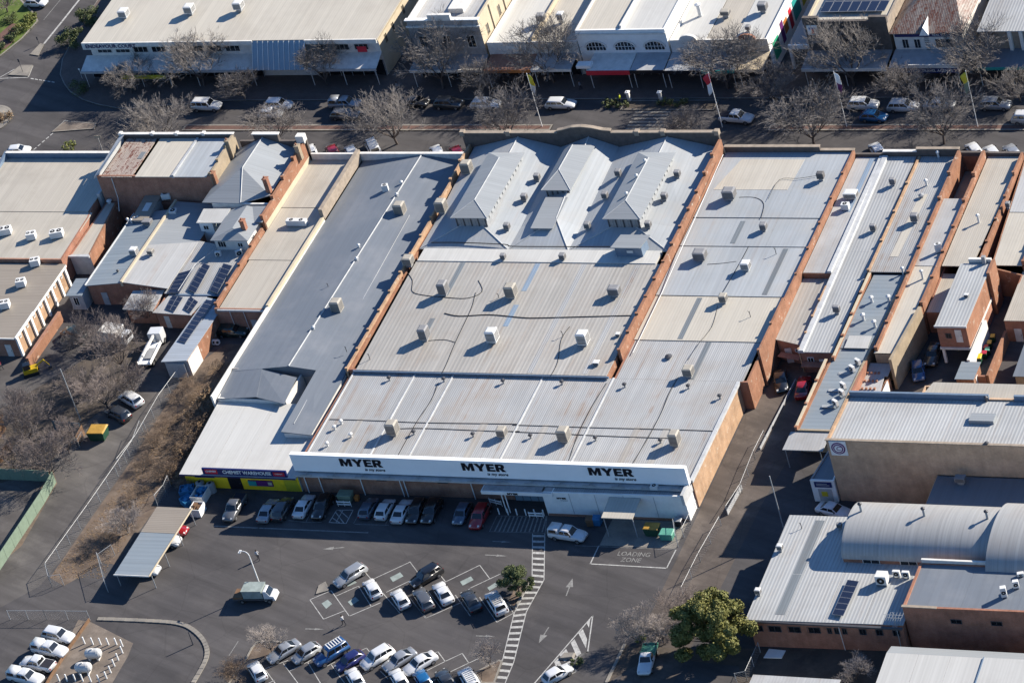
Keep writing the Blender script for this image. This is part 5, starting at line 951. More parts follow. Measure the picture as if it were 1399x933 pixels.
ring(b, [(59.6, 3.8), (61.8, 3.8), (63.6, 12), (64.6, 36.9), (59.6, 36.9)], 0, [3.3, 3.3, 4.5, 5, 5], 'brick_red', .2); roofq(b, [(59.7, 12.2, 4.7), (63.9, 12.2, 4.7), (64.6, 36.6, 5), (59.7, 36.6, 5)], 'roof_cream', .12, n=1); roofq(b, [(59.6, 3.9, 3.35), (63.2, 3.9, 3.35), (63.3, 11.9, 3.6), (59.6, 11.9, 3.6)], 'roof_cream', .1); wallbox(b, 'parapet', 59.8, 36.72, 0, 65, 37.15, 5.5, 'dark_render'); steps(b, 64.75, 36.4, 12, [5.9, 5.5, 5.3, 5.2, 5.1], 'brick_orange', .3, None)
b = bld('brick_tower', 'raised brick block with pale ribbed roof standing over an open car bay', 65.3, 4)
ring(b, rect(63.3, -2.6, 67.3, 10.6), 2.7, 6.25, ['brick_red', 'brick_orange', 'brick_orange', 'brick_red'], .25); roof(b, 63.15, 67.4, -2.8, 10.4, (6.35, 6.35, 6.5, 6.5), 2, 'roof_green', along='y'); wallbox(b, 'fascia', 63.1, -2.95, 6.15, 67.5, -2.78, 6.42, 'flash_white'); wallbox(b, 'floor_slab', 63.2, -2.75, 2.4, 67.4, 10.6, 2.72, 'off_white'); wallbox(b, 'wall', 63.3, 4.0, 0, 67.3, 10.5, 2.4, 'brick_dark'); wallbox(b, 'post', 63.3, -2.5, 0, 63.65, -2.15, 2.4, 'white_paint')
wallbox(b, 'parapet', 64.2, 10.7, 5.5, 67.3, 11.1, 7.0, 'off_white'); wallbox(b, 'wall', 67.35, 8.0, 0, 67.8, 11.0, 6.8, 'brick_orange'); door(b, (66.1, -2.62, 3.6), .9, 2.0, (0, -1), 'off_white'); window(b, (64.7, -2.6, 4.6), .8, .8, (0, -1), 'metal_dark'); o = wallbox(b, 'chimney', 66.2, 10.2, 6, 66.7, 10.7, 7.7, 'metal_grey')
b = bld('cream_corner_shop', 'cream roofed shop with orange side wall at the right edge above the bin store', 74, 20)
ring(b, [(70.7, 2.3), (84, 2.3), (84, 36.9), (65.0, 36.9), (66.5, 12), (70.7, 11.5)], 0, [3.4, 3.4, 5, 5, 4.6, 3.8], ['brick_red', 'brick_red', 'brick_red', 'brick_orange', 'brick_orange', 'brick_red'], .2); roofq(b, [(70.7, 2.2, 3.5), (84, 2.2, 3.5), (84, 12.4, 3.8), (70.7, 12.4, 3.8)], 'roof_cream', .12, n=3); roofq(b, [(66.6, 12.6, 4.6), (84, 12.6, 4.6), (84, 24, 4.8), (66, 24, 4.8)], 'roof_cream_light', .12, n=3); roofq(b, [(66, 24.1, 4.85), (84, 24.1, 4.85), (84, 36.6, 5), (65.2, 36.6, 5)], 'roof_light', .12, n=3); wallbox(b, 'parapet', 65.2, 36.72, 0, 84, 37.15, 5.4, 'dark_render'); door(b, (72.3, 2.28, 0), 1, 2.1, (0, -1), 'off_white'); steps(b, 70.9, 24, 12.6, [5.6, 5.4, 5.2], 'brick_orange', .4, None)
b = thing('bin_store', 'open brick walled bin enclosure beside the raised brick block', 'wall', (69.8, -1, 0))
wallbox(b, 'wall', 70.55, -7.4, 0, 70.9, 2.0, 2.0, 'brick_orange'); wallbox(b, 'wall', 69.4, -7.5, 0, 70.5, -7.2, 1.9, 'brick_red'); wallbox(b, 'wall', 67.6, -5.4, 0, 68.0, 3.0, 2.9, 'off_white')
b = bld('brick_outhouse', 'tiny brick outhouse with grey skillion roof at the end of the bin enclosure', 68.2, -7)
ring(b, rect(66.95, -8.7, 69.3, -5.7), 0, [2.4, 2.4, 2.5, 2.5], ['brick_orange', 'brick_orange', 'brick_red', 'brick_red'], .15); roofq(b, [(66.8, -8.9, 2.5), (69.4, -8.9, 2.5), (69.5, -5.5, 2.7), (66.9, -5.5, 2.7)], 'roof_steel', .08); door(b, (69.3, -7.6, 0), .8, 2.0, (1, 0), 'off_white')
b = bld('steel_lean_to', 'low blue steel lean-to at the right edge past the driveway', 77, -4); ring(b, rect(74.5, -7.5, 84, -1), 0, 2.3, 'brick_cream', .2); roofq(b, [(74.3, -7.8, 2.3), (84, -7.8, 2.3), (84, -.8, 2.7), (74.3, -.8, 2.7)], 'roof_bluegrey', .1)
# tall beige block and neighbours at lower right
b = bld('beige_brick_block', 'tall beige brick block with blank front wall and pale ribbed roof', 70, -25)
ring(b, rect(57.3, -30.7, 92, -20.9), 0, [9.9, 9.9, 9.4, 9.4], ['brick_beige', 'brick_beige', 'brick_beige', 'brick_pink'], .3); roof(b, 57.5, 92, -30.45, -21.3, (9.45, 9.45, 9.2, 9.2), 5, 'roof_green'); wallbox(b, 'coping', 57.2, -30.8, 9.9, 92, -30.4, 10.0, 'beige_render'); wallbox(b, 'roof_hatch', 74.7, -26.0, 9.3, 77.9, -24.5, 9.85, 'roof_lantern')
wallbox(b, 'rear_parapet', 57.6, -21.25, 9.2, 76.0, -20.92, 10.0, 'gutter_blue'); wallbox(b, 'rear_parapet', 79.3, -21.25, 9.2, 92, -20.92, 10.0, 'gutter_blue'); roofq(b, [(61, -20.9, 8.8), (67, -20.9, 8.8), (67, -19.6, 8.9), (61, -19.6, 8.9)], 'roof_white', .1); ring(b, rect(66.4, -20.4, 90, -17.6), 0, 8.4, 'brick_beige', .2); roofq(b, [(66.3, -20.5, 8.45), (90, -20.5, 8.45), (90, -17.5, 8.9), (67.6, -17.5, 8.9)], 'roof_cream_light', .1, n=3)
sb = wallbox(b, 'sign_board', 57.7, -30.86, 7.6, 59.9, -30.72, 9.85, 'white_paint')
for r0, mt, dd in ((.92, 'sign_purple', .03), (.74, 'white_paint', .045), (.66, 'sign_purple', .06), (.5, 'white_paint', .075)): MB().tube((58.8, -30.86, 8.75), (58.8, -30.86-dd, 8.75), r0, 28).build('emblem_disc', mt, sb)
text('emblem_letter', 'C', .95, 'sign_purple', (58.8, -30.96, 8.75), sb, shear=.2)
ring(b, rect(71.0, -36.5, 92, -30.75), 0, [4.8, 4.8, 4.9, 4.9], 'brick_beige', .2); roof(b, 71.1, 92, -36.4, -30.8, 4.9, 2, 'roof_bluegrey')
b = bld('white_kiosk', 'small white rear porch with dark sign panel against the beige block', 55.5, -28); ring(b, [(53.9, -31), (57.1, -31), (57.1, -25.2), (54.6, -25.2)], 0, [3.5, 3.5, 3.5, 3.5], ['white_paint', 'white_paint', 'off_white', 'grey_render'], .2); roofq(b, [(54.0, -30.8, 3.35), (57.0, -30.8, 3.35), (57.0, -25.3, 3.4), (54.7, -25.3, 3.4)], 'roof_bluegrey', .1); s1 = wallbox(b, 'sign_board', 54.4, -31.08, 2.4, 56.7, -31.0, 3.25, 'sign_navy'); wallbox(b, 'roller_door', 54.7, -31.06, .0, 56.5, -31.0, 2.1, 'grey_paint'); wallbox(b, 'notice', 55.1, -31.1, .95, 55.9, -31.06, 1.7, 'sign_yellow')
for k in range(2): wallbox(s1, 'sign_text_bar', 54.65, -31.1, 2.68+k*.25, 56.4-.3*k, -31.08, 2.78+k*.25, 'grey_paint')
b = bld('pale_roof_workshop', 'low brick workshop with pale ribbed roof and a row of small windows', 64, -49)
ring(b, [(54.5, -58.3), (74.0, -57.8), (74.0, -39.2), (54.2, -39.2)], 0, 4.35, 'brick_red', .25); roofq(b, [(54.2, -58.5, 4.5), (74.2, -58.0, 4.5), (74.2, -39.0, 4.7), (54.0, -39.2, 4.7)], 'roof_green', .12, n=4); roofq(b, [(57.7, -57.3, 4.53), (58.9, -57.3, 4.53), (58.9, -50, 4.61), (57.7, -50, 4.61)], 'skylight', .04, 'roof_light'); roofq(b, [(57.7, -49.9, 4.6), (58.9, -49.9, 4.6), (58.9, -40, 4.72), (57.7, -40, 4.72)], 'skylight', .04, 'roof_light'); wallbox(b, 'gutter', 54.3, -58.65, 4.2, 74.2, -58.3, 4.42, 'metal_dark')
panel(b, [(65.2, -51.0, 4.75), (65.0, -57.2, 4.6), (66.6, -57.4, 4.65), (66.8, -51.2, 4.75)], 6, 1, lift=.3)
for x, w_ in ((55.4, 1.4), (57.6, 1.7), (60.1, 1.7), (62.6, 1.7), (64.6, .6), (65.5, .6), (66.5, .6), (68.8, .9), (70.9, .9), (73.0, .9)): window(b, (x, -58.3+.026*(x-54.5), 3.0), w_, .95, (0, -1), 'metal_dark', 'glass')
MB().path([(66.0, -58.3, 4.3), (66.1, -58.3, .2)], .05, 6).build('downpipe', 'off_white', b)
def barrel(par, x0, x1, y0, y1, z0, rise, mat, n=16, name='roof_sheet', pieces=4):
    for k in range(pieces):
        xa, xb = x0+(x1-x0)*k/pieces+(.01 if k else 0), x0+(x1-x0)*(k+1)/pieces; m = MB(); P = []
        for i in range(n+1):
            a = math.pi*i/n; P.append(((y0+y1)/2-math.cos(a)*(y1-y0)/2, z0+math.sin(a)*rise))
        vs = [(xa, y, z) for y, z in P]+[(xb, y, z) for y, z in P]
        m.raw(vs, [[i, n+1+i, n+2+i, i+1] for i in range(n)]); o = m.build(name, mat, par); o.data.shade_smooth()
    for x in (x0, x1): MB().face([(x, y, z) for y, z in P]).build('gable', 'brick_red' if x == x1 else 'off_white', par)
b = bld('barrel_roof_hall', 'hall under a big rounded sheet roof with vents along its crown', 73, -43)
ring(b, rect(63.6, -47.4, 82.4, -37.9), 0, 5.2, ['brick_red', 'brick_red', 'brick_beige', 'brick_beige'], .25); barrel(b, 63.5, 82.5, -47.5, -37.8, 5.2, 2.9, 'roof_barrel'); window(b, (67.2, -47.4, 4.95-.0), 2.2, .8, (0, -1), 'off_white', 'glass', mull=1)
for x in (72.0, 75.5): window(b, (x, -47.4, 4.9), 2.2, .7, (0, -1), 'off_white')
b = bld('tall_barrel_hall', 'taller rounded roof hall cut by the right edge', 88, -44); ring(b, rect(82.7, -50.0, 94, -37.5), 0, 5.4, ['brick_red', 'brick_red', 'brick_beige', 'brick_red'], .25); barrel(b, 82.6, 94, -50.1, -37.4, 5.4, 3.6, 'roof_barrel', pieces=2)
b = bld('red_brick_workshop', 'tall red brick workshop with grey roof and two small windows, lower right', 82, -53)
ring(b, rect(74.2, -57.0, 95, -48.8), 0, [6.5, 6.7, 6.7, 6.5], 'brick_red', .3); roof(b, 74.4, 95, -56.8, -49.1, (6.2, 6.2, 6.35, 6.35), 3, 'roof_bluegrey'); wallbox(b, 'coping', 74.1, -57.1, 6.5, 78.5, -56.7, 6.62, 'beige_render'); wallbox(b, 'rear_coping', 74.4, -49.0, 6.5, 95, -48.7, 7.0, 'off_white')
for x in (80.6, 85.6): window(b, (x, -57.0, 4.6), 1.4, .7, (0, -1), 'metal_dark')
b = bld('blue_white_roof_house', 'building with bright white gabled sheet roof in the bottom right corner', 83, -66)
ring(b, rect(73.6, -76, 98, -62.2), 0, 3.7, 'brick_cream', .2); roofq(b, [(73.4, -69, 3.75), (85.4, -69, 3.75), (85.4, -62.6, 4.2), (73.4, -62.6, 4.2)], 'roof_white', .1, n=3); roofq(b, [(73.4, -62.6, 4.2), (98, -62.6, 4.2), (98, -60.9, 3.7), (73.4, -60.9, 3.7)], 'roof_lantern', .1); roofq(b, [(73.4, -76, 3.2), (85.4, -76, 3.2), (85.4, -69.05, 3.75), (73.4, -69.05, 3.75)], 'roof_white', .1); roofq(b, [(85.5, -76, 3.2), (98, -76, 3.2), (98, -62.6, 4.3), (85.5, -62.6, 4.3)], 'roof_white', .1, n=2); MB().path([(85.45, -76, 3.3), (85.45, -62.6, 4.3)], .1, 5).build('box_gutter', 'gutter_blue', b)
b = bld('pale_shed', 'pale flat shed roof just entering the bottom edge', 63, -70); ring(b, rect(57.5, -74, 68.2, -66.8), 0, 2.8, 'off_white', .15); roofq(b, [(57.2, -74, 2.8), (68.5, -74, 2.8), (68.5, -66.4, 3.0), (57.4, -66.4, 3.0)], 'roof_light', .1)
# ================================================================== north side of the street
YF = 64.6
def awn(par, x0, x1, ye, zf=3.4, drop=.5, top='grey_paint', fas='off_white', yb=YF, slope=.5):
    o = MB().hexa([(x0, ye, zf-.08), (x1, ye, zf-.08), (x1, yb, zf+slope-.1), (x0, yb, zf+slope-.1)], [(x0, ye, zf), (x1, ye, zf), (x1, yb, zf+slope), (x0, yb, zf+slope)]).build('awning', top, par)
    wallbox(o, 'awning_fascia', x0, ye-.12, zf-drop, x1, ye-.002, zf+.05, fas)
    n = max(2, int((x1-x0)/4))
    for k in range(n): x = x0+.4+(x1-x0-.8)*k/(n-1); MB().tube((x, ye+.3, 0.1), (x, ye+.3, zf-.1), .06, 6).build('awning_post', 'off_white', o)
    sh = wallbox(o, 'shopfront', x0+.1, yb-.25, .3, x1-.1, yb-.1, 2.9, 'glass')
    for k in range(n*2+1): x = x0+.1+(x1-x0-.2)*k/(n*2); wallbox(sh, 'mullion', x-.05, yb-.32, .1, x+.05, yb-.25, 3.0, 'metal_grey')
    return o
b = bld('arcade_building', 'wide two storey arcade with cream roof and ENDEAVOUR COURT fascia', -71, 85)
ring(b, rect(-96.5, 65.0, -45.2, 108), 0, [6.4, 6.4, 7.2, 7.2], ['off_white', 'cream_paint', 'off_white', 'off_white'], .3); roof(b, -97.2, -44.9, 64.3, 108, (7.2, 7.2, 8.2, 8.2), 7, 'roof_cream_light', .2)
for x0, x1, z0 in ((-97.2, -88.2, 6.0), (-88.18, -66.6, 6.5), (-57.4, -45.0, 6.5)): wallbox(b, 'fascia', x0, 64.05, z0, x1, 64.28, 7.25, 'off_white')
text('sign_lettering', 'ENDEAVOUR COURT', .95, 'sign_navy', (-92.0, 64.0, 6.62), b, bold=.02)
for k in range(8): window(b, (-94+k*3.3, 65.0, 5.3), 2.6, 1.1, (0, -1), 'off_white', 'glass', mull=2)
for k in range(3): window(b, (-55+k*3.3, 65.0, 5.3), 2.4, 1.1, (0, -1), 'off_white', 'glass', mull=2)
awn(b, -97.6, -66.6, 61.9, 3.3, .35, 'off_white', 'grey_paint', 65.0, 1.0); awn(b, -57.2, -45.2, 61.9, 3.3, .35, 'off_white', 'grey_paint', 65.0, 1.0); wallbox(b, 'shop_sign', -90, 61.0, 2.4, -82, 61.2, 3.0, 'sign_yellow')
wallbox(b, 'shop_sign', -48.6, 63.95, 5.0, -47, 64.03, 6.0, 'sign_red')
for k in range(10):
    x = -66.5+k*.92; o = MB().hexa([(x, 61.8, 3.3), (x+.86, 61.8, 3.3), (x+.86, 61.9, 3.3), (x, 61.9, 3.3)], [(x, 64.2, 7.1), (x+.86, 64.2, 7.1), (x+.86, 64.3, 7.1), (x, 64.3, 7.1)]).build('atrium_pane', 'glass_blue', b)
for k in range(11): x = -66.5+k*.92-.03; MB().tube((x, 61.75, 3.3), (x, 64.15, 7.15), .05, 5).build('atrium_bar', 'white_paint', b)
for y, z in ((67.5, 5.2), (70.5, 5.2), (75, 5.4), (80, 5.4)): window(b, (-45.2, y, z), .8, 1.7, (1, 0), 'cream_paint', 'glass')
b = bld('white_parapet_building', 'white parapet building with raised centre block and tall sunlit cream flank', -33, 80)
ring(b, rect(-39.2, YF, -27.2, 106), 0, [10.2, 10.2, 10.2, 10.2], ['grey_render', 'cream_paint', 'off_white', 'off_white'], .4); roof(b, -38.8, -27.6, 65, 105.6, 9.2, 2, 'roof_light', .2); wallbox(b, 'parapet_centre', -35.4, YF-.1, 10.15, -31.6, YF+.45, 11.2, 'off_white'); wallbox(b, 'coping', -39.4, YF-.2, 10.2, -35.42, YF+.5, 10.35, 'white_paint'); wallbox(b, 'coping', -31.58, YF-.2, 10.2, -27.0, YF+.5, 10.35, 'white_paint'); wallbox(b, 'cornice', -39.4, YF-.25, 9.0, -27.0, YF-.002, 9.25, 'off_white')
for x in (-37.2, -33.2, -29.2): window(b, (x, YF, 6.3), 1.4, 2.2, (0, -1), 'off_white')
for k in range(6): window(b, (-27.2, 67+k*5, 7.0), .9, 1.9, (1, 0), 'cream_paint'); wallbox(b, 'pilaster', -27.2, 69+k*5, 0, -27.0, 69.4+k*5, 10.0, 'cream_paint')
awn(b, -39.2, -27.0, 61.2, 3.4, .4, 'grey_render', 'off_white'); wallbox(b, 'floor_parapet', -33.5, 68, 9.2, -31.0, 90, 10.0, 'off_white')
b = bld('low_white_shop', 'low white flat roofed shops with orange awning fascia beside the cream flank', -19, 80)
ring(b, rect(-26.8, YF, -11.9, 106), 0, 6.0, 'off_white', .3); roof(b, -26.5, -19.6, 65, 105.7, (5.4, 5.4, 6, 6), 2, 'roof_white'); roof(b, -19.3, -12.1, 65, 105.7, (5.4, 5.4, 6, 6), 2, 'roof_cream_light'); wallbox(b, 'parapet', -19.58, 65, 5.3, -19.32, 105, 6.3, 'cream_paint'); awn(b, -26.6, -18.9, 61.0, 3.4, .45, 'brick_dark', 'sign_orange'); awn(b, -18.8, -12.2, 61.0, 3.5, .4, 'grey_paint', 'off_white')
b = bld('arched_window_building', 'white two storey shop with three arched windows over a red awning fascia', -4.5, 80)
ring(b, rect(-11.7, YF, 2.8, 106), 0, [8.0, 8.0, 8.6, 8.6], ['white_paint', 'white_paint', 'off_white', 'off_white'], .3); roof(b, -11.4, -4.5, 65, 105.6, (7.7, 7.7, 8.3, 8.3), 2, 'roof_cream_light'); roof(b, -4.2, 2.5, 65, 105.6, (7.7, 7.7, 8.3, 8.3), 2, 'roof_white'); wallbox(b, 'parapet', -4.48, 65, 7.5, -4.22, 105, 8.5, 'off_white'); wallbox(b, 'cornice', -11.8, YF-.2, 7.2, 2.9, YF-.002, 7.45, 'off_white')
for x in (-9.0, -4.3, .5):
    P = [(x-1.55, 4.4), (x+1.55, 4.4)]+[(x+1.55*math.cos(a*math.pi/10), 4.9+1.0*math.sin(a*math.pi/10)) for a in range(11)]; o = MB().face([(p[0], YF-.03, p[1]) for p in P]).build('arched_window', 'glass', b)
    for k in range(-2, 3): MB().box(x+k*.55-.035, YF-.07, 4.4, x+k*.55+.035, YF-.032, 5.85-abs(k)*.12).build('glazing_bar', 'white_paint', o)
    MB().box(x-1.55, YF-.07, 5.0, x+1.55, YF-.031, 5.06).build('glazing_bar', 'white_paint', o)
    for a in range(10):
        c0, c1 = a*math.pi/10, (a+1)*math.pi/10; MB().hexa([(x+1.55*math.cos(c0), YF-.12, 4.9+1.0*math.sin(c0)), (x+1.85*math.cos(c0), YF-.12, 4.9+1.25*math.sin(c0)), (x+1.85*math.cos(c0), YF, 4.9+1.25*math.sin(c0)), (x+1.55*math.cos(c0), YF, 4.9+1.0*math.sin(c0))], [(x+1.55*math.cos(c1), YF-.12, 4.9+1.0*math.sin(c1)), (x+1.85*math.cos(c1), YF-.12, 4.9+1.25*math.sin(c1)), (x+1.85*math.cos(c1), YF, 4.9+1.25*math.sin(c1)), (x+1.55*math.cos(c1), YF, 4.9+1.0*math.sin(c1))]).build('arch_stone', 'off_white', o)
awn(b, -9.6, -2.6, 60.6, 3.4, .7, 'off_white', 'sign_red'); awn(b, -2.5, 2.9, 60.6, 3.4, .5, 'grey_paint', 'sign_black'); wallbox(b, 'plant_box', -11.2, 60.9, 3.6, -8.9, 62.2, 4.1, 'white_paint')
b = bld('mural_shop', 'low row of white shops with curved pediments and a coloured mural on its flank', 11, 80)
ring(b, rect(3.1, YF, 18.6, 106), 0, [6.0, 6.0, 6.6, 6.6], ['off_white', 'white_paint', 'off_white', 'off_white'], .3); roof(b, 3.3, 8.6, 65, 105.6, (5.6, 5.6, 6.2, 6.2), 1, 'roof_white'); roof(b, 8.7, 13.2, 65, 105.6, (5.5, 5.5, 6.1, 6.1), 1, 'roof_cream'); roof(b, 13.3, 18.4, 65, 105.6, (5.6, 5.6, 6.2, 6.2), 1, 'roof_white')
for x, m in ((6.1, 'off_white'), (15.4, 'brick_red')): MB().raw([(x+1.4*math.cos(a*math.pi/8), YF+d, 6.0+.9*math.sin(a*math.pi/8)) for d in (-.1, .3) for a in range(9)], [list(range(8, -1, -1)), list(range(9, 18))]+[[a, a+1, a+10, a+9] for a in range(8)]).build('pediment', m, b)
for (y0, y1, z0, z1, m) in ((66, 68.5, 1.2, 4.2, 'sign_green'), (70, 71.2, 1.5, 5, 'sign_purple'), (71.5, 73, 2.2, 4.4, 'sign_orange'), (74, 75.2, 1.4, 4.6, 'sign_red'), (76, 79, 1.5, 4.8, 'sign_teal'), (80, 82, 1.5, 5, 'sign_yellow'), (83, 85, 1.5, 4.5, 'sign_blue')): wallbox(b, 'mural_panel', 18.6, y0, z0, 18.66, y1, z1, m)
awn(b, 3.1, 8.9, 60.4, 3.4, .5, 'grey_paint', 'sign_black'); awn(b, 9.0, 14.2, 60.4, 3.4, .45, 'grey_paint', 'sign_teal'); awn(b, 14.3, 18.6, 60.6, 3.4, .4, 'cream_paint', 'cream_paint')
b = bld('phone_shop', 'rendered shop with low curved parapet, solar array and a square pink logo sign', 31, 80)
ring(b, rect(24.9, YF, 37.6, 106), 0, [8.6, 8.6, 9.0, 9.0], ['dark_render', 'beige_render', 'off_white', 'cream_paint'], .35); roof(b, 25.2, 37.3, 65, 105.6, (8.3, 8.3, 8.8, 8.8), 3, 'roof_cream_light'); wallbox(b, 'parapet_pier', 24.8, YF-.15, 8.5, 27.2, YF+.4, 9.7, 'dark_render'); wallbox(b, 'parapet_pier', 35.0, YF-.15, 8.5, 37.7, YF+.4, 9.7, 'dark_render'); wallbox(b, 'coping', 27.22, YF-.1, 8.6, 34.98, YF+.4, 9.0, 'dark_render')
panel(b, [(26.6, 67.2, 8.5), (36.6, 67.2, 8.5), (37.0, 78, 8.8), (27.0, 78, 8.8)], 7, 4, lift=.35); s1 = wallbox(b, 'logo_sign', 25.3, YF-.25, 6.8, 26.9, YF-.1, 8.4, 'white_paint'); wallbox(s1, 'logo_mark', 25.6, YF-.28, 7.75, 26.6, YF-.25, 8.1, 'sign_blue'); wallbox(s1, 'logo_mark', 25.95, YF-.29, 7.0, 26.3, YF-.25, 7.74, 'sign_red')
awn(b, 24.6, 37.6, 60.6, 3.4, .45, 'grey_render', 'off_white')
b = bld('drive_canopy', 'white framed lane canopy beside the phone shop', 23, 68); wallbox(b, 'fascia', 21.2, 65.4, 3.6, 24.6, 65.7, 4.3, 'white_paint'); roofq(b, [(21.2, 65.7, 4.2), (24.6, 65.7, 4.2), (24.6, 90, 4.6), (21.2, 90, 4.6)], 'roof_bluegrey', .1); wallbox(b, 'post', 21.2, 65.4, 0, 21.6, 65.8, 3.6, 'white_paint'); wallbox(b, 'wall', 21.3, 72, 0, 24.5, 72.4, 4.1, 'dark_render')
b = bld('heritage_corner_house', 'heritage shop house with rust streaked hipped iron roof and white gablet', 43.5, 76)
ring(b, rect(38.2, YF, 48.6, 79), 0, 6.9, ['off_white', 'off_white', 'off_white', 'beige_render'], .3); roofq(b, [(37.8, 64.1, 6.95), (48.9, 64.1, 6.95), (46.2, 71.5, 10), (42.6, 71.5, 10)], 'roof_heritage', .1, n=3); roofq(b, [(37.8, 64.1, 6.95), (42.6, 71.5, 10), (42.6, 79, 10), (37.8, 79, 6.95)], 'roof_heritage', .1); roofq(b, [(48.9, 64.1, 6.95), (48.9, 79, 6.95), (46.2, 79, 10), (46.2, 71.5, 10)], 'roof_heritage', .1); roofq(b, [(42.6, 71.5, 10), (46.2, 71.5, 10), (46.2, 79, 10), (42.6, 79, 10)], 'roof_heritage', .1); o = wallbox(b, 'chimney', 42.6, 72.5, 8, 43.3, 73.2, 10.9, 'brick_red')
MB().raw([(42.4, 63.9, 6.7), (43.9, 63.9, 6.7), (43.15, 63.9, 8.1), (42.4, 66, 6.7), (43.9, 66, 6.7), (43.15, 67.2, 8.1)], [(0, 1, 2), (0, 2, 5, 3), (1, 4, 5, 2)]).build('gablet', 'white_paint', b)
wallbox(b, 'sign_strip', 38.4, YF-.1, 6.1, 48.4, YF-.002, 6.75, 'sign_navy'); text('sign_lettering', 'REAL ESTATE', .5, 'white_paint', (45.6, YF-.13, 6.4), b)
for x, w_ in ((39.8, 1.0), (41.6, 1.0), (45.8, 3.0)): window(b, (x, YF, 4.9), w_, 1.6, (0, -1), 'off_white')
ld = MB()
for k in range(9): ld.box(42.8, YF-.15, 3.9+k*.3, 43.5, YF-.1, 3.95+k*.3)
ld.build('ladder', 'metal_dark', b)
o = awn(b, 38.0, 48.7, 60.5, 3.4, .8, 'grey_paint', 'sign_navy'); wallbox(b, 'sign_board', 41.2, 60.3, 3.5, 48.6, 60.45, 4.1, 'off_white'); text('sign_lettering', 'REAL ESTATE  TRAVEL AGENTS', .62, 'white_paint', (43.4, 60.36, 3.0), o)
b = bld('rusty_rear_roof', 'rust striped iron roof behind the heritage house', 50, 88); ring(b, rect(39, 79.2, 50.5, 106), 0, 6.5, 'cream_paint', .2); roofq(b, [(38.8, 79.1, 6.5), (44.7, 79.1, 9.2), (44.7, 106, 9.2), (38.8, 106, 6.5)], 'roof_heritage', .1); roofq(b, [(44.7, 79.1, 9.2), (50.8, 79.1, 6.5), (50.8, 106, 6.5), (44.7, 106, 9.2)], 'roof_heritage', .1)
b = bld('ribbed_cream_shop', 'wide shop with cream corrugated roof and toothed front edge at upper right', 64, 80)
ring(b, rect(51.2, YF, 90, 106), 0, [7.0, 7.0, 7.6, 7.6], ['beige_render', 'off_white', 'off_white', 'cream_paint'], .3); roof(b, 51.0, 90, 64.2, 76, (7.1, 7.1, 7.7, 7.7), 6, 'roof_green'); roof(b, 51.6, 90, 76.2, 105, (7.9, 7.9, 8.4, 8.4), 5, 'roof_cream_light')
for k in range(14): wallbox(b, 'pilaster', 55.5+k*1.7, YF-.5, 3.8, 56.0+k*1.7, YF-.002, 7.0, 'off_white')
awn(b, 51.2, 90, 60.5, 3.4, .4, 'roof_bluegrey', 'sign_teal')
# ================================================================== street furniture
def flagpole(v, top, base, label, cols, fl):
    p = U(v, *base); h = 9.6; t = thing('flagpole', label, 'flagpole', (p.x, p.y, 0), 0, 'flagpoles on the street median')
    MB().tube((0, 0, 0), (0, 0, h), .075, 8, .04).build('pole', 'white_paint', t, local=True); MB().tube((0, 0, h), (0, 0, h+.15), .07, 8, .02).build('finial', 'white_paint', t, local=True)
    n = 8; vs = []; fs = []; mi = []
    for i in range(n+1):
        for j in range(5):
            zz = h-.1-3.2*i/n; xx = .06+(.9*j/4)*(1-.35*i/n)*fl; vs.append((xx, .22*math.sin(i*.9+j*1.1)*j/4-.25*j/4, zz-.5*j/4))
    for i in range(n):
        for j in range(4): fs.append((i*5+j, i*5+j+1, (i+1)*5+j+1, (i+1)*5+j)); mi.append(0 if i < n/2 else 1)
    m = MB(); m.raw(vs, fs); m.m = mi; f = m.build('flag', cols, t, local=True, smooth=True); md = f.modifiers.new('cloth', 'SOLIDIFY'); md.thickness = .02
flagpole('F', (722, 103), (741, 174), 'white flagpole with yellow and white banner', ['sign_yellow', 'off_white'], 1); flagpole('F', (965, 103), (987, 174), 'white flagpole with red and white banner', ['sign_red', 'white_paint'], -1); flagpole('F', (1138, 100), (1157, 174), 'white flagpole with white and purple banner', ['white_paint', 'sign_purple'], 1); flagpole('F', (1317, 103), (1336, 174), 'white flagpole with yellow and green banner', ['sign_yellow', 'fence_green'], -1)
for x, lb in ((857.5, 'left white gate pillar of the street crossing'), (901, 'right white gate pillar of the street crossing')):
    p = U('F', x+3, 139); t = thing('gate_pillar', lb, 'pillar', (p.x, p.y, .12), 0, 'gate pillars'); MB().box(-.22, -.22, -.1, .22, .22, 1.5).build('shaft', 'off_white', t, local=True); MB().box(-.32, -.32, 1.5, .32, .32, 1.65).build('cap', 'white_paint', t, local=True); MB().tube((0, 0, 1.65), (0, 0, 1.85), .16, 10, .05).build('finial', 'white_paint', t, local=True)
def signpost(v, x, y, h, label, c='metal_dark', w=.6, hh=.6, rz=0., blade='white_paint'):
    p = U(v, x, y); t = thing('signpost', label, 'sign', (p.x, p.y, 0), rz, 'signposts'); MB().tube((0, 0, 0), (0, 0, h), .04, 6).build('post', c, t, local=True); MB().box(-w/2, -.06, h-hh, w/2, -.03, h).build('sign_plate', blade, t, local=True)
signpost('T1', 122, 385, 2.6, 'dark keep-left post on the island nearest the roundabout', blade='metal_dark', w=.3); signpost('T1', 210, 240, 1.6, 'short dark post on the small upper island', blade='metal_dark', w=.25); signpost('T1', 440, 425, 2.2, 'pale post on the shaded corner footpath', 'off_white', .3, .3); signpost('T1', 545, 800, 2.8, 'cream bus stop post above the beige roof', 'off_white', 1.2, .35, 0, 'cream_paint'); signpost('c7', 700, 345, 2.6, 'white parking sign among the evergreen shrub leaves', 'galv', .5, .6)
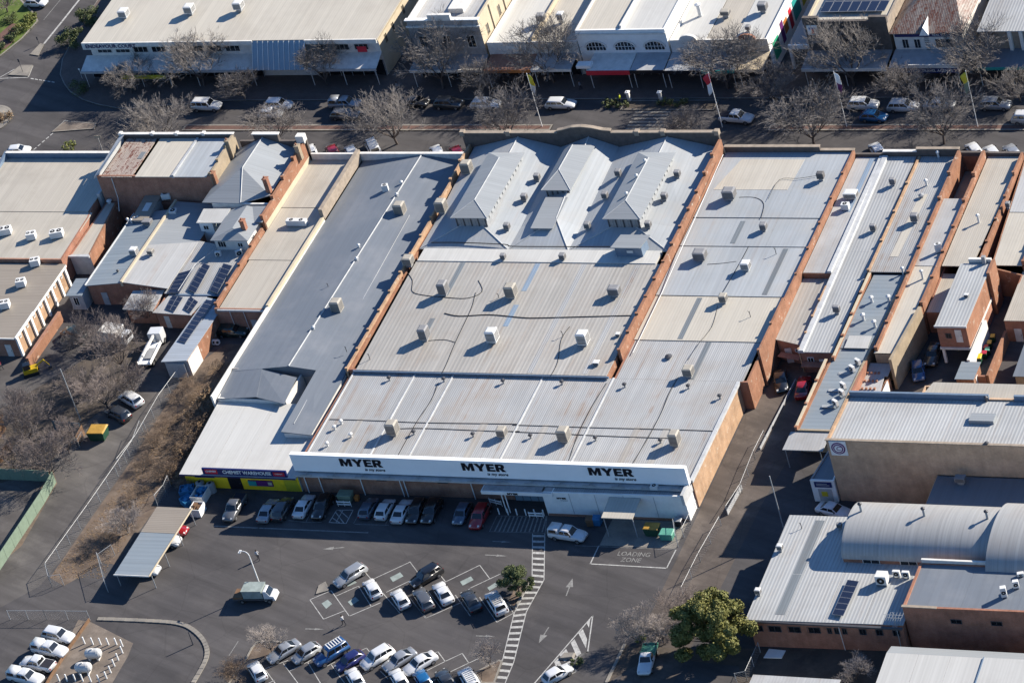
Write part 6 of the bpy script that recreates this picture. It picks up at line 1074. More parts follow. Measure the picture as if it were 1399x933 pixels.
def lamp(v, base, h, label, arm=1.6, az=2.6, c='galv', r=.09):
    p = U(v, *base); t = thing('light_pole', label, 'light pole', (p.x, p.y, 0), 0, 'light poles'); MB().tube((0, 0, 0), (0, 0, h), r, 8, r*.7).build('pole', c, t, local=True)
    if arm:
        P = [Vector((0, 0, h))+Vector((math.cos(az), math.sin(az), 0))*arm*(1-math.cos(k*.39))+Vector((0, 0, .5*math.sin(k*.39*1.6))) for k in range(5)]; MB().path(P, r*.6, 6).build('arm', c, t, local=True); q = P[-1]; MB().box(q.x-.15, q.y-.3, q.z-.14, q.x+.15, q.y+.3, q.z).build('lamp_head', 'unit_white', t, local=True)
lamp('F', (358, 806), 6.0, 'white curved lamp post behind the box truck', 1.5, 2.9, 'white_paint'); lamp('F', (110, 574), 9.2, 'tall bare grey pole in the rear yard', 0); lamp('F', (1073, 730), 9.6, 'tall pale pole beside the pale ribbed workshop', 0); lamp('L4', (740, 785), 2.2, 'short dark post inside the curved kerb', 0, 0, 'metal_dark', .1)
# ================================================================== roof plant
C = cooler
C('M2', 1115, 185, 6.2, 'beige cooler perched on the store wall nearest the street'); C('M2', 980, 390, 5.9, 'beige cooler perched on the store wall beside the left lantern'); C('M2', 805, 680, 5.6, 'large beige cooler at the left end of the white ridge band', 1.4, 1.3, 1.15)
C('M2', 760, 405, 4.3, 'beige cooler on the blue-grey roof just right of its ridge'); C('M3', 425, 65, 4.4, 'beige cooler alone halfway down the blue-grey roof')
C('M2', 990, 825, z_mid, 'grey cooler upper left on the middle store roof', c='cooler_grey', sx=1.2); C('M2', 1350, 840, z_mid, 'pale cooler beside the blue roof light stripe'); C('M3', 888, 210, z_mid, 'grey cooler lower left on the middle store roof', c='cooler_grey', sx=1.2); C('M3', 1250, 222, z_mid, 'pale cooler below the blue roof light stripe', c='unit_white'); C('R3', 372, 235, z_mid, 'pale grey cooler lower right on the middle store roof', c='unit_white'); C('R2', 540, 840, z_mid, 'wide grey cooler upper right on the middle store roof', 1.6, 1.2, 1.1, 'cooler_grey')
C('M2', 1310, 660, 5.85, 'small grey box cooler on the white ridge band, left one', .7, .7, .7, 'cooler_grey', .15); C('R2', 265, 660, 5.85, 'small grey box cooler on the white ridge band, right one', .8, .8, .8, 'cooler_grey', .15)
C('M3', 720, 712, 4.42, 'leftmost cooler above the MYER sign'); C('M3', 1302, 735, 4.42, 'second cooler from the left above the MYER sign', 1.2, 1.1, 1.1); C('R3', 270, 747, 4.42, 'third cooler from the left above the MYER sign'); C('R3', 860, 767, 4.42, 'rightmost cooler above the MYER sign', 1.2); C('R3', 932, 412, 4.6, 'cooler on the ribbed roof below the cream panel', 1.3, 1.2, 1.15)
C('R2', 1150, 325, 5.45, 'big grey cooler against the fire wall, nearer the street', 1.7, 1.4, 1.3, 'cooler_grey'); C('R2', 995, 650, 5.0, 'big dark cooler against the fire wall, nearer the car park', 1.7, 1.4, 1.2, 'cooler_grey'); C('R2', 1237, 707, 5.0, 'pale cooler on the extension roof left of its strip light', 1.2, 1.1, 1.1, 'unit_white'); C('R2', 1332, 500, 5.2, 'small dark cooler at the extension roof step', .9, .9, .9, 'cooler_grey'); C('R2', 1118, 880, 4.85, 'pale cooler at the top edge of the cream panel', 1.0, 1.0, 1.0); C('S2', 318, 230, 5.6, 'black panelled cooler near the right corner of the extension', 1.0, .8, .9, 'louvre_dark')
for v, x, y, z, lb in (('R2', 130, 238, 6.6, 'small dark unit left of the middle lantern, upper'), ('R2', 62, 345, 6.2, 'small dark unit left of the middle lantern, lower'), ('R2', 560, 215, 6.0, 'small grey unit in the valley, nearest the street'), ('R2', 490, 335, 5.9, 'white edged unit in the valley left of the right lantern'), ('R2', 397, 495, 5.8, 'small beige unit at the foot of the valley'), ('R2', 875, 220, 6.5, 'small dark unit right of the right lantern, upper'), ('R2', 806, 340, 6.3, 'small dark unit right of the right lantern, lower'), ('R2', 720, 490, 6.3, 'small grey unit below the right lantern corner'), ('M2', 1330, 500, 6.4, 'small dark unit below the left lantern corner')): C(v, x, y, z_rear, lb, .8, .8, .85, 'cooler_grey', .3)
C('S2', 478, 330, 4.75, 'big white cooler on the cream strip roof', 1.9, 1.2, .8, 'unit_white'); condenser('S2', 450, 395, 4.7, 'white fan unit with pipework below the big white cooler', 1.1, .8, .9, 0, 1, True); C('S2', 700, 262, 4.7, 'grey fan box near the street on the ribbed white roof', .8, .6, .9, 'cooler_grey'); C('S2', 597, 507, 4.3, 'grey fan box midway on the ribbed white roof', .8, .6, .9, 'cooler_grey'); C('a6', 797, 400, 3.9, 'grey fan box near the yard end of the ribbed white roof', .9, .6, .9, 'cooler_grey'); C('S2', 817, 452, 4.85, 'grey louvred unit on the white strip of the steel blue shop', 1.0, .9, 1.0, 'cooler_grey')
condenser('S2', 942, 615, 4.75, 'white twin fan unit on the slim shop roof', .9, .5, 1.3, .5, 1, True); flue('S2', 943, 125, 4.9, 'white cowl vent near the street on the steel blue shop', .9, .16, 'unit_white'); flue('S2', 880, 275, 4.85, 'white cowl vent second from the street on the steel blue shop', .9, .16, 'unit_white'); flue('S2', 1156, 465, 4.8, 'white pipe vent on the tan terrace roof', 1.2, .16, 'unit_white'); C('S2', 1312, 385, 4.8, 'small dark box on the far cream roof', .6, .6, .7, 'cooler_grey'); flue('S2', 858, 762, 4.65, 'white pipe flue on the slim shop roof', 1.3, .16, 'unit_white'); flue('S2', 855, 345, 4.85, 'short grey roof cowl with flat flashing', .4, .25, 'metal_grey'); flue('S2', 755, 740, 4.45, 'white cowl at the step of the steel blue roof', .9, .15, 'unit_white')
for v, x, y, lb in (('S3', 590, 40, 'upper left white vent on the steel blue roof'), ('S3', 680, 35, 'upper right white vent on the steel blue roof'), ('S3', 545, 132, 'middle left white vent above the white cover'), ('S3', 605, 168, 'middle right white vent above the white cover')): flue(v, x, y, 4.1, lb, .9, .2, 'unit_white')
for v, x, y, lb in (('S3', 515, 365, 'topmost white condenser by the brick court wall'), ('S3', 485, 400, 'second white condenser by the brick court wall'), ('S3', 437, 490, 'third white condenser by the brick court wall'), ('S3', 430, 528, 'fourth white condenser by the brick court wall'), ('S3', 396, 582, 'lowest white condenser by the brick court wall')): condenser(v, x, y, 3.75, lb, .9, .4, .8, -.6)
for i, (x, y) in enumerate(((445, 428), (392, 518), (358, 603))): p = U('S3', x, y, 3.75); tag(MB().box(p.x-.8, p.y-.25, 3.72, p.x+.8, p.y+.25, 3.82).build('duct_tray', 'galv'), ('upper', 'middle', 'lower')[i]+' pale duct tray beside the condensers of the steel blue roof', 'duct', 'duct trays')
for v, x, y, z, lb in (('L2', 25, 525, 4.3, 'white twin unit at the left edge of the beige roof'), ('L2', 165, 550, 4.3, 'dirty grey unit in the middle of the beige roof'), ('L2', 300, 540, 4.3, 'white twin unit right of the middle on the beige roof'), ('L2', 185, 690, 3.7, 'white unit at the top edge of the tan ribbed roof'), ('L2', 110, 800, 3.65, 'white unit in the middle of the tan ribbed roof'), ('L2', 25, 915, 3.6, 'white unit near the bottom of the tan ribbed roof')): condenser(v, x, y, z, lb, 2.0 if 'twin' in lb else 1.4, 1.2, 1.0, .3, 2, True); 
condenser('M2', 215, 480, 4.1, 'wide white twin fan unit on the cream roof', 3.2, .8, .9, 0, 2, True); condenser('M2', 685, 300, 4.6, 'white fan unit near the street on the blue-grey roof', .9, .7, 1.2, .3, 1, True); C('a3', 640, 410, 3.8, 'white cooler on the ridge side of the steel roof', 1.1, 1.0, 1.0, 'unit_white'); C('a3', 820, 415, 4.0, 'beige cooler just right of the cream party wall', .9, .8, .6); C('a3', 785, 100, 3.8, 'grey cowl by the pipes on the steel roof', 1.4, 1.0, .6, 'cooler_grey'); condenser('a1', 990, 670, 4.0, 'round topped white unit behind the rusty roofed shop', 1.4, 1.3, .9, .2, 1, True); condenser('a1', 1060, 850, 3.7, 'grey unit in shade beside the cream party wall', 1.1, 1.0, .6, .2, 1, True)
flue('a3', 478, 635, 3.7, 'small pale vent on the steel roof', .4, .14, 'galv'); condenser('a4', 450, 440, 3.4, 'white split unit left of the small drums', .9, .4, .8, .1); condenser('a4', 670, 430, 3.4, 'tall white split unit beside the cream hall wall', 1.0, .4, .9, .6); flue('a1', 385, 750, 3.4, 'white dish on the low annex roof', .5, .25, 'unit_white')
for i, (x, y) in enumerate(((580, 90), (620, 100), (660, 80), (690, 70))): flue('a3', x, y, 3.6, ('first', 'second', 'third', 'fourth')[i]+' white pipe of the cluster on the steel roof gutter', .5, .13, 'unit_white')
for v, x, y, lb in (('M3', 705, 452, 'first dark turbine vent under the blue gutter'), ('M3', 995, 458, 'second dark turbine vent under the blue gutter'), ('M3', 1310, 468, 'third dark turbine vent under the blue gutter'), ('R3', 262, 473, 'fourth dark turbine vent under the blue gutter'), ('R3', 595, 488, 'fifth dark turbine vent under the blue gutter'), ('R3', 933, 495, 'sixth dark turbine vent under the blue gutter'), ('R3', 1100, 548, 'rightmost dark turbine vent near the pink brick flank')): whirly(v, x, y, 4.52, lb)
for v, x, y, lb in (('M3', 835, 738, 'lower row turbine vent, first from left'), ('M3', 1150, 750, 'lower row turbine vent, second from left'), ('R3', 95, 758, 'lower row turbine vent, third from left'), ('R3', 440, 770, 'lower row turbine vent, fourth from left'), ('R3', 785, 783, 'lower row turbine vent, fifth from left')): whirly(v, x, y, 4.4, lb)
for v, x, y, lb in (('M3', 450, 683, 'topmost white vent at the left end of the front roof'), ('M3', 415, 713, 'second white vent at the left end of the front roof'), ('M3', 502, 753, 'right white vent at the left end of the front roof'), ('M3', 376, 800, 'lowest white vent at the left end of the front roof')): whirly(v, x, y, 4.4, lb, 'unit_white')
for v, x, y, z, lb, h in (('R3', 1265, 130, 4.75, 'thin pipe on the cream panel near the brick wall', 1.0), ('M3', 605, 355, 5.1, 'thin bent pipe at the left of the middle roof', 1.0), ('R3', 270, 235, 5.2, 'thin pipe left of the pale grey cooler', 1.0), ('S2', 85, 655, 4.95, 'thin pipe on the pale extension roof', 1.2), ('b3', 275, 635, 4.7, 'thin bent pipe on the workshop roof', .9), ('M3', 480, 310, 4.7, 'thin pipe at the blue-grey ridge', .8), ('M2', 1290, 885, 5.45, 'short pipe left of the blue roof light', .8), ('M2', 385, 830, 4.7, 'thin pipe low on the blue-grey roof', .8), ('R2', 800, 400, 6.0, 'branched pipe right of the right lantern', 1.0)): antenna(v, x, y, z, lb, h)
for v, x, y, lb in (('M2', 545, 610, 'upper white cowl on the blue-grey ridge'), ('M2', 535, 680, 'lower white cowl on the blue-grey ridge'), ('M2', 748, 340, 'white cowl on the ridge by the street'), ('M3', 305, 190, 'white cowl on the ridge by the lone cooler'), ('M2', 772, 275, 'white cowl highest on the blue-grey ridge')): flue(v, x, y, 5.0, lb, .45, .16, 'unit_white')
for v, x, y, lb in (('R2', 705, 160, 'top white cowl on the right lantern ridge'), ('R2', 660, 240, 'middle white cowl on the right lantern ridge'), ('R2', 607, 335, 'bottom white cowl on the right lantern ridge')): flue(v, x, y, 8.9, lb, .4, .16, 'unit_white')
for v, x, y, lb in (('b3', 900, 420, 'left vent on the barrel roof crown'), ('b4', 335, 470, 'middle vent on the barrel roof crown'), ('b4', 1005, 500, 'right vent on the barrel roof crown')): flue(v, x, y, 7.9, lb, 1.3, .17)
C('b3', 672, 598, 4.6, 'small grey unit by the barrel hall end wall', .6, .5, .6, 'cooler_grey'); C('b3', 40, 830, 4.6, 'white unit on the left edge of the workshop roof', .7, .6, .7, 'unit_white'); C('R4', 660, 580, 4.5, 'white unit low on the left edge of the workshop roof', .7, .6, .7, 'unit_white')
condenser('S4', 465, 530, 4.65, 'beige square condenser under the barrel hall window', 1.4, 1.2, 1.3, 0, 1); condenser('S4', 520, 512, 4.65, 'left of the twin white condensers by the barrel hall', .9, .4, .8); condenser('S4', 556, 515, 4.65, 'right of the twin white condensers by the barrel hall', .9, .4, .8); condenser('S4', 930, 582, 6.25, 'tall white condenser on the red brick workshop', .7, .6, 1.4, .3); condenser('S4', 977, 553, 6.3, 'short white condenser on the red brick workshop', .7, .5, 1.0, .3); condenser('S4', 995, 515, 6.3, 'far white condenser on the red brick workshop', .8, .5, .4, .3); C('S4', 765, 150, 4.95, 'grey duct box on the shaded flat roof', 1.3, .9, .7, 'cooler_grey')
C('T1', 655, 68, 7.3, 'leftmost white cooler on the arcade roof', c='unit_white', sz=1.2); C('T1', 1003, 45, 7.5, 'second white cooler on the arcade roof', c='unit_white', sz=1.2); C('T1', 1264, 25, 7.7, 'third white cooler on the arcade roof', c='unit_white', sz=1.2); C('T3', 150, 90, 5.8, 'dark cooler left on the low white shop', 1.2, 1.1, 1.0, 'cooler_grey'); C('T3', 255, 85, 5.8, 'pale cooler right on the low white shop', 1.0, 1.0, 1.2, 'unit_white'); flue('T3', 990, 55, 5.9, 'white stack on the mural shop roof', 1.8, .3, 'unit_white'); C('T3', 1328, 32, 5.9, 'grey unit cluster at the mural shop corner', 1.3, 1.2, 1.1, 'cooler_grey'); C('T3', 1250, 146, 5.7, 'small dark unit on the mural shop roof', .7, .7, .6, 'cooler_grey'); C('T3', 1130, 65, 5.8, 'brown pipe cluster on the cream part of the mural shop', 1.4, 1.0, .7, 'cooler_beige'); whirly('b2', 1000, 670, 9.5, 'dark turbine vent near the front of the beige block roof'); flue('b2', 1000, 215, 8.8, 'dark flue behind the beige block', 1.0, .16, 'metal_dark')
C('S2', 1092, 868, 6.4, 'small pale box on the ribbed tower roof', .6, .4, .4, 'unit_white', .1); flue('R3', 830, 342, 4.6, 'flat pale flashing on the ribbed extension roof', .2, .3, 'galv'); C('R3', 445, 370, 5.15, 'white box with pipe tangle at the lower middle roof', .9, .7, .4, 'unit_white', .1); C('R3', 560, 220, 5.3, 'white box beside the fire wall end', .6, .5, .4, 'unit_white', .1)
cable('dark hose looping from the ridge band cooler to the upper left cooler', 'M2', [(800, 745), (830, 790), (830, 850), (900, 870), (1000, 880)], z_mid); cable('dark conduit across the middle roof, left half', 'M2', [(1000, 880), (1120, 885), (1200, 850), (1180, 790)], z_mid); cable('long dark conduit across the middle store roof', 'M3', [(1000, 110), (1080, 125), (1240, 118), (1400, 132), (130, 135, 'R3'), (400, 128, 'R3'), (630, 122, 'R3')], z_mid, .075); cable('dark cable running down between the two grey coolers', 'M3', [(1165, 0), (1140, 90), (1060, 260), (1010, 380), (985, 430)], z_mid); cable('dark cable running down left of the pale grey cooler', 'R3', [(305, 180), (260, 250), (240, 370), (205, 440)], z_mid); cable('thin cable from the lower left grey cooler', 'M3', [(915, 255), (1000, 250), (1060, 265)], z_mid, .03); cable('thin cable right of the cooler under the blue stripe', 'M3', [(1260, 290), (1380, 292), (100, 282, 'R3'), (280, 285, 'R3')], z_front, .03)
cable('upper thin conduit across the front roof, left', 'M3', [(390, 672), (520, 675), (700, 682), (900, 690), (1390, 697)], z_front); cable('upper thin conduit across the front roof, right', 'R3', [(0, 702), (200, 708), (400, 715), (900, 728), (1085, 735)], z_front); cable('lower thin conduit across the front roof, left', 'M3', [(750, 722), (900, 720), (1265, 735), (1399, 735)], z_front); cable('lower thin conduit across the front roof, right', 'R3', [(0, 738), (240, 748), (480, 760), (700, 768), (830, 772)], z_front); cable('diagonal cable down the left front roof bay', 'M3', [(965, 480), (930, 570), (850, 690), (755, 860)], z_front); cable('diagonal cable down the fourth front roof bay', 'R3', [(500, 480), (420, 610), (350, 750), (300, 890)], z_front); cable('diagonal cable down the right front roof bay', 'R3', [(880, 450), (830, 540), (790, 640), (720, 770), (640, 905)], z_front); cable('black pipe along the foot of the lantern roofs', 'M2', [(930, 590), (1080, 590), (1320, 600), (0, 610, 'R2'), (280, 612, 'R2'), (520, 612, 'R2')], 5.93, .07); cable('conduit curving over the extension roof by the big cooler', 'R2', [(1205, 350), (1290, 352), (1335, 385), (1320, 460)], 5.45); cable('diagonal cable on the extension roof beside the dark cooler', 'R2', [(1300, 500), (1250, 620), (1150, 800), (1120, 850)], 5.1); cable('cable across the extension roof below the dark cooler', 'R2', [(1035, 705), (1110, 700), (1190, 690)], 5.05, .03); cable('cable from the black panelled cooler', 'S2', [(40, 360), (100, 258), (200, 250), (300, 235)], 5.7, .03); cable('pair of cables down the cream panel', 'R3', [(1090, 70), (1060, 180), (990, 270), (930, 360)], 4.8, .03)
# ================================================================== cars
Pk = 'cars parked on the shopping street'
S = lambda k, c, v, x, y, lb, d=1, z=0.: carp(k, c, v, x, y, 40*d, 0, lb, Pk)
S('fourwd', 'white', 'T1', 1098, 560, 'white four wheel drive beside the shaded kerb near the corner'); S('suv', 'white', 'T2', 118, 555, 'white car under the twigs, left of the silver ute'); S('hatch', 'white', 'T2', 75, 600, 'white car half hidden by twigs in the traffic lane'); S('canopy', 'silver', 'T2', 472, 548, 'silver ute with canopy parked by the shaded footpath'); S('wagon', 'grey', 'T2', 472, 605, 'grey car driving beside the silver ute'); S('hatch', 'black', 'T2', 850, 540, 'black car in the shade, left of two dark ones'); S('suv', 'charcoal', 'T2', 1020, 548, 'charcoal car in the shade, right of two dark ones'); S('wagon', 'white', 'T2', 1218, 548, 'white wagon behind the twigs left of the first flagpole'); S('wagon', 'white', 'T3', 256, 548, 'white wagon parked right of the first flagpole'); carp('ute', 'white', 'T3', 1190, 622, 40, 3, 'white double cab ute driving past the second flagpole', Pk, name='driving_ute'); S('suv', 'white', 'T4', 545, 552, 'white hatchback directly above the blue car'); carp('hatch', 'brightblue', 'T4', 600, 615, 40, 2, 'bright blue hatchback driving on the street', Pk, name='driving_car'); S('suv', 'white', 'T4', 758, 562, 'white car partly behind twigs right of the blue one'); S('sedan', 'silver', 'T4', 950, 550, 'silver car hidden by twigs near the last flagpole'); S('suv', 'silver', 'T4', 1245, 552, 'silver car right of the last flagpole'); S('suv', 'white', 'T4', 1420, 625, 'white car entering at the right edge of the street')
for k, c, v, x, y, lb in (('hatch', 'white', 'T1', 90, 785, 'white car turning behind the beige parapet'), ('hatch', 'white', 'M2', 285, 88, 'white car roof behind the cream hall parapet'), ('hatch', 'red', 'M2', 400, 90, 'red car roof behind the cream hall parapet'), ('hatch', 'white', 'M2', 500, 92, 'white car roof at the end of the pale parapet'), ('van', 'white', 'M2', 615, 70, 'white van behind the chemist parapet'), ('hatch', 'white', 'M2', 955, 92, 'white car roof behind the right of the chemist parapet'), ('hatch', 'red', 'M2', 1060, 95, 'red car roof beside the store wall'), ('hatch', 'white', 'S2', 615, 80, 'white car behind the ribbed white roof'), ('hatch', 'white', 'S2', 1130, 80, 'white car behind the slim shop, first of three'), ('hatch', 'white', 'S2', 1225, 95, 'white car behind the slim shop, second of three'), ('sedan', 'silver', 'S2', 1335, 95, 'silver car at the right end behind the row')): 
    p = U(v, x, y, 1.2); carr = car(k, c, (p.x, p.y), 2.2 if v != 'T1' else .2, lb, Pk)
CP = 'cars in the car park'
fy = lambda v, x: U(v, x, 0).x
for k, c, v, x, y, d, lb in (('ute', 'grey', 'M4', 312, 360, -1, 'grey ute standing alone in front of the chemist'), ('sedan', 'silver', 'M4', 490, 372, 1, 'silver sedan first in the row along the shopfront'), ('suv', 'charcoal', 'M4', 568, 365, 1, 'charcoal car between silver and white sedans'), ('sedan', 'white', 'M4', 680, 348, 1, 'white sedan left of the accessible bay'), ('suv', 'black', 'M4', 778, 355, -1, 'black car beside the hatched accessible bay'), ('hatch', 'bluegrey', 'M4', 1022, 360, 1, 'blue grey hatchback right of the hatched accessible bay'), ('hatch', 'white', 'M4', 1110, 365, 1, 'white hatchback in the middle of the shopfront row'), ('sedan', 'white', 'M4', 1200, 375, 1, 'white sedan right of the white hatchback'), ('suv', 'black', 'M4', 1278, 378, -1, 'left of two black cars by the shopfront'), ('suv', 'black', 'M4', 1358, 378, -1, 'right of two black cars by the shopfront'), ('hatch', 'bluegrey', 'N4', 198, 388, -1, 'blue grey car next to the red one'), ('suv', 'red', 'N4', 293, 405, -1, 'red car at the end of the shopfront row')):
    p = U(v, x, y, .75); car(k, c, (p.x, p.y), math.pi/2*d, lb, CP)
carp('canopy', 'white', 'N4', 760, 500, 40, 6, 'white ute with canopy driving past the entrance', CP, name='driving_ute')
for k, c, v, x, y, hx, hy, lb in (('wagon', 'silver', 'c6', 858, 215, -40, 25, 'silver wagon above the empty marked bays'), ('hatch', 'white', 'c6', 1003, 302, -22, -36, 'small white hatchback beside the silver wagon'), ('hatch', 'white', 'c6', 1188, 368, -22, -34, 'rounded white car second in the angled row'), ('suv', 'black', 'c7', 105, 222, -40, 24, 'black four door parked across the top of the angled row'), ('wagon', 'grey', 'c7', 86, 370, -22, -36, 'dark grey wagon with roof rails in the angled row'), ('sedan', 'white', 'c7', 215, 330, -22, -36, 'old white sedan beside the dark grey wagon'), ('sedan', 'charcoal', 'c7', 400, 380, -22, -36, 'dark blue sedan between white cars of the angled row'),
 ('sedan', 'silver', 'c6', 420, 715, -42, 25, 'silver sedan first in the lower angled row'), ('hatch', 'silver', 'c6', 570, 727, -42, 25, 'silver hatchback second in the lower angled row'), ('hatch', 'navy', 'c6', 855, 778, -42, 25, 'dark navy hatchback beside the blue four wheel drive'), ('suv', 'white', 'c6', 1038, 757, -42, 25, 'white car with sunroof in the lower angled row'), ('sedan', 'silver', 'c6', 1182, 772, -42, 25, 'silver sedan right of the sunroof car'), ('sedan', 'white', 'c6', 1318, 795, -42, 25, 'white sedan last in the lower angled row'), ('hatch', 'white', 'c6', 245, 845, -22, -36, 'white hatchback alone near the bottom left garden bed'), ('hatch', 'white', 'c6', 888, 888, -22, -36, 'white hatchback at the bottom edge below the navy one'), ('hatch', 'white', 'c6', 1178, 895, -22, -36, 'white hatchback at the bottom edge below the silver sedan'), ('hatch', 'brightblue', 'c7', 82, 900, -22, -36, 'bright blue car at the bottom edge'), ('sedan', 'charcoal', 'c7', 235, 905, -22, -36, 'charcoal car at the bottom edge'), ('hatch', 'white', 'c7', 970, 865, 40, -25, 'white hatchback beside the painted chevrons')): carp(k, c, v, x, y, hx, hy, lb, CP)
carp('fourwd', 'white', 'c7', 568, 398, -22, -36, 'white four wheel drive with slatted roof rack by the evergreen shrub', CP, rack='cooler_beige'); carp('fourwd', 'blue', 'c6', 735, 733, -42, 25, 'blue four wheel drive with roof bars in the lower row', CP, rack='unit_white'); carp('fourwd', 'white', 'c7', 392, 905, -22, -36, 'white four wheel drive with white rack at the bottom edge', CP, rack='unit_white')
carp('tray', 'white', 'R4', 236, 840, -14, 50, 'white ute with green tray load near the evergreen tree', CP, tray='bin_mint')
for k, x, y, hx, hy, lb in (('suv', 222, 748, 40, 8, 'topmost white vehicle of the fleet compound'), ('canopy', 190, 802, 40, 8, 'second white vehicle of the fleet compound, with canopy'), ('ute', 143, 857, 40, 8, 'third white vehicle of the fleet compound, open tub'), ('canopy', 98, 908, 40, 8, 'lowest white vehicle of the fleet compound')): carp(k, 'white', 'L4', x, y, hx if k != 'ute' else -hx, hy if k != 'ute' else -hy, lb, 'fleet vehicles in the fenced compound')
LY = 'cars in the rear yard'
carp('suv', 'white', 'L3', 693, 560, -40, -24, 'white car by the bare tree in the rear yard', LY); carp('suv', 'charcoal', 'L3', 625, 638, -40, -20, 'dark car shaded by the bare tree in the rear yard', LY); carp('fourwd', 'green_dark', 'L3', 392, 218, -40, -16, 'dark green car by the tan roofed hall', LY); carp('wagon', 'green_dark', 'L3', 1232, 200, 40, 0, 'dark green vehicle in the shade behind the cream hall', LY)
carp('sedan', 'black', 'S3', 108, 460, 3, 40, 'black car in the shade of the brick flank', 'cars in the service lanes'); carp('sedan', 'red', 'S3', 225, 495, 8, -40, 'red car tucked behind the ribbed white roof', 'cars in the service lanes'); carp('hatch', 'blue', 'S3', 836, 408, 4, 40, 'blue car in the shaded yard under the tower', 'cars in the service lanes'); carp('sedan', 'charcoal', 'S3', 915, 320, -14, 40, 'dark car deep in the shade under the tower', 'cars in the service lanes'); carp('sedan', 'white', 'b3', 610, 430, 40, 10, 'white car between the white kiosk and the barrel hall', 'cars in the service lanes')
# carport with three cars
t = thing('carport', 'long open carport with pale ribbed roof beside the leafy verge', 'carport', U('L4', 590, 400, 0)); P = UL('L4', [(600, 255), (735, 264), (570, 524), (435, 516)], 2.5); P[0].z = P[3].z = 2.4
roofq(t, [P[3], P[2], P[2].lerp(P[1], .62), P[3].lerp(P[0], .62)], 'roof_steel', .08); roofq(t, [P[3].lerp(P[0], .625), P[2].lerp(P[1], .625), P[1], P[0]], 'roof_tan', .08); MB().bar(P[2]+Vector((.05, 0, -.1)), P[1]+Vector((.05, 0, -.1)), .1, .2).build('fascia', 'cream_paint', t); MB().bar(P[3]+Vector((0, -.05, -.1)), P[2]+Vector((0, -.05, -.1)), .1, .2).build('fascia', 'off_white', t)
for a in (0.04, .35, .66, .96):
    for A, B in ((P[3], P[0]), (P[2], P[1])): q = A.lerp(B, a); MB().tube((q.x, q.y, 0), (q.x, q.y, 2.4), .06, 6).build('post', 'galv', t)
for k, c, x, y, lb in (('hatch', 'red', 680, 345, 'red car nosing out of the carport'), ('suv', 'white', 645, 385, 'white car nosing out under the carport middle'), ('suv', 'white', 565, 495, 'white car nosing out at the near end of the carport')): p = U('L4', x, y, .75); car(k, c, (p.x-.6, p.y), 0, lb, 'cars under the carport')
# box truck, crane truck
a = U('L4', 985, 590, 1.0); t = thing('box_truck', 'small white truck with pale teal box body parked alone', 'truck', (a.x, a.y, 0), .08)
MB().box(-1.7, -.9, .85, 1.1, .95, 2.1).build('box_body', 'bay_patch', t, local=True, bevel=.04); MB().box(-1.75, -.95, 2.1, 1.15, 1.0, 2.17).build('box_roof', 'bay_patch', t, local=True); MB().box(-3.3, -.95, .6, 2.4, .95, .8).build('chassis', 'metal_dark', t, local=True); MB().box(-3.2, -.9, .8, -1.8, .9, 1.1).build('rear_tray', 'timber', t, local=True)
MB().hexa([(1.2, -.9, .45), (2.75, -.85, .45), (2.75, .85, .45), (1.2, .9, .45)], [(1.2, -.85, 1.35), (2.6, -.8, 1.1), (2.6, .8, 1.1), (1.2, .85, 1.35)]).hexa([(1.2, -.85, 1.3), (2.1, -.8, 1.2), (2.1, .8, 1.2), (1.2, .85, 1.3)], [(1.2, -.75, 1.9), (1.6, -.7, 1.9), (1.6, .7, 1.9), (1.2, .75, 1.9)]).build('cab', 'paint_white', t, local=True, bevel=.06); MB().hexa([(2.1, -.7, 1.24), (2.14, -.7, 1.24), (2.14, .7, 1.24), (2.1, .7, 1.24)], [(1.64, -.65, 1.85), (1.68, -.65, 1.85), (1.68, .65, 1.85), (1.64, .65, 1.85)]).build('windscreen', 'glass', t, local=True)
for x in (1.9, -2.0):
    for y in (-.85, .85): MB().tube((x, y-.12, .36), (x, y+.12, .36), .36, 14).tube((x, y-.13, .36), (x, y+.13, .36), .2, 10, mi=1).build('wheel', ['tyre', 'rim'], t, local=True)
a = U('a5', 530, 680, .8); bb = U('a5', 600, 540, .8); ang = math.atan2(bb.y-a.y, bb.x-a.x); t = thing('crane_truck', 'white tray truck with folded crane arm parked beside the bare trees', 'truck', (a.x, a.y, 0), ang)
MB().box(-3.6, -1.0, .8, 1.4, 1.0, 1.0).build('tray', 'white_paint', t, local=True); MB().box(-3.6, -1.0, 1.0, 1.3, -.93, 1.35).build('tray_side', 'white_paint', t, local=True); MB().box(-3.6, .93, 1.0, 1.3, 1.0, 1.35).build('tray_side', 'white_paint', t, local=True); MB().box(1.7, -1.0, .5, 3.4, 1.0, 2.3).build('cab', 'paint_white', t, local=True, bevel=.1); MB().box(3.38, -.85, 1.35, 3.43, .85, 2.1).build('windscreen', 'glass', t, local=True); MB().bar((1.3, 0, 1.9), (-2.8, .3, 1.6), .3, .3).tube((1.45, 0, .9), (1.45, 0, 2.2), .2, 8).build('crane_arm', 'off_white', t, local=True); MB().box(-2.6, -.7, 1.0, -.2, .3, 1.25).build('load', 'metal_grey', t, local=True)
for x in (2.5, -1.8, -2.7):
    for y in (-.9, .9): MB().tube((x, y-.14, .42), (x, y+.14, .42), .42, 14).tube((x, y-.15, .42), (x, y+.15, .42), .24, 10, mi=1).build('wheel', ['tyre', 'rim'], t, local=True)
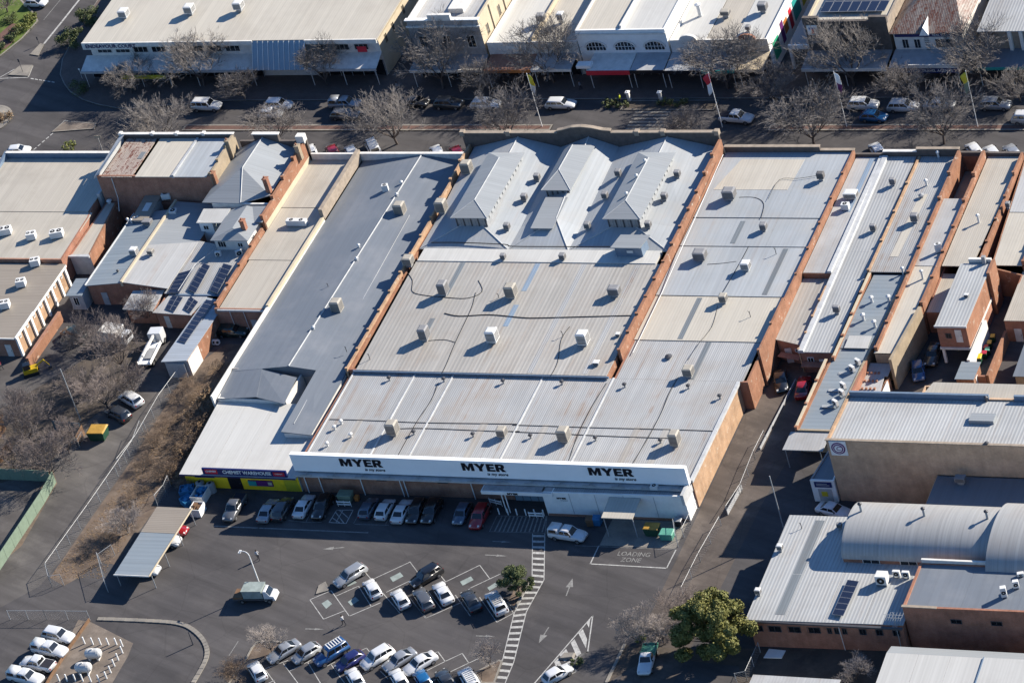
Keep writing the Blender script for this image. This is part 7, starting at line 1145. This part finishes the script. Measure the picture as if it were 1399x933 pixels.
a = U('a5', 110, 530, 1.2); t = thing('box_van', 'white box bodied van under the bare trees', 'van', (a.x, a.y, 0), -.15); MB().box(-1.6, -1.2, .7, 1.6, 1.2, 2.6).build('box_body', 'off_white', t, local=True, bevel=.05); MB().box(1.65, -1.0, .5, 2.9, 1.0, 1.9).build('cab', 'paint_white', t, local=True, bevel=.12); MB().box(2.88, -.8, 1.2, 2.93, .8, 1.75).build('windscreen', 'glass', t, local=True)
for x in (2.2, -1.0):
    for y in (-1.0, 1.0): MB().tube((x, y-.12, .36), (x, y+.12, .36), .36, 12).build('wheel', 'tyre', t, local=True)
# ================================================================== bins, tanks, small things
def bin4(v, x, y, label, body, lid, w=.8, d=.7, h=1.05, rz=0., name='wheelie_bin', group='bins'):
    p = U(v, x, y, h*.6); t = thing(name, label, 'bin', (p.x, p.y, .02), rz, group); MB().hexa([(-w*.42, -d*.42, .1), (w*.42, -d*.42, .1), (w*.42, d*.42, .1), (-w*.42, d*.42, .1)], [(-w/2, -d/2, h*.88), (w/2, -d/2, h*.88), (w/2, d/2, h*.88), (-w/2, d/2, h*.88)]).build('body', body, t, local=True); MB().hexa([(-w*.53, -d*.53, h*.885), (w*.53, -d*.53, h*.885), (w*.53, d*.53, h*.885), (-w*.53, d*.53, h*.885)], [(-w*.45, -d*.5, h*.95), (w*.45, -d*.5, h*.95), (w*.45, d*.45, h), (-w*.45, d*.45, h)]).build('lid', lid, t, local=True)
    for sx in (-1, 1): MB().tube((sx*w*.4-.04, d*.3, .1), (sx*w*.4+.04, d*.3, .1), .1, 10).build('wheel', 'tyre', t, local=True)
bin4('b7', 550, 640, 'big dark bin with orange lid in the loading bay', 'bin_green', 'bin_orange', 2.0, 1.3, 1.5, 0, 'waste_bin'); bin4('b7', 710, 695, 'mint green crate bin in the loading bay', 'bin_mint', 'bin_mint', 1.8, 1.3, 1.2, 0, 'waste_bin'); bin4('M4', 902, 300, 'green bin against the brick shopfront', 'fence_green', 'fence_green', 2.0, 1.3, 1.5, 0, 'waste_bin'); bin4('M4', 962, 310, 'small orange drum beside the green shopfront bin', 'sign_orange', 'sign_orange', .6, .6, .9); bin4('b6', 1040, 390, 'green skip with orange lid at the edge of the rear yard', 'bin_green', 'bin_orange', 2.6, 2.0, 1.7, .05, 'waste_bin')
bin4('b7', 830, 560, 'dark rubbish bin by the loading bay gate', 'cloth_dark', 'metal_grey', 1.0, .9, 1.1); bin4('N4', 878, 432, 'brown carton stack against the white wall', 'timber', 'timber', 1.0, .9, 1.3, .2); bin4('N4', 915, 428, 'blue bin against the white wall', 'bin_blue', 'bin_blue', 1.2, 1.0, 1.3)
for x, y, lid, lb in ((1070, 245, 'bin_orange', 'farthest yellow lidded bin in the enclosure'), (1035, 312, 'bin_orange', 'second yellow lidded bin in the enclosure'), (1000, 358, 'bin_red', 'red lidded bin in the enclosure'), (1013, 385, 'bin_mint', 'mint lidded bin in the enclosure'), (918, 410, 'louvre_dark', 'dark lidded bin in the enclosure'), (980, 420, 'cloth_red', 'dull red lidded bin in the enclosure')): bin4('a8', x, y, lb, 'bin_green', lid, .62, .7, 1.05, .1)
bin4('a8', 900, 468, 'large yellow lidded bin nearest the outhouse', 'bin_green', 'bin_yellow', 1.3, 1.0, 1.3, .1, 'waste_bin')
def skip(v, x, y, label, w, d, h, rz, body, inner):
    p = U(v, x, y, h*.5); t = thing('skip_bin', label, 'skip', (p.x, p.y, .02), rz, 'skip bins by the chemist'); m = MB()
    for a, b, c, e in ((-w/2, -d/2, w/2, -d/2+.08), (-w/2, d/2-.08, w/2, d/2), (-w/2, -d/2+.08, -w/2+.08, d/2-.08), (w/2-.08, -d/2+.08, w/2, d/2-.08)): m.box(a, b, .05, c, e, h)
    m.box(-w/2+.08, -d/2+.08, .05, w/2-.08, d/2-.08, .2); m.build('body', body, t, local=True); k = MB(); R = random.Random(int(x))
    for i in range(14): a, b, s_ = R.uniform(-.35, .35)*w, R.uniform(-.35, .35)*d, R.uniform(.15, .4); k.hexa([(a-s_, b-s_*.7, h*.4), (a+s_, b-s_*.5, h*.4), (a+s_*.8, b+s_, h*.4), (a-s_, b+s_, h*.4)], [(a-s_*.8, b-s_*.6, h*R.uniform(.7, 1.05)), (a+s_, b-s_, h*R.uniform(.7, 1.05)), (a+s_, b+s_*.8, h*R.uniform(.7, 1.05)), (a-s_, b+s_, h*R.uniform(.7, 1.05))])
    k.build('rubbish', inner, t, local=True)
skip('b8', 205, 400, 'blue skip left of the grey tanks', 2.0, 1.6, 1.3, .3, 'bin_blue', 'tarp_blue'); skip('b8', 200, 500, 'bright blue tarped crate in front of the blue skip', 1.6, 1.5, 1.0, -.6, 'tarp_blue', 'tarp_blue'); skip('b8', 345, 440, 'white skip heaped with blue sheeting', 1.9, 2.6, 1.4, 0., 'off_white', 'tarp_blue'); skip('b8', 310, 590, 'white crate full of scrap beside the carport', 1.6, 1.8, 1.3, 0., 'white_paint', 'timber')
for x, y, lb in ((345, 340, 'left grey water tank against the yellow wall'), (455, 355, 'right grey water tank against the yellow wall')):
    p = U('b8', x, y, .7); t = thing('water_tank', lb, 'tank', (p.x, p.y, 0), 0, 'grey tanks'); MB().tube((0, 0, 0), (0, 0, 1.35), .62, 18).build('shell', 'metal_grey', t, local=True); MB().tube((0, 0, 1.35), (0, 0, 1.5), .62, 18, .3).build('lid', 'metal_grey', t, local=True); MB().tube((0, 0, 1.48), (0, 0, 1.54), .2, 10).build('hatch', 'fan_black', t, local=True)
for x, y, lb in ((358, 822, 'upper white gas tank in the bollard ring'), (320, 875, 'lower white gas tank in the bollard ring')):
    p = U('L4', x, y, .8); t = thing('gas_tank', lb, 'tank', (p.x, p.y, 0), .1, 'white gas tanks'); m = MB(); R_ = [(-1.15, .1), (-1.1, .4), (-.9, .6), (-.6, .68), (.6, .68), (.9, .6), (1.1, .4), (1.15, .1)]
    for (a, r0), (b_, r1) in zip(R_, R_[1:]): m.tube((a, 0, .95), (b_, 0, .95), r0, 18, r1, cap=(abs(a) > 1.12 or abs(b_) > 1.12))
    m.build('vessel', 'tank_white', t, local=True, smooth=False)
    for a in (-.6, .6): MB().box(a-.12, -.45, 0, a+.12, .45, .45).build('saddle', 'off_white', t, local=True)
    MB().tube((0, 0, 1.6), (0, 0, 1.8), .12, 10).build('valve_hood', 'off_white', t, local=True)
BL = [(325, 782), (357, 785), (387, 786), (416, 786), (447, 786), (470, 792), (470, 818), (454, 845), (439, 868), (425, 893), (409, 915), (381, 927), (349, 927), (318, 925), (290, 925), (258, 925), (228, 925)]
nth = 'first second third fourth fifth sixth seventh eighth ninth tenth eleventh twelfth thirteenth fourteenth fifteenth sixteenth seventeenth'.split()
def bollard(p, label, h=1.0, r=.085, group='white bollards'):
    t = thing('bollard', label, 'bollard', (p.x, p.y, 0), 0, group); put('post', ('bp', h, r), lambda: MB().tube((0, 0, 0), (0, 0, h), r, 8).mesh('post', ['white_paint']), t); put('cap', ('bc', h, r), lambda: MB().tube((0, 0, h), (0, 0, h+.05), r, 8, r*.4).mesh('cap', ['white_paint']), t)
for i, (x, y) in enumerate(BL): bollard(U('L4', x, y), nth[i]+' white bollard of the gas tank ring, counted clockwise from its top left', 1.15, .1)
for i in range(6): bollard(U('N4', 398+i*47.5, 398+i*1.5), nth[i]+' white bollard from the left at the store entrance')
for v, x, y, lb, rz in (('M4', 898, 358, 'white rail at the head of the accessible bay', 0), ('N4', 380, 350, 'white rail left of the entrance bollards', -.25), ('N4', 595, 418, 'white rail right of the entrance bollards', 0)):
    p = U(v, x, y); t = thing('guard_rail', lb, 'rail', (p.x, p.y, 0), rz, 'white guard rails')
    for z in (.35, .75): MB().box(-1.0, -.04, z, 1.0, .04, z+.16).build('rail', 'white_paint', t, local=True)
    for a in (-.98, 0, .98): MB().tube((a, .08, 0), (a, .08, 1.0), .04, 6).build('post', 'white_paint', t, local=True)
t = thing('wheel_pair', 'pair of white wheels leaning beside the brick shed', 'wheel', U('a5', 1185, 600, .4)*1.0); t.location.z = 0
for a in (0, .55): MB().tube((a, 0, .45), (a+.1, -.2, .5), .42, 16).tube((a+.11, -.22, .5), (a+.13, -.26, .5), .2, 10, mi=1).build('wheel', ['unit_white', 'fan_black'], t, local=True)
p = U('b5', 330, 590, .6); t = thing('yellow_digger', 'small yellow machine parked in the tree shade', 'digger', (p.x, p.y, 0), .5); MB().box(-1.1, -.6, .4, 1.0, .6, 1.1).build('body', 'bin_yellow', t, local=True, bevel=.08); MB().box(-.9, -.5, 1.1, .1, .5, 1.9).build('cab', 'glass', t, local=True, bevel=.05); MB().bar((.9, 0, 1.0), (2.2, 0, 1.7), .2, .2).bar((2.2, 0, 1.7), (2.8, 0, .5), .16, .16).build('boom', 'bin_yellow', t, local=True); MB().box(2.55, -.35, .2, 3.05, .35, .6).build('bucket', 'metal_dark', t, local=True)
for y in (-.65, .65): MB().box(-1.2, y-.15, 0, 1.1, y+.15, .45).build('track', 'tyre', t, local=True, bevel=.08)
p = U('R4', 725, 822, 0); tag(MB().hexa([(p.x-1.2, p.y-.8, .01), (p.x+1.1, p.y-.7, .01), (p.x+1.2, p.y+.7, .01), (p.x-1.0, p.y+.8, .01)], [(p.x-1.2, p.y-.8, .09), (p.x+1.1, p.y-.7, .13), (p.x+1.2, p.y+.7, .08), (p.x-1.0, p.y+.8, .12)]).build('roof_sheet_offcut', 'white_paint'), 'white sheet lying in the shaded yard below the workshop windows', 'sheet')
p = U('c7', 1045, 755, 0); tag(MB().hexa([(p.x-1.0, p.y-.7, 0), (p.x+.9, p.y-.5, 0), (p.x+.8, p.y+.6, 0), (p.x-.8, p.y+.6, 0)], [(p.x-.9, p.y-.6, .25), (p.x+.7, p.y-.4, .4), (p.x+.7, p.y+.5, .3), (p.x-.7, p.y+.5, .22)]).build('concrete_pad', 'concrete', bevel=.04), 'pale concrete block on the painted chevron island', 'block')
# tv antenna by the red brick workshop
p = U('S4', 545, 820); t = thing('tv_antenna', 'tall thin TV antenna mast in front of the workshop corner', 'antenna', (p.x, p.y, 0)); MB().tube((0, 0, 0), (0, 0, 6.6), .05, 6).build('mast', 'galv', t, local=True)
for zz, L_ in ((6.2, 1.2), (5.7, .9), (4.6, .3)):
    m = MB().bar((-L_, 0, zz), (L_, 0, zz), .04, .04)
    for k in range(7): m.bar((-L_+k*L_/3, -.5, zz), (-L_+k*L_/3, .5, zz), .025, .025)
    m.build('antenna_bars', 'galv', t, local=True)
# ================================================================== fences
def chain(v, pts, label, h=1.9, z=0., sp=.42):
    P = UL(v, pts); t = thing('chain_link_fence', label, 'fence', P[0]); 
    for a, b in zip(P, P[1:]):
        L = (b-a).length; n = max(1, round(L/3)); d = (b-a)/L
        for k in range(n+1): q = a+d*(L*k/n); MB().tube(q, q+Vector((0, 0, h+.05)), .045, 6).build('post', 'galv', t)
        MB().tube(a+Vector((0, 0, h)), b+Vector((0, 0, h)), .03, 5).build('top_rail', 'galv', t); m = MB(); k = -h
        while k < L:
            for s_ in (1, -1):
                x0, x1 = max(k, 0), min(k+h, L); 
                if x1 <= x0: continue
                z0, z1 = x0-k, x1-k
                if s_ < 0: z0, z1 = h-z0, h-z1
                m.tube(a+d*x0+Vector((0, 0, z0)), a+d*x1+Vector((0, 0, z1)), .0065, 3, cap=False)
            k += sp
        m.build('wire_mesh', 'cooler_grey', t)['kind'] = 'stuff'
chain('L4', [(548, -30), (520, 45), (350, 290), (188, 515), (200, 565), (245, 558)], 'chain link fence following the leafy verge'); chain('L4', [(655, 180), (640, 215), (605, 255)], 'short chain link fence above the carport'); chain('L4', [(385, 475), (415, 585)], 'open chain link gate at the end of the carport'); chain('L4', [(390, 480), (440, 445)], 'chain link panel beside the carport end'); chain('L4', [(40, 690), (180, 690), (345, 692)], 'chain link fence along the top of the fleet compound', 1.6); chain('b7', [(800, 640), (830, 830)], 'chain link gate of the loading bay', 1.9); chain('b7', [(1040, 430), (960, 590), (890, 730)], 'wire fence beside the white box end', 1.5); chain('R4', [(670, 815), (620, 925), (580, 933)], 'chain link fence below the evergreen tree', 1.6); chain('b6', [(700, 640), (850, 560), (900, 480)], 'wire fence beside the skip in the rear yard', 1.6)
chain('L3', [(1000, 410), (860, 600), (740, 810), (640, 935)], 'upper stretch of chain link fence beside the shed')
def pfence(v, pts, label, mat, h=1.8, pw=2.4, name='panel_fence'):
    P = UL(v, pts); t = thing(name, label, 'fence', P[0])
    for a, b in zip(P, P[1:]):
        L = (b-a).length; n = max(1, round(L/pw)); d = (b-a)/L
        for k in range(n):
            q, r = a+d*(L*k/n+.04), a+d*(L*(k+1)/n-.04); MB().bar(q, r, .06, h).build('fence_panel', mat, t); MB().bar(q-d*.05-Vector((0, 0, 0)), q+d*.02, .1, h+.06).build('post', mat, t)
        MB().bar(a+Vector((0, 0, h)), b+Vector((0, 0, h)), .09, .06).build('top_rail', mat, t)
pfence('L4', [(215, 165), (170, 245), (0, 500), (-40, 560)], 'pale green steel fence running down the left side', 'fence_green', 1.9); pfence('L4', [(-60, 150), (200, 162)], 'blue shaded steel fence closing the corner court', 'fence_green', 1.9); pfence('b6', [(590, 375), (880, 400)], 'dark blue panel wall behind the skip', 'fence_blue', 1.7); pfence('b6', [(905, 415), (840, 540)], 'weathered board screen beside the skip', 'timber', 1.7, 1.0, 'board_fence'); pfence('b6', [(-20, 760), (140, 560)], 'orange timber fence piece at the left edge', 'timber', 1.6, 1.5, 'board_fence'); pfence('L4', [(345, 695), (270, 800), (190, 925), (170, 960)], 'brown rail fence between the fleet and the gravel', 'timber', .5, 3.0, 'rail_fence'); chain('R4', [(690, 0), (650, 80), (600, 205), (545, 290)], 'upper chain link fence dividing the two service lanes', 1.5); chain('R4', [(520, 330), (440, 470), (375, 600)], 'lower chain link fence dividing the two service lanes', 1.5); pfence('R4', [(600, 190), (545, 290)], 'short pale board leaning on the lane fence', 'grey_paint', .7); pfence('S3', [(190, 470), (0, 835)], 'grey kerb wall along the lane by the black car', 'grey_paint', .4)
b = bld('timber_shed', 'broken orange timber shed at the left edge of the rear yard', -66, -30); p = U('b6', 20, 430, 0); b.location = (p.x, p.y, 0); MB().box(-2.6, -2, 0, 0, 1.5, 2.0).build('wall', 'timber', b, local=True); MB().hexa([(-2.8, -2.2, 2.0), (.2, -2.2, 2.0), (.2, 1.7, 2.0), (-2.8, 1.7, 2.0)], [(-2.8, -2.2, 2.1), (.2, -2.2, 2.1), (.2, 1.7, 2.6), (-2.8, 1.7, 2.6)]).build('roof', 'timber', b, local=True)
# ================================================================== trees
BT = 'bare street trees'
N_ = dict(up=.14)
def tr(v, x, y, h, r, var, lb, g=BT, **k): return bare_tree(U(v, x, y), h*(1.08 if g == BT else 1), r*(1.12 if g == BT else 1), var, lb, g, **k)
tr('F', 180, 128, 6.0, 4.4, 1, 'bare tree left of the ENDEAVOUR COURT awning'); tr('F', 279, 118, 9.5, 5.8, 2, 'large bare tree in front of the arcade fascia'); tr('F', 335, 137, 5.5, 3.4, 3, 'small bare tree over the white four wheel drive'); tr('F', 447, 118, 8.5, 3.6, 4, 'bare tree in front of the arcade right awning'); tr('F', 606, 122, 11.5, 6.2, 1, 'big bare tree before the white parapet building'); tr('F', 660, 130, 5.5, 3.6, 3, 'low bare tree right of the big one by the cream flank'); tr('F', 757, 113, 10.5, 5.8, 2, 'big bare tree with the first banner in front of it'); tr('F', 995, 122, 9.5, 6.2, 4, 'bare tree before the curved pediments'); tr('F', 1062, 142, 6.5, 4.8, 1, 'low bare tree right of the second banner'); tr('F', 1168, 118, 11, 6.2, 3, 'big bare tree before the phone shop'); tr('F', 1236, 138, 6, 3.8, 2, 'low bare tree below the travel agents fascia'); tr('F', 1338, 117, 10, 5.6, 4, 'big bare tree before the pilastered shop'); tr('F', 1395, 140, 5.5, 3.6, 1, 'bare tree cut by the right edge of the street')
for x, h, r, va, lb in ((222, 8.5, 6.2, 2, 'bare tree behind the rusty roofed shop'), (380, 7.2, 5.2, 4, 'bare tree behind the grey hipped roof'), (543, 9.0, 6.6, 3, 'wide bare tree behind the chemist parapet'), (695, 9.6, 5.6, 1, 'bare tree behind the left of the store parapet'), (938, 6.4, 3.6, 2, 'small bare tree behind the right of the store parapet'), (1112, 9.6, 6.4, 4, 'wide bare tree left of the third banner'), (1290, 9.8, 6.2, 1, 'wide bare tree left of the fourth banner')): tr('F', x, 197, h*.9, r*.94, va, lb)
YT = 'bare trees in the rear yard'
for x, y, h, r, va, lb in ((168, 505, 9.0, 4.8, 5, 'bare tree over the crane truck'), (148, 560, 7.0, 4.3, 6, 'bare tree above the parked dark car'), (45, 605, 7.5, 4.4, 5, 'bare tree at the left edge by the pole'), (72, 655, 7.8, 4.6, 6, 'bare tree above the green fence corner'), (118, 545, 5.2, 3.6, 5, 'low bare tree beside the tall pole'), (28, 570, 5.0, 3.2, 6, 'low bare tree below the yellow machine'), (205, 440, 5.5, 3.0, 5, 'bare tree under the double roof gable')): tr('F', x, y, h, r, va, lb, YT, mats=('bark', 'twig_pink'), spread=.95)
tr('F', 372, 892, 4.2, 2.4, 7, 'small bare tree in the bottom left garden bed', 'small bare trees', mats=('bark', 'twig_pale')); tr('F', 322, 932, 3.2, 2.4, 7, 'twiggy bush left of the white hatchback at the bottom', 'small bare trees', mats=('bark', 'twig_brown'), name='bare_bush', cat='bush'); tr('F', 670, 912, 4.0, 2.2, 7, 'small bare tree on the kerbed island by the walkway', 'small bare trees', mats=('bark', 'twig_pale')); tr('F', 876, 880, 5.2, 3.2, 8, 'pale bare tree above the green tray ute', 'small bare trees', mats=('bark', 'twig_pale')); tr('F', 908, 880, 4.6, 2.6, 7, 'pale bare tree between the ute and the evergreen', 'small bare trees', mats=('bark', 'twig_pale')); tr('F', 935, 848, 4.6, 3.2, 8, 'pinkish bare tree behind the evergreen', 'small bare trees', mats=('bark', 'twig_pink')); tr('S4', 368, 920, 3.2, 2.6, 8, 'round pale twiggy bush beside the white roof corner', 'small bare trees', mats=('bark', 'twig_pale'), name='bare_bush', cat='bush')
SH = 'bushes on the verge'
for x, y, h, r, va, lb, mt in ((176, 728, 4.2, 3.2, 7, 'pale twig bush behind the carport', 'twig_pale'), (262, 610, 3.4, 3.6, 8, 'brown brush along the chemist side wall, lower', 'twig_brown'), (285, 575, 3.2, 3.2, 7, 'brown brush along the chemist side wall, upper', 'twig_brown'), (240, 640, 2.4, 2.6, 8, 'low brown brush above the carport', 'twig_brown'), (225, 590, 1.6, 2.2, 7, 'low twigs by the fence bend', 'twig_brown'), (248, 548, 1.6, 2.2, 8, 'low twigs near the shed end', 'twig_brown'), (95, 480, 2.4, 2.0, 7, 'dark twigs beside the brick boundary wall', 'twig'), (255, 665, 1.8, 1.8, 7, 'low brush at the chemist corner', 'twig_brown')): tr('F', x, y, h, r, va, lb, SH, mats=('bark', mt), spread=1.1, name='bare_bush', cat='bush')
for i, (x, y, h, r) in enumerate(((215, 610, 2.2, 2.4), (200, 640, 1.8, 2.2), (225, 655, 2.4, 2.4), (275, 545, 2.6, 2.4), (300, 510, 2.2, 2.0), (190, 680, 1.6, 2.0), (260, 528, 1.4, 1.8), (235, 575, 1.4, 1.8), (150, 735, 1.2, 1.6), (120, 760, .9, 1.4))): tr('F', x, y, h, r, 7+i % 2, ('first', 'second', 'third', 'fourth', 'fifth', 'sixth', 'seventh', 'eighth', 'ninth', 'tenth')[i]+' tangle of dry twigs on the dirt verge inside the long fence', SH, mats=('bark', 'twig_brown'), spread=1.1, name='bare_bush', cat='bush')
for i, (x, y, h, r) in enumerate(((130, 480, 6.5, 3.8), (185, 540, 5.5, 3.4), (95, 620, 6.0, 3.6), (20, 640, 5.0, 3.2))): tr('F', x, y, h, r, 5+i % 2, ('bare tree between the white box van and the pole', 'bare tree beside the white car in the rear yard', 'bare tree just above the skip screen', 'bare tree at the left edge above the green fence')[i], YT, mats=('bark', 'twig_pink'), spread=.95)
def bush(v, x, y, h, r, seed, lb, mat, n=1600, size=.13, nl=12): return evergreen(U(v, x, y), h, r, seed, lb, mat, n, size, .08, 'shrub', nl, 'shrub')
for i, (x, y, h, r) in enumerate(((268, 600, 2.6, 2.0), (252, 625, 2.2, 1.8), (280, 560, 2.4, 1.8), (238, 655, 1.8, 1.6), (262, 575, 1.6, 1.6))): bush('F', x, y, h, r, 90+i, ('first', 'second', 'third', 'fourth', 'fifth')[i]+' patch of brown leaved brush beside the chemist side wall', 'leaf_brown', 900, .13, 10)
bush('F', 296, 560, 3.6, 2.4, 31, 'brown leaved shrub at the front of the blue-grey roof', 'leaf_brown', 1500, .17); bush('F', 272, 640, 2.6, 1.5, 32, 'dry orange vine on the chemist roof edge', 'leaf_brown', 700, .12)
evergreen(U('F', 711, 812), 4.9, 2.25, 11, 'rounded evergreen shrub beside the striped walkway', 'leaf_dark', 20000, .10, .15, 'evergreen_shrub', 50, 'shrub'); evergreen(U('F', 985, 895), 9.8, 5.0, 12, 'big olive green evergreen tree below the service lane', 'leaf_olive', 70000, .18, .3, nl=80)
bush('c7', 1110, 815, 1.1, .9, 33, 'low green bush at the painted chevron', 'leaf_dark', 900, .1); bush('R4', 220, 775, .9, .8, 34, 'green tuft at the foot of the pale bare tree', 'leaf_bright', 500, .1)
for x, y, h, r, m, lb in ((150, 130, 1.2, 1.6, 'leaf_bright', 'bright hedge clump at the corner garden top'), (115, 165, 1.2, 1.5, 'leaf_bright', 'bright hedge clump in the corner garden middle'), (85, 190, 1.3, 1.4, 'leaf_dark', 'dark shrub by the brick path, upper'), (55, 225, 1.2, 1.3, 'leaf_dark', 'dark shrub by the brick path, middle'), (20, 268, 1.2, 1.4, 'leaf_dark', 'dark shrub by the brick path, lower'), (165, 100, 1.0, 1.3, 'leaf_bright', 'bright hedge clump at the kerb corner'), (60, 110, 1.0, 2.0, 'leaf_dark', 'dark hedge above the brick path')): bush('T1', x, y, h, r, int(x), lb, m, 900, .12, 9)
tr('T1', 40, 70, 7, 4.5, 5, 'bare tree in the corner garden', BT, mats=('bark', 'twig_pink'), spread=.95); bush('T1', 380, 798, 1.4, 1.4, 61, 'green hedge behind the beige parapet', 'leaf_bright', 700); bush('T1', 30, 640, .8, 2.2, 62, 'low planting on the roundabout', 'leaf_brown', 900); S('hatch', 'white', 'T1', 190, 12, 'white car at the top left corner')
for i, (x, y) in enumerate(((510, 560), (545, 555), (590, 565), (800, 560), (850, 565), (905, 560))): bush('T3', x, y, 1.0, 1.0, 70+i, ('first', 'second', 'third', 'fourth', 'fifth', 'sixth')[i]+' low shrub from the left beside the gate pillars', 'leaf_dark', 400, .12, 7)
bush('T1', 430, 480, 1.2, 2.6, 81, 'shaded hedge on the corner footpath', 'leaf_dark', 900); bush('T1', 385, 240, 2.6, 2.6, 82, 'dark trees beside the arcade end wall, lower', 'leaf_dark', 2200, .16); bush('T1', 480, 130, 2.8, 2.6, 83, 'dark trees beside the arcade end wall, upper', 'leaf_dark', 2200, .16)
# ================================================================== people
person('c6', 824, 548, 2.6, 'person in pale blue shirt walking across the car park', 'cloth_white', 'cloth_dark'); person('M4', 443, 640, 2.0, 'person in white top walking near the curved lamp post', 'cloth_white', 'cloth_dark'); person('T3', 578, 550, 0, 'worker in yellow high visibility shirt at the crossing', 'cloth_hivis', 'cloth_dark'); person('b5', 18, 580, 0, 'person in red at the left edge of the rear yard', 'cloth_red', 'cloth_dark')
person('T3', 365, 480, .5, 'person in pale clothes on the shaded footpath', 'cloth_grey', 'cloth_dark'); person('T2', 755, 485, .5, 'person on the shaded footpath below the big bare tree', 'cloth_grey', 'cloth_dark')

R = random.Random(77); vs = []; fs = []
for i in range(5200):
    t_ = R.random(); a = U('F', 68+t_*220, 789-t_*285, .02); b_ = U('F', 140+t_*180, 790-t_*300, .02); q = a.lerp(b_, R.random()); s_ = R.uniform(.05, .14); an = R.uniform(0, 6.28); j = len(vs)
    for k in range(4): vs.append((q.x+s_*math.cos(an+k*1.57), q.y+s_*.6*math.sin(an+k*1.57), R.uniform(.015, .06)))
    fs.append((j, j+1, j+2, j+3))
me = bpy.data.meshes.new('leaf_litter'); me.from_pydata(vs, [], fs); me.materials.append(MATS['leaf_brown']); o = link('leaf_litter', me); tag(o, 'fallen brown leaves scattered over the dirt verge', 'leaves', None, 'stuff')
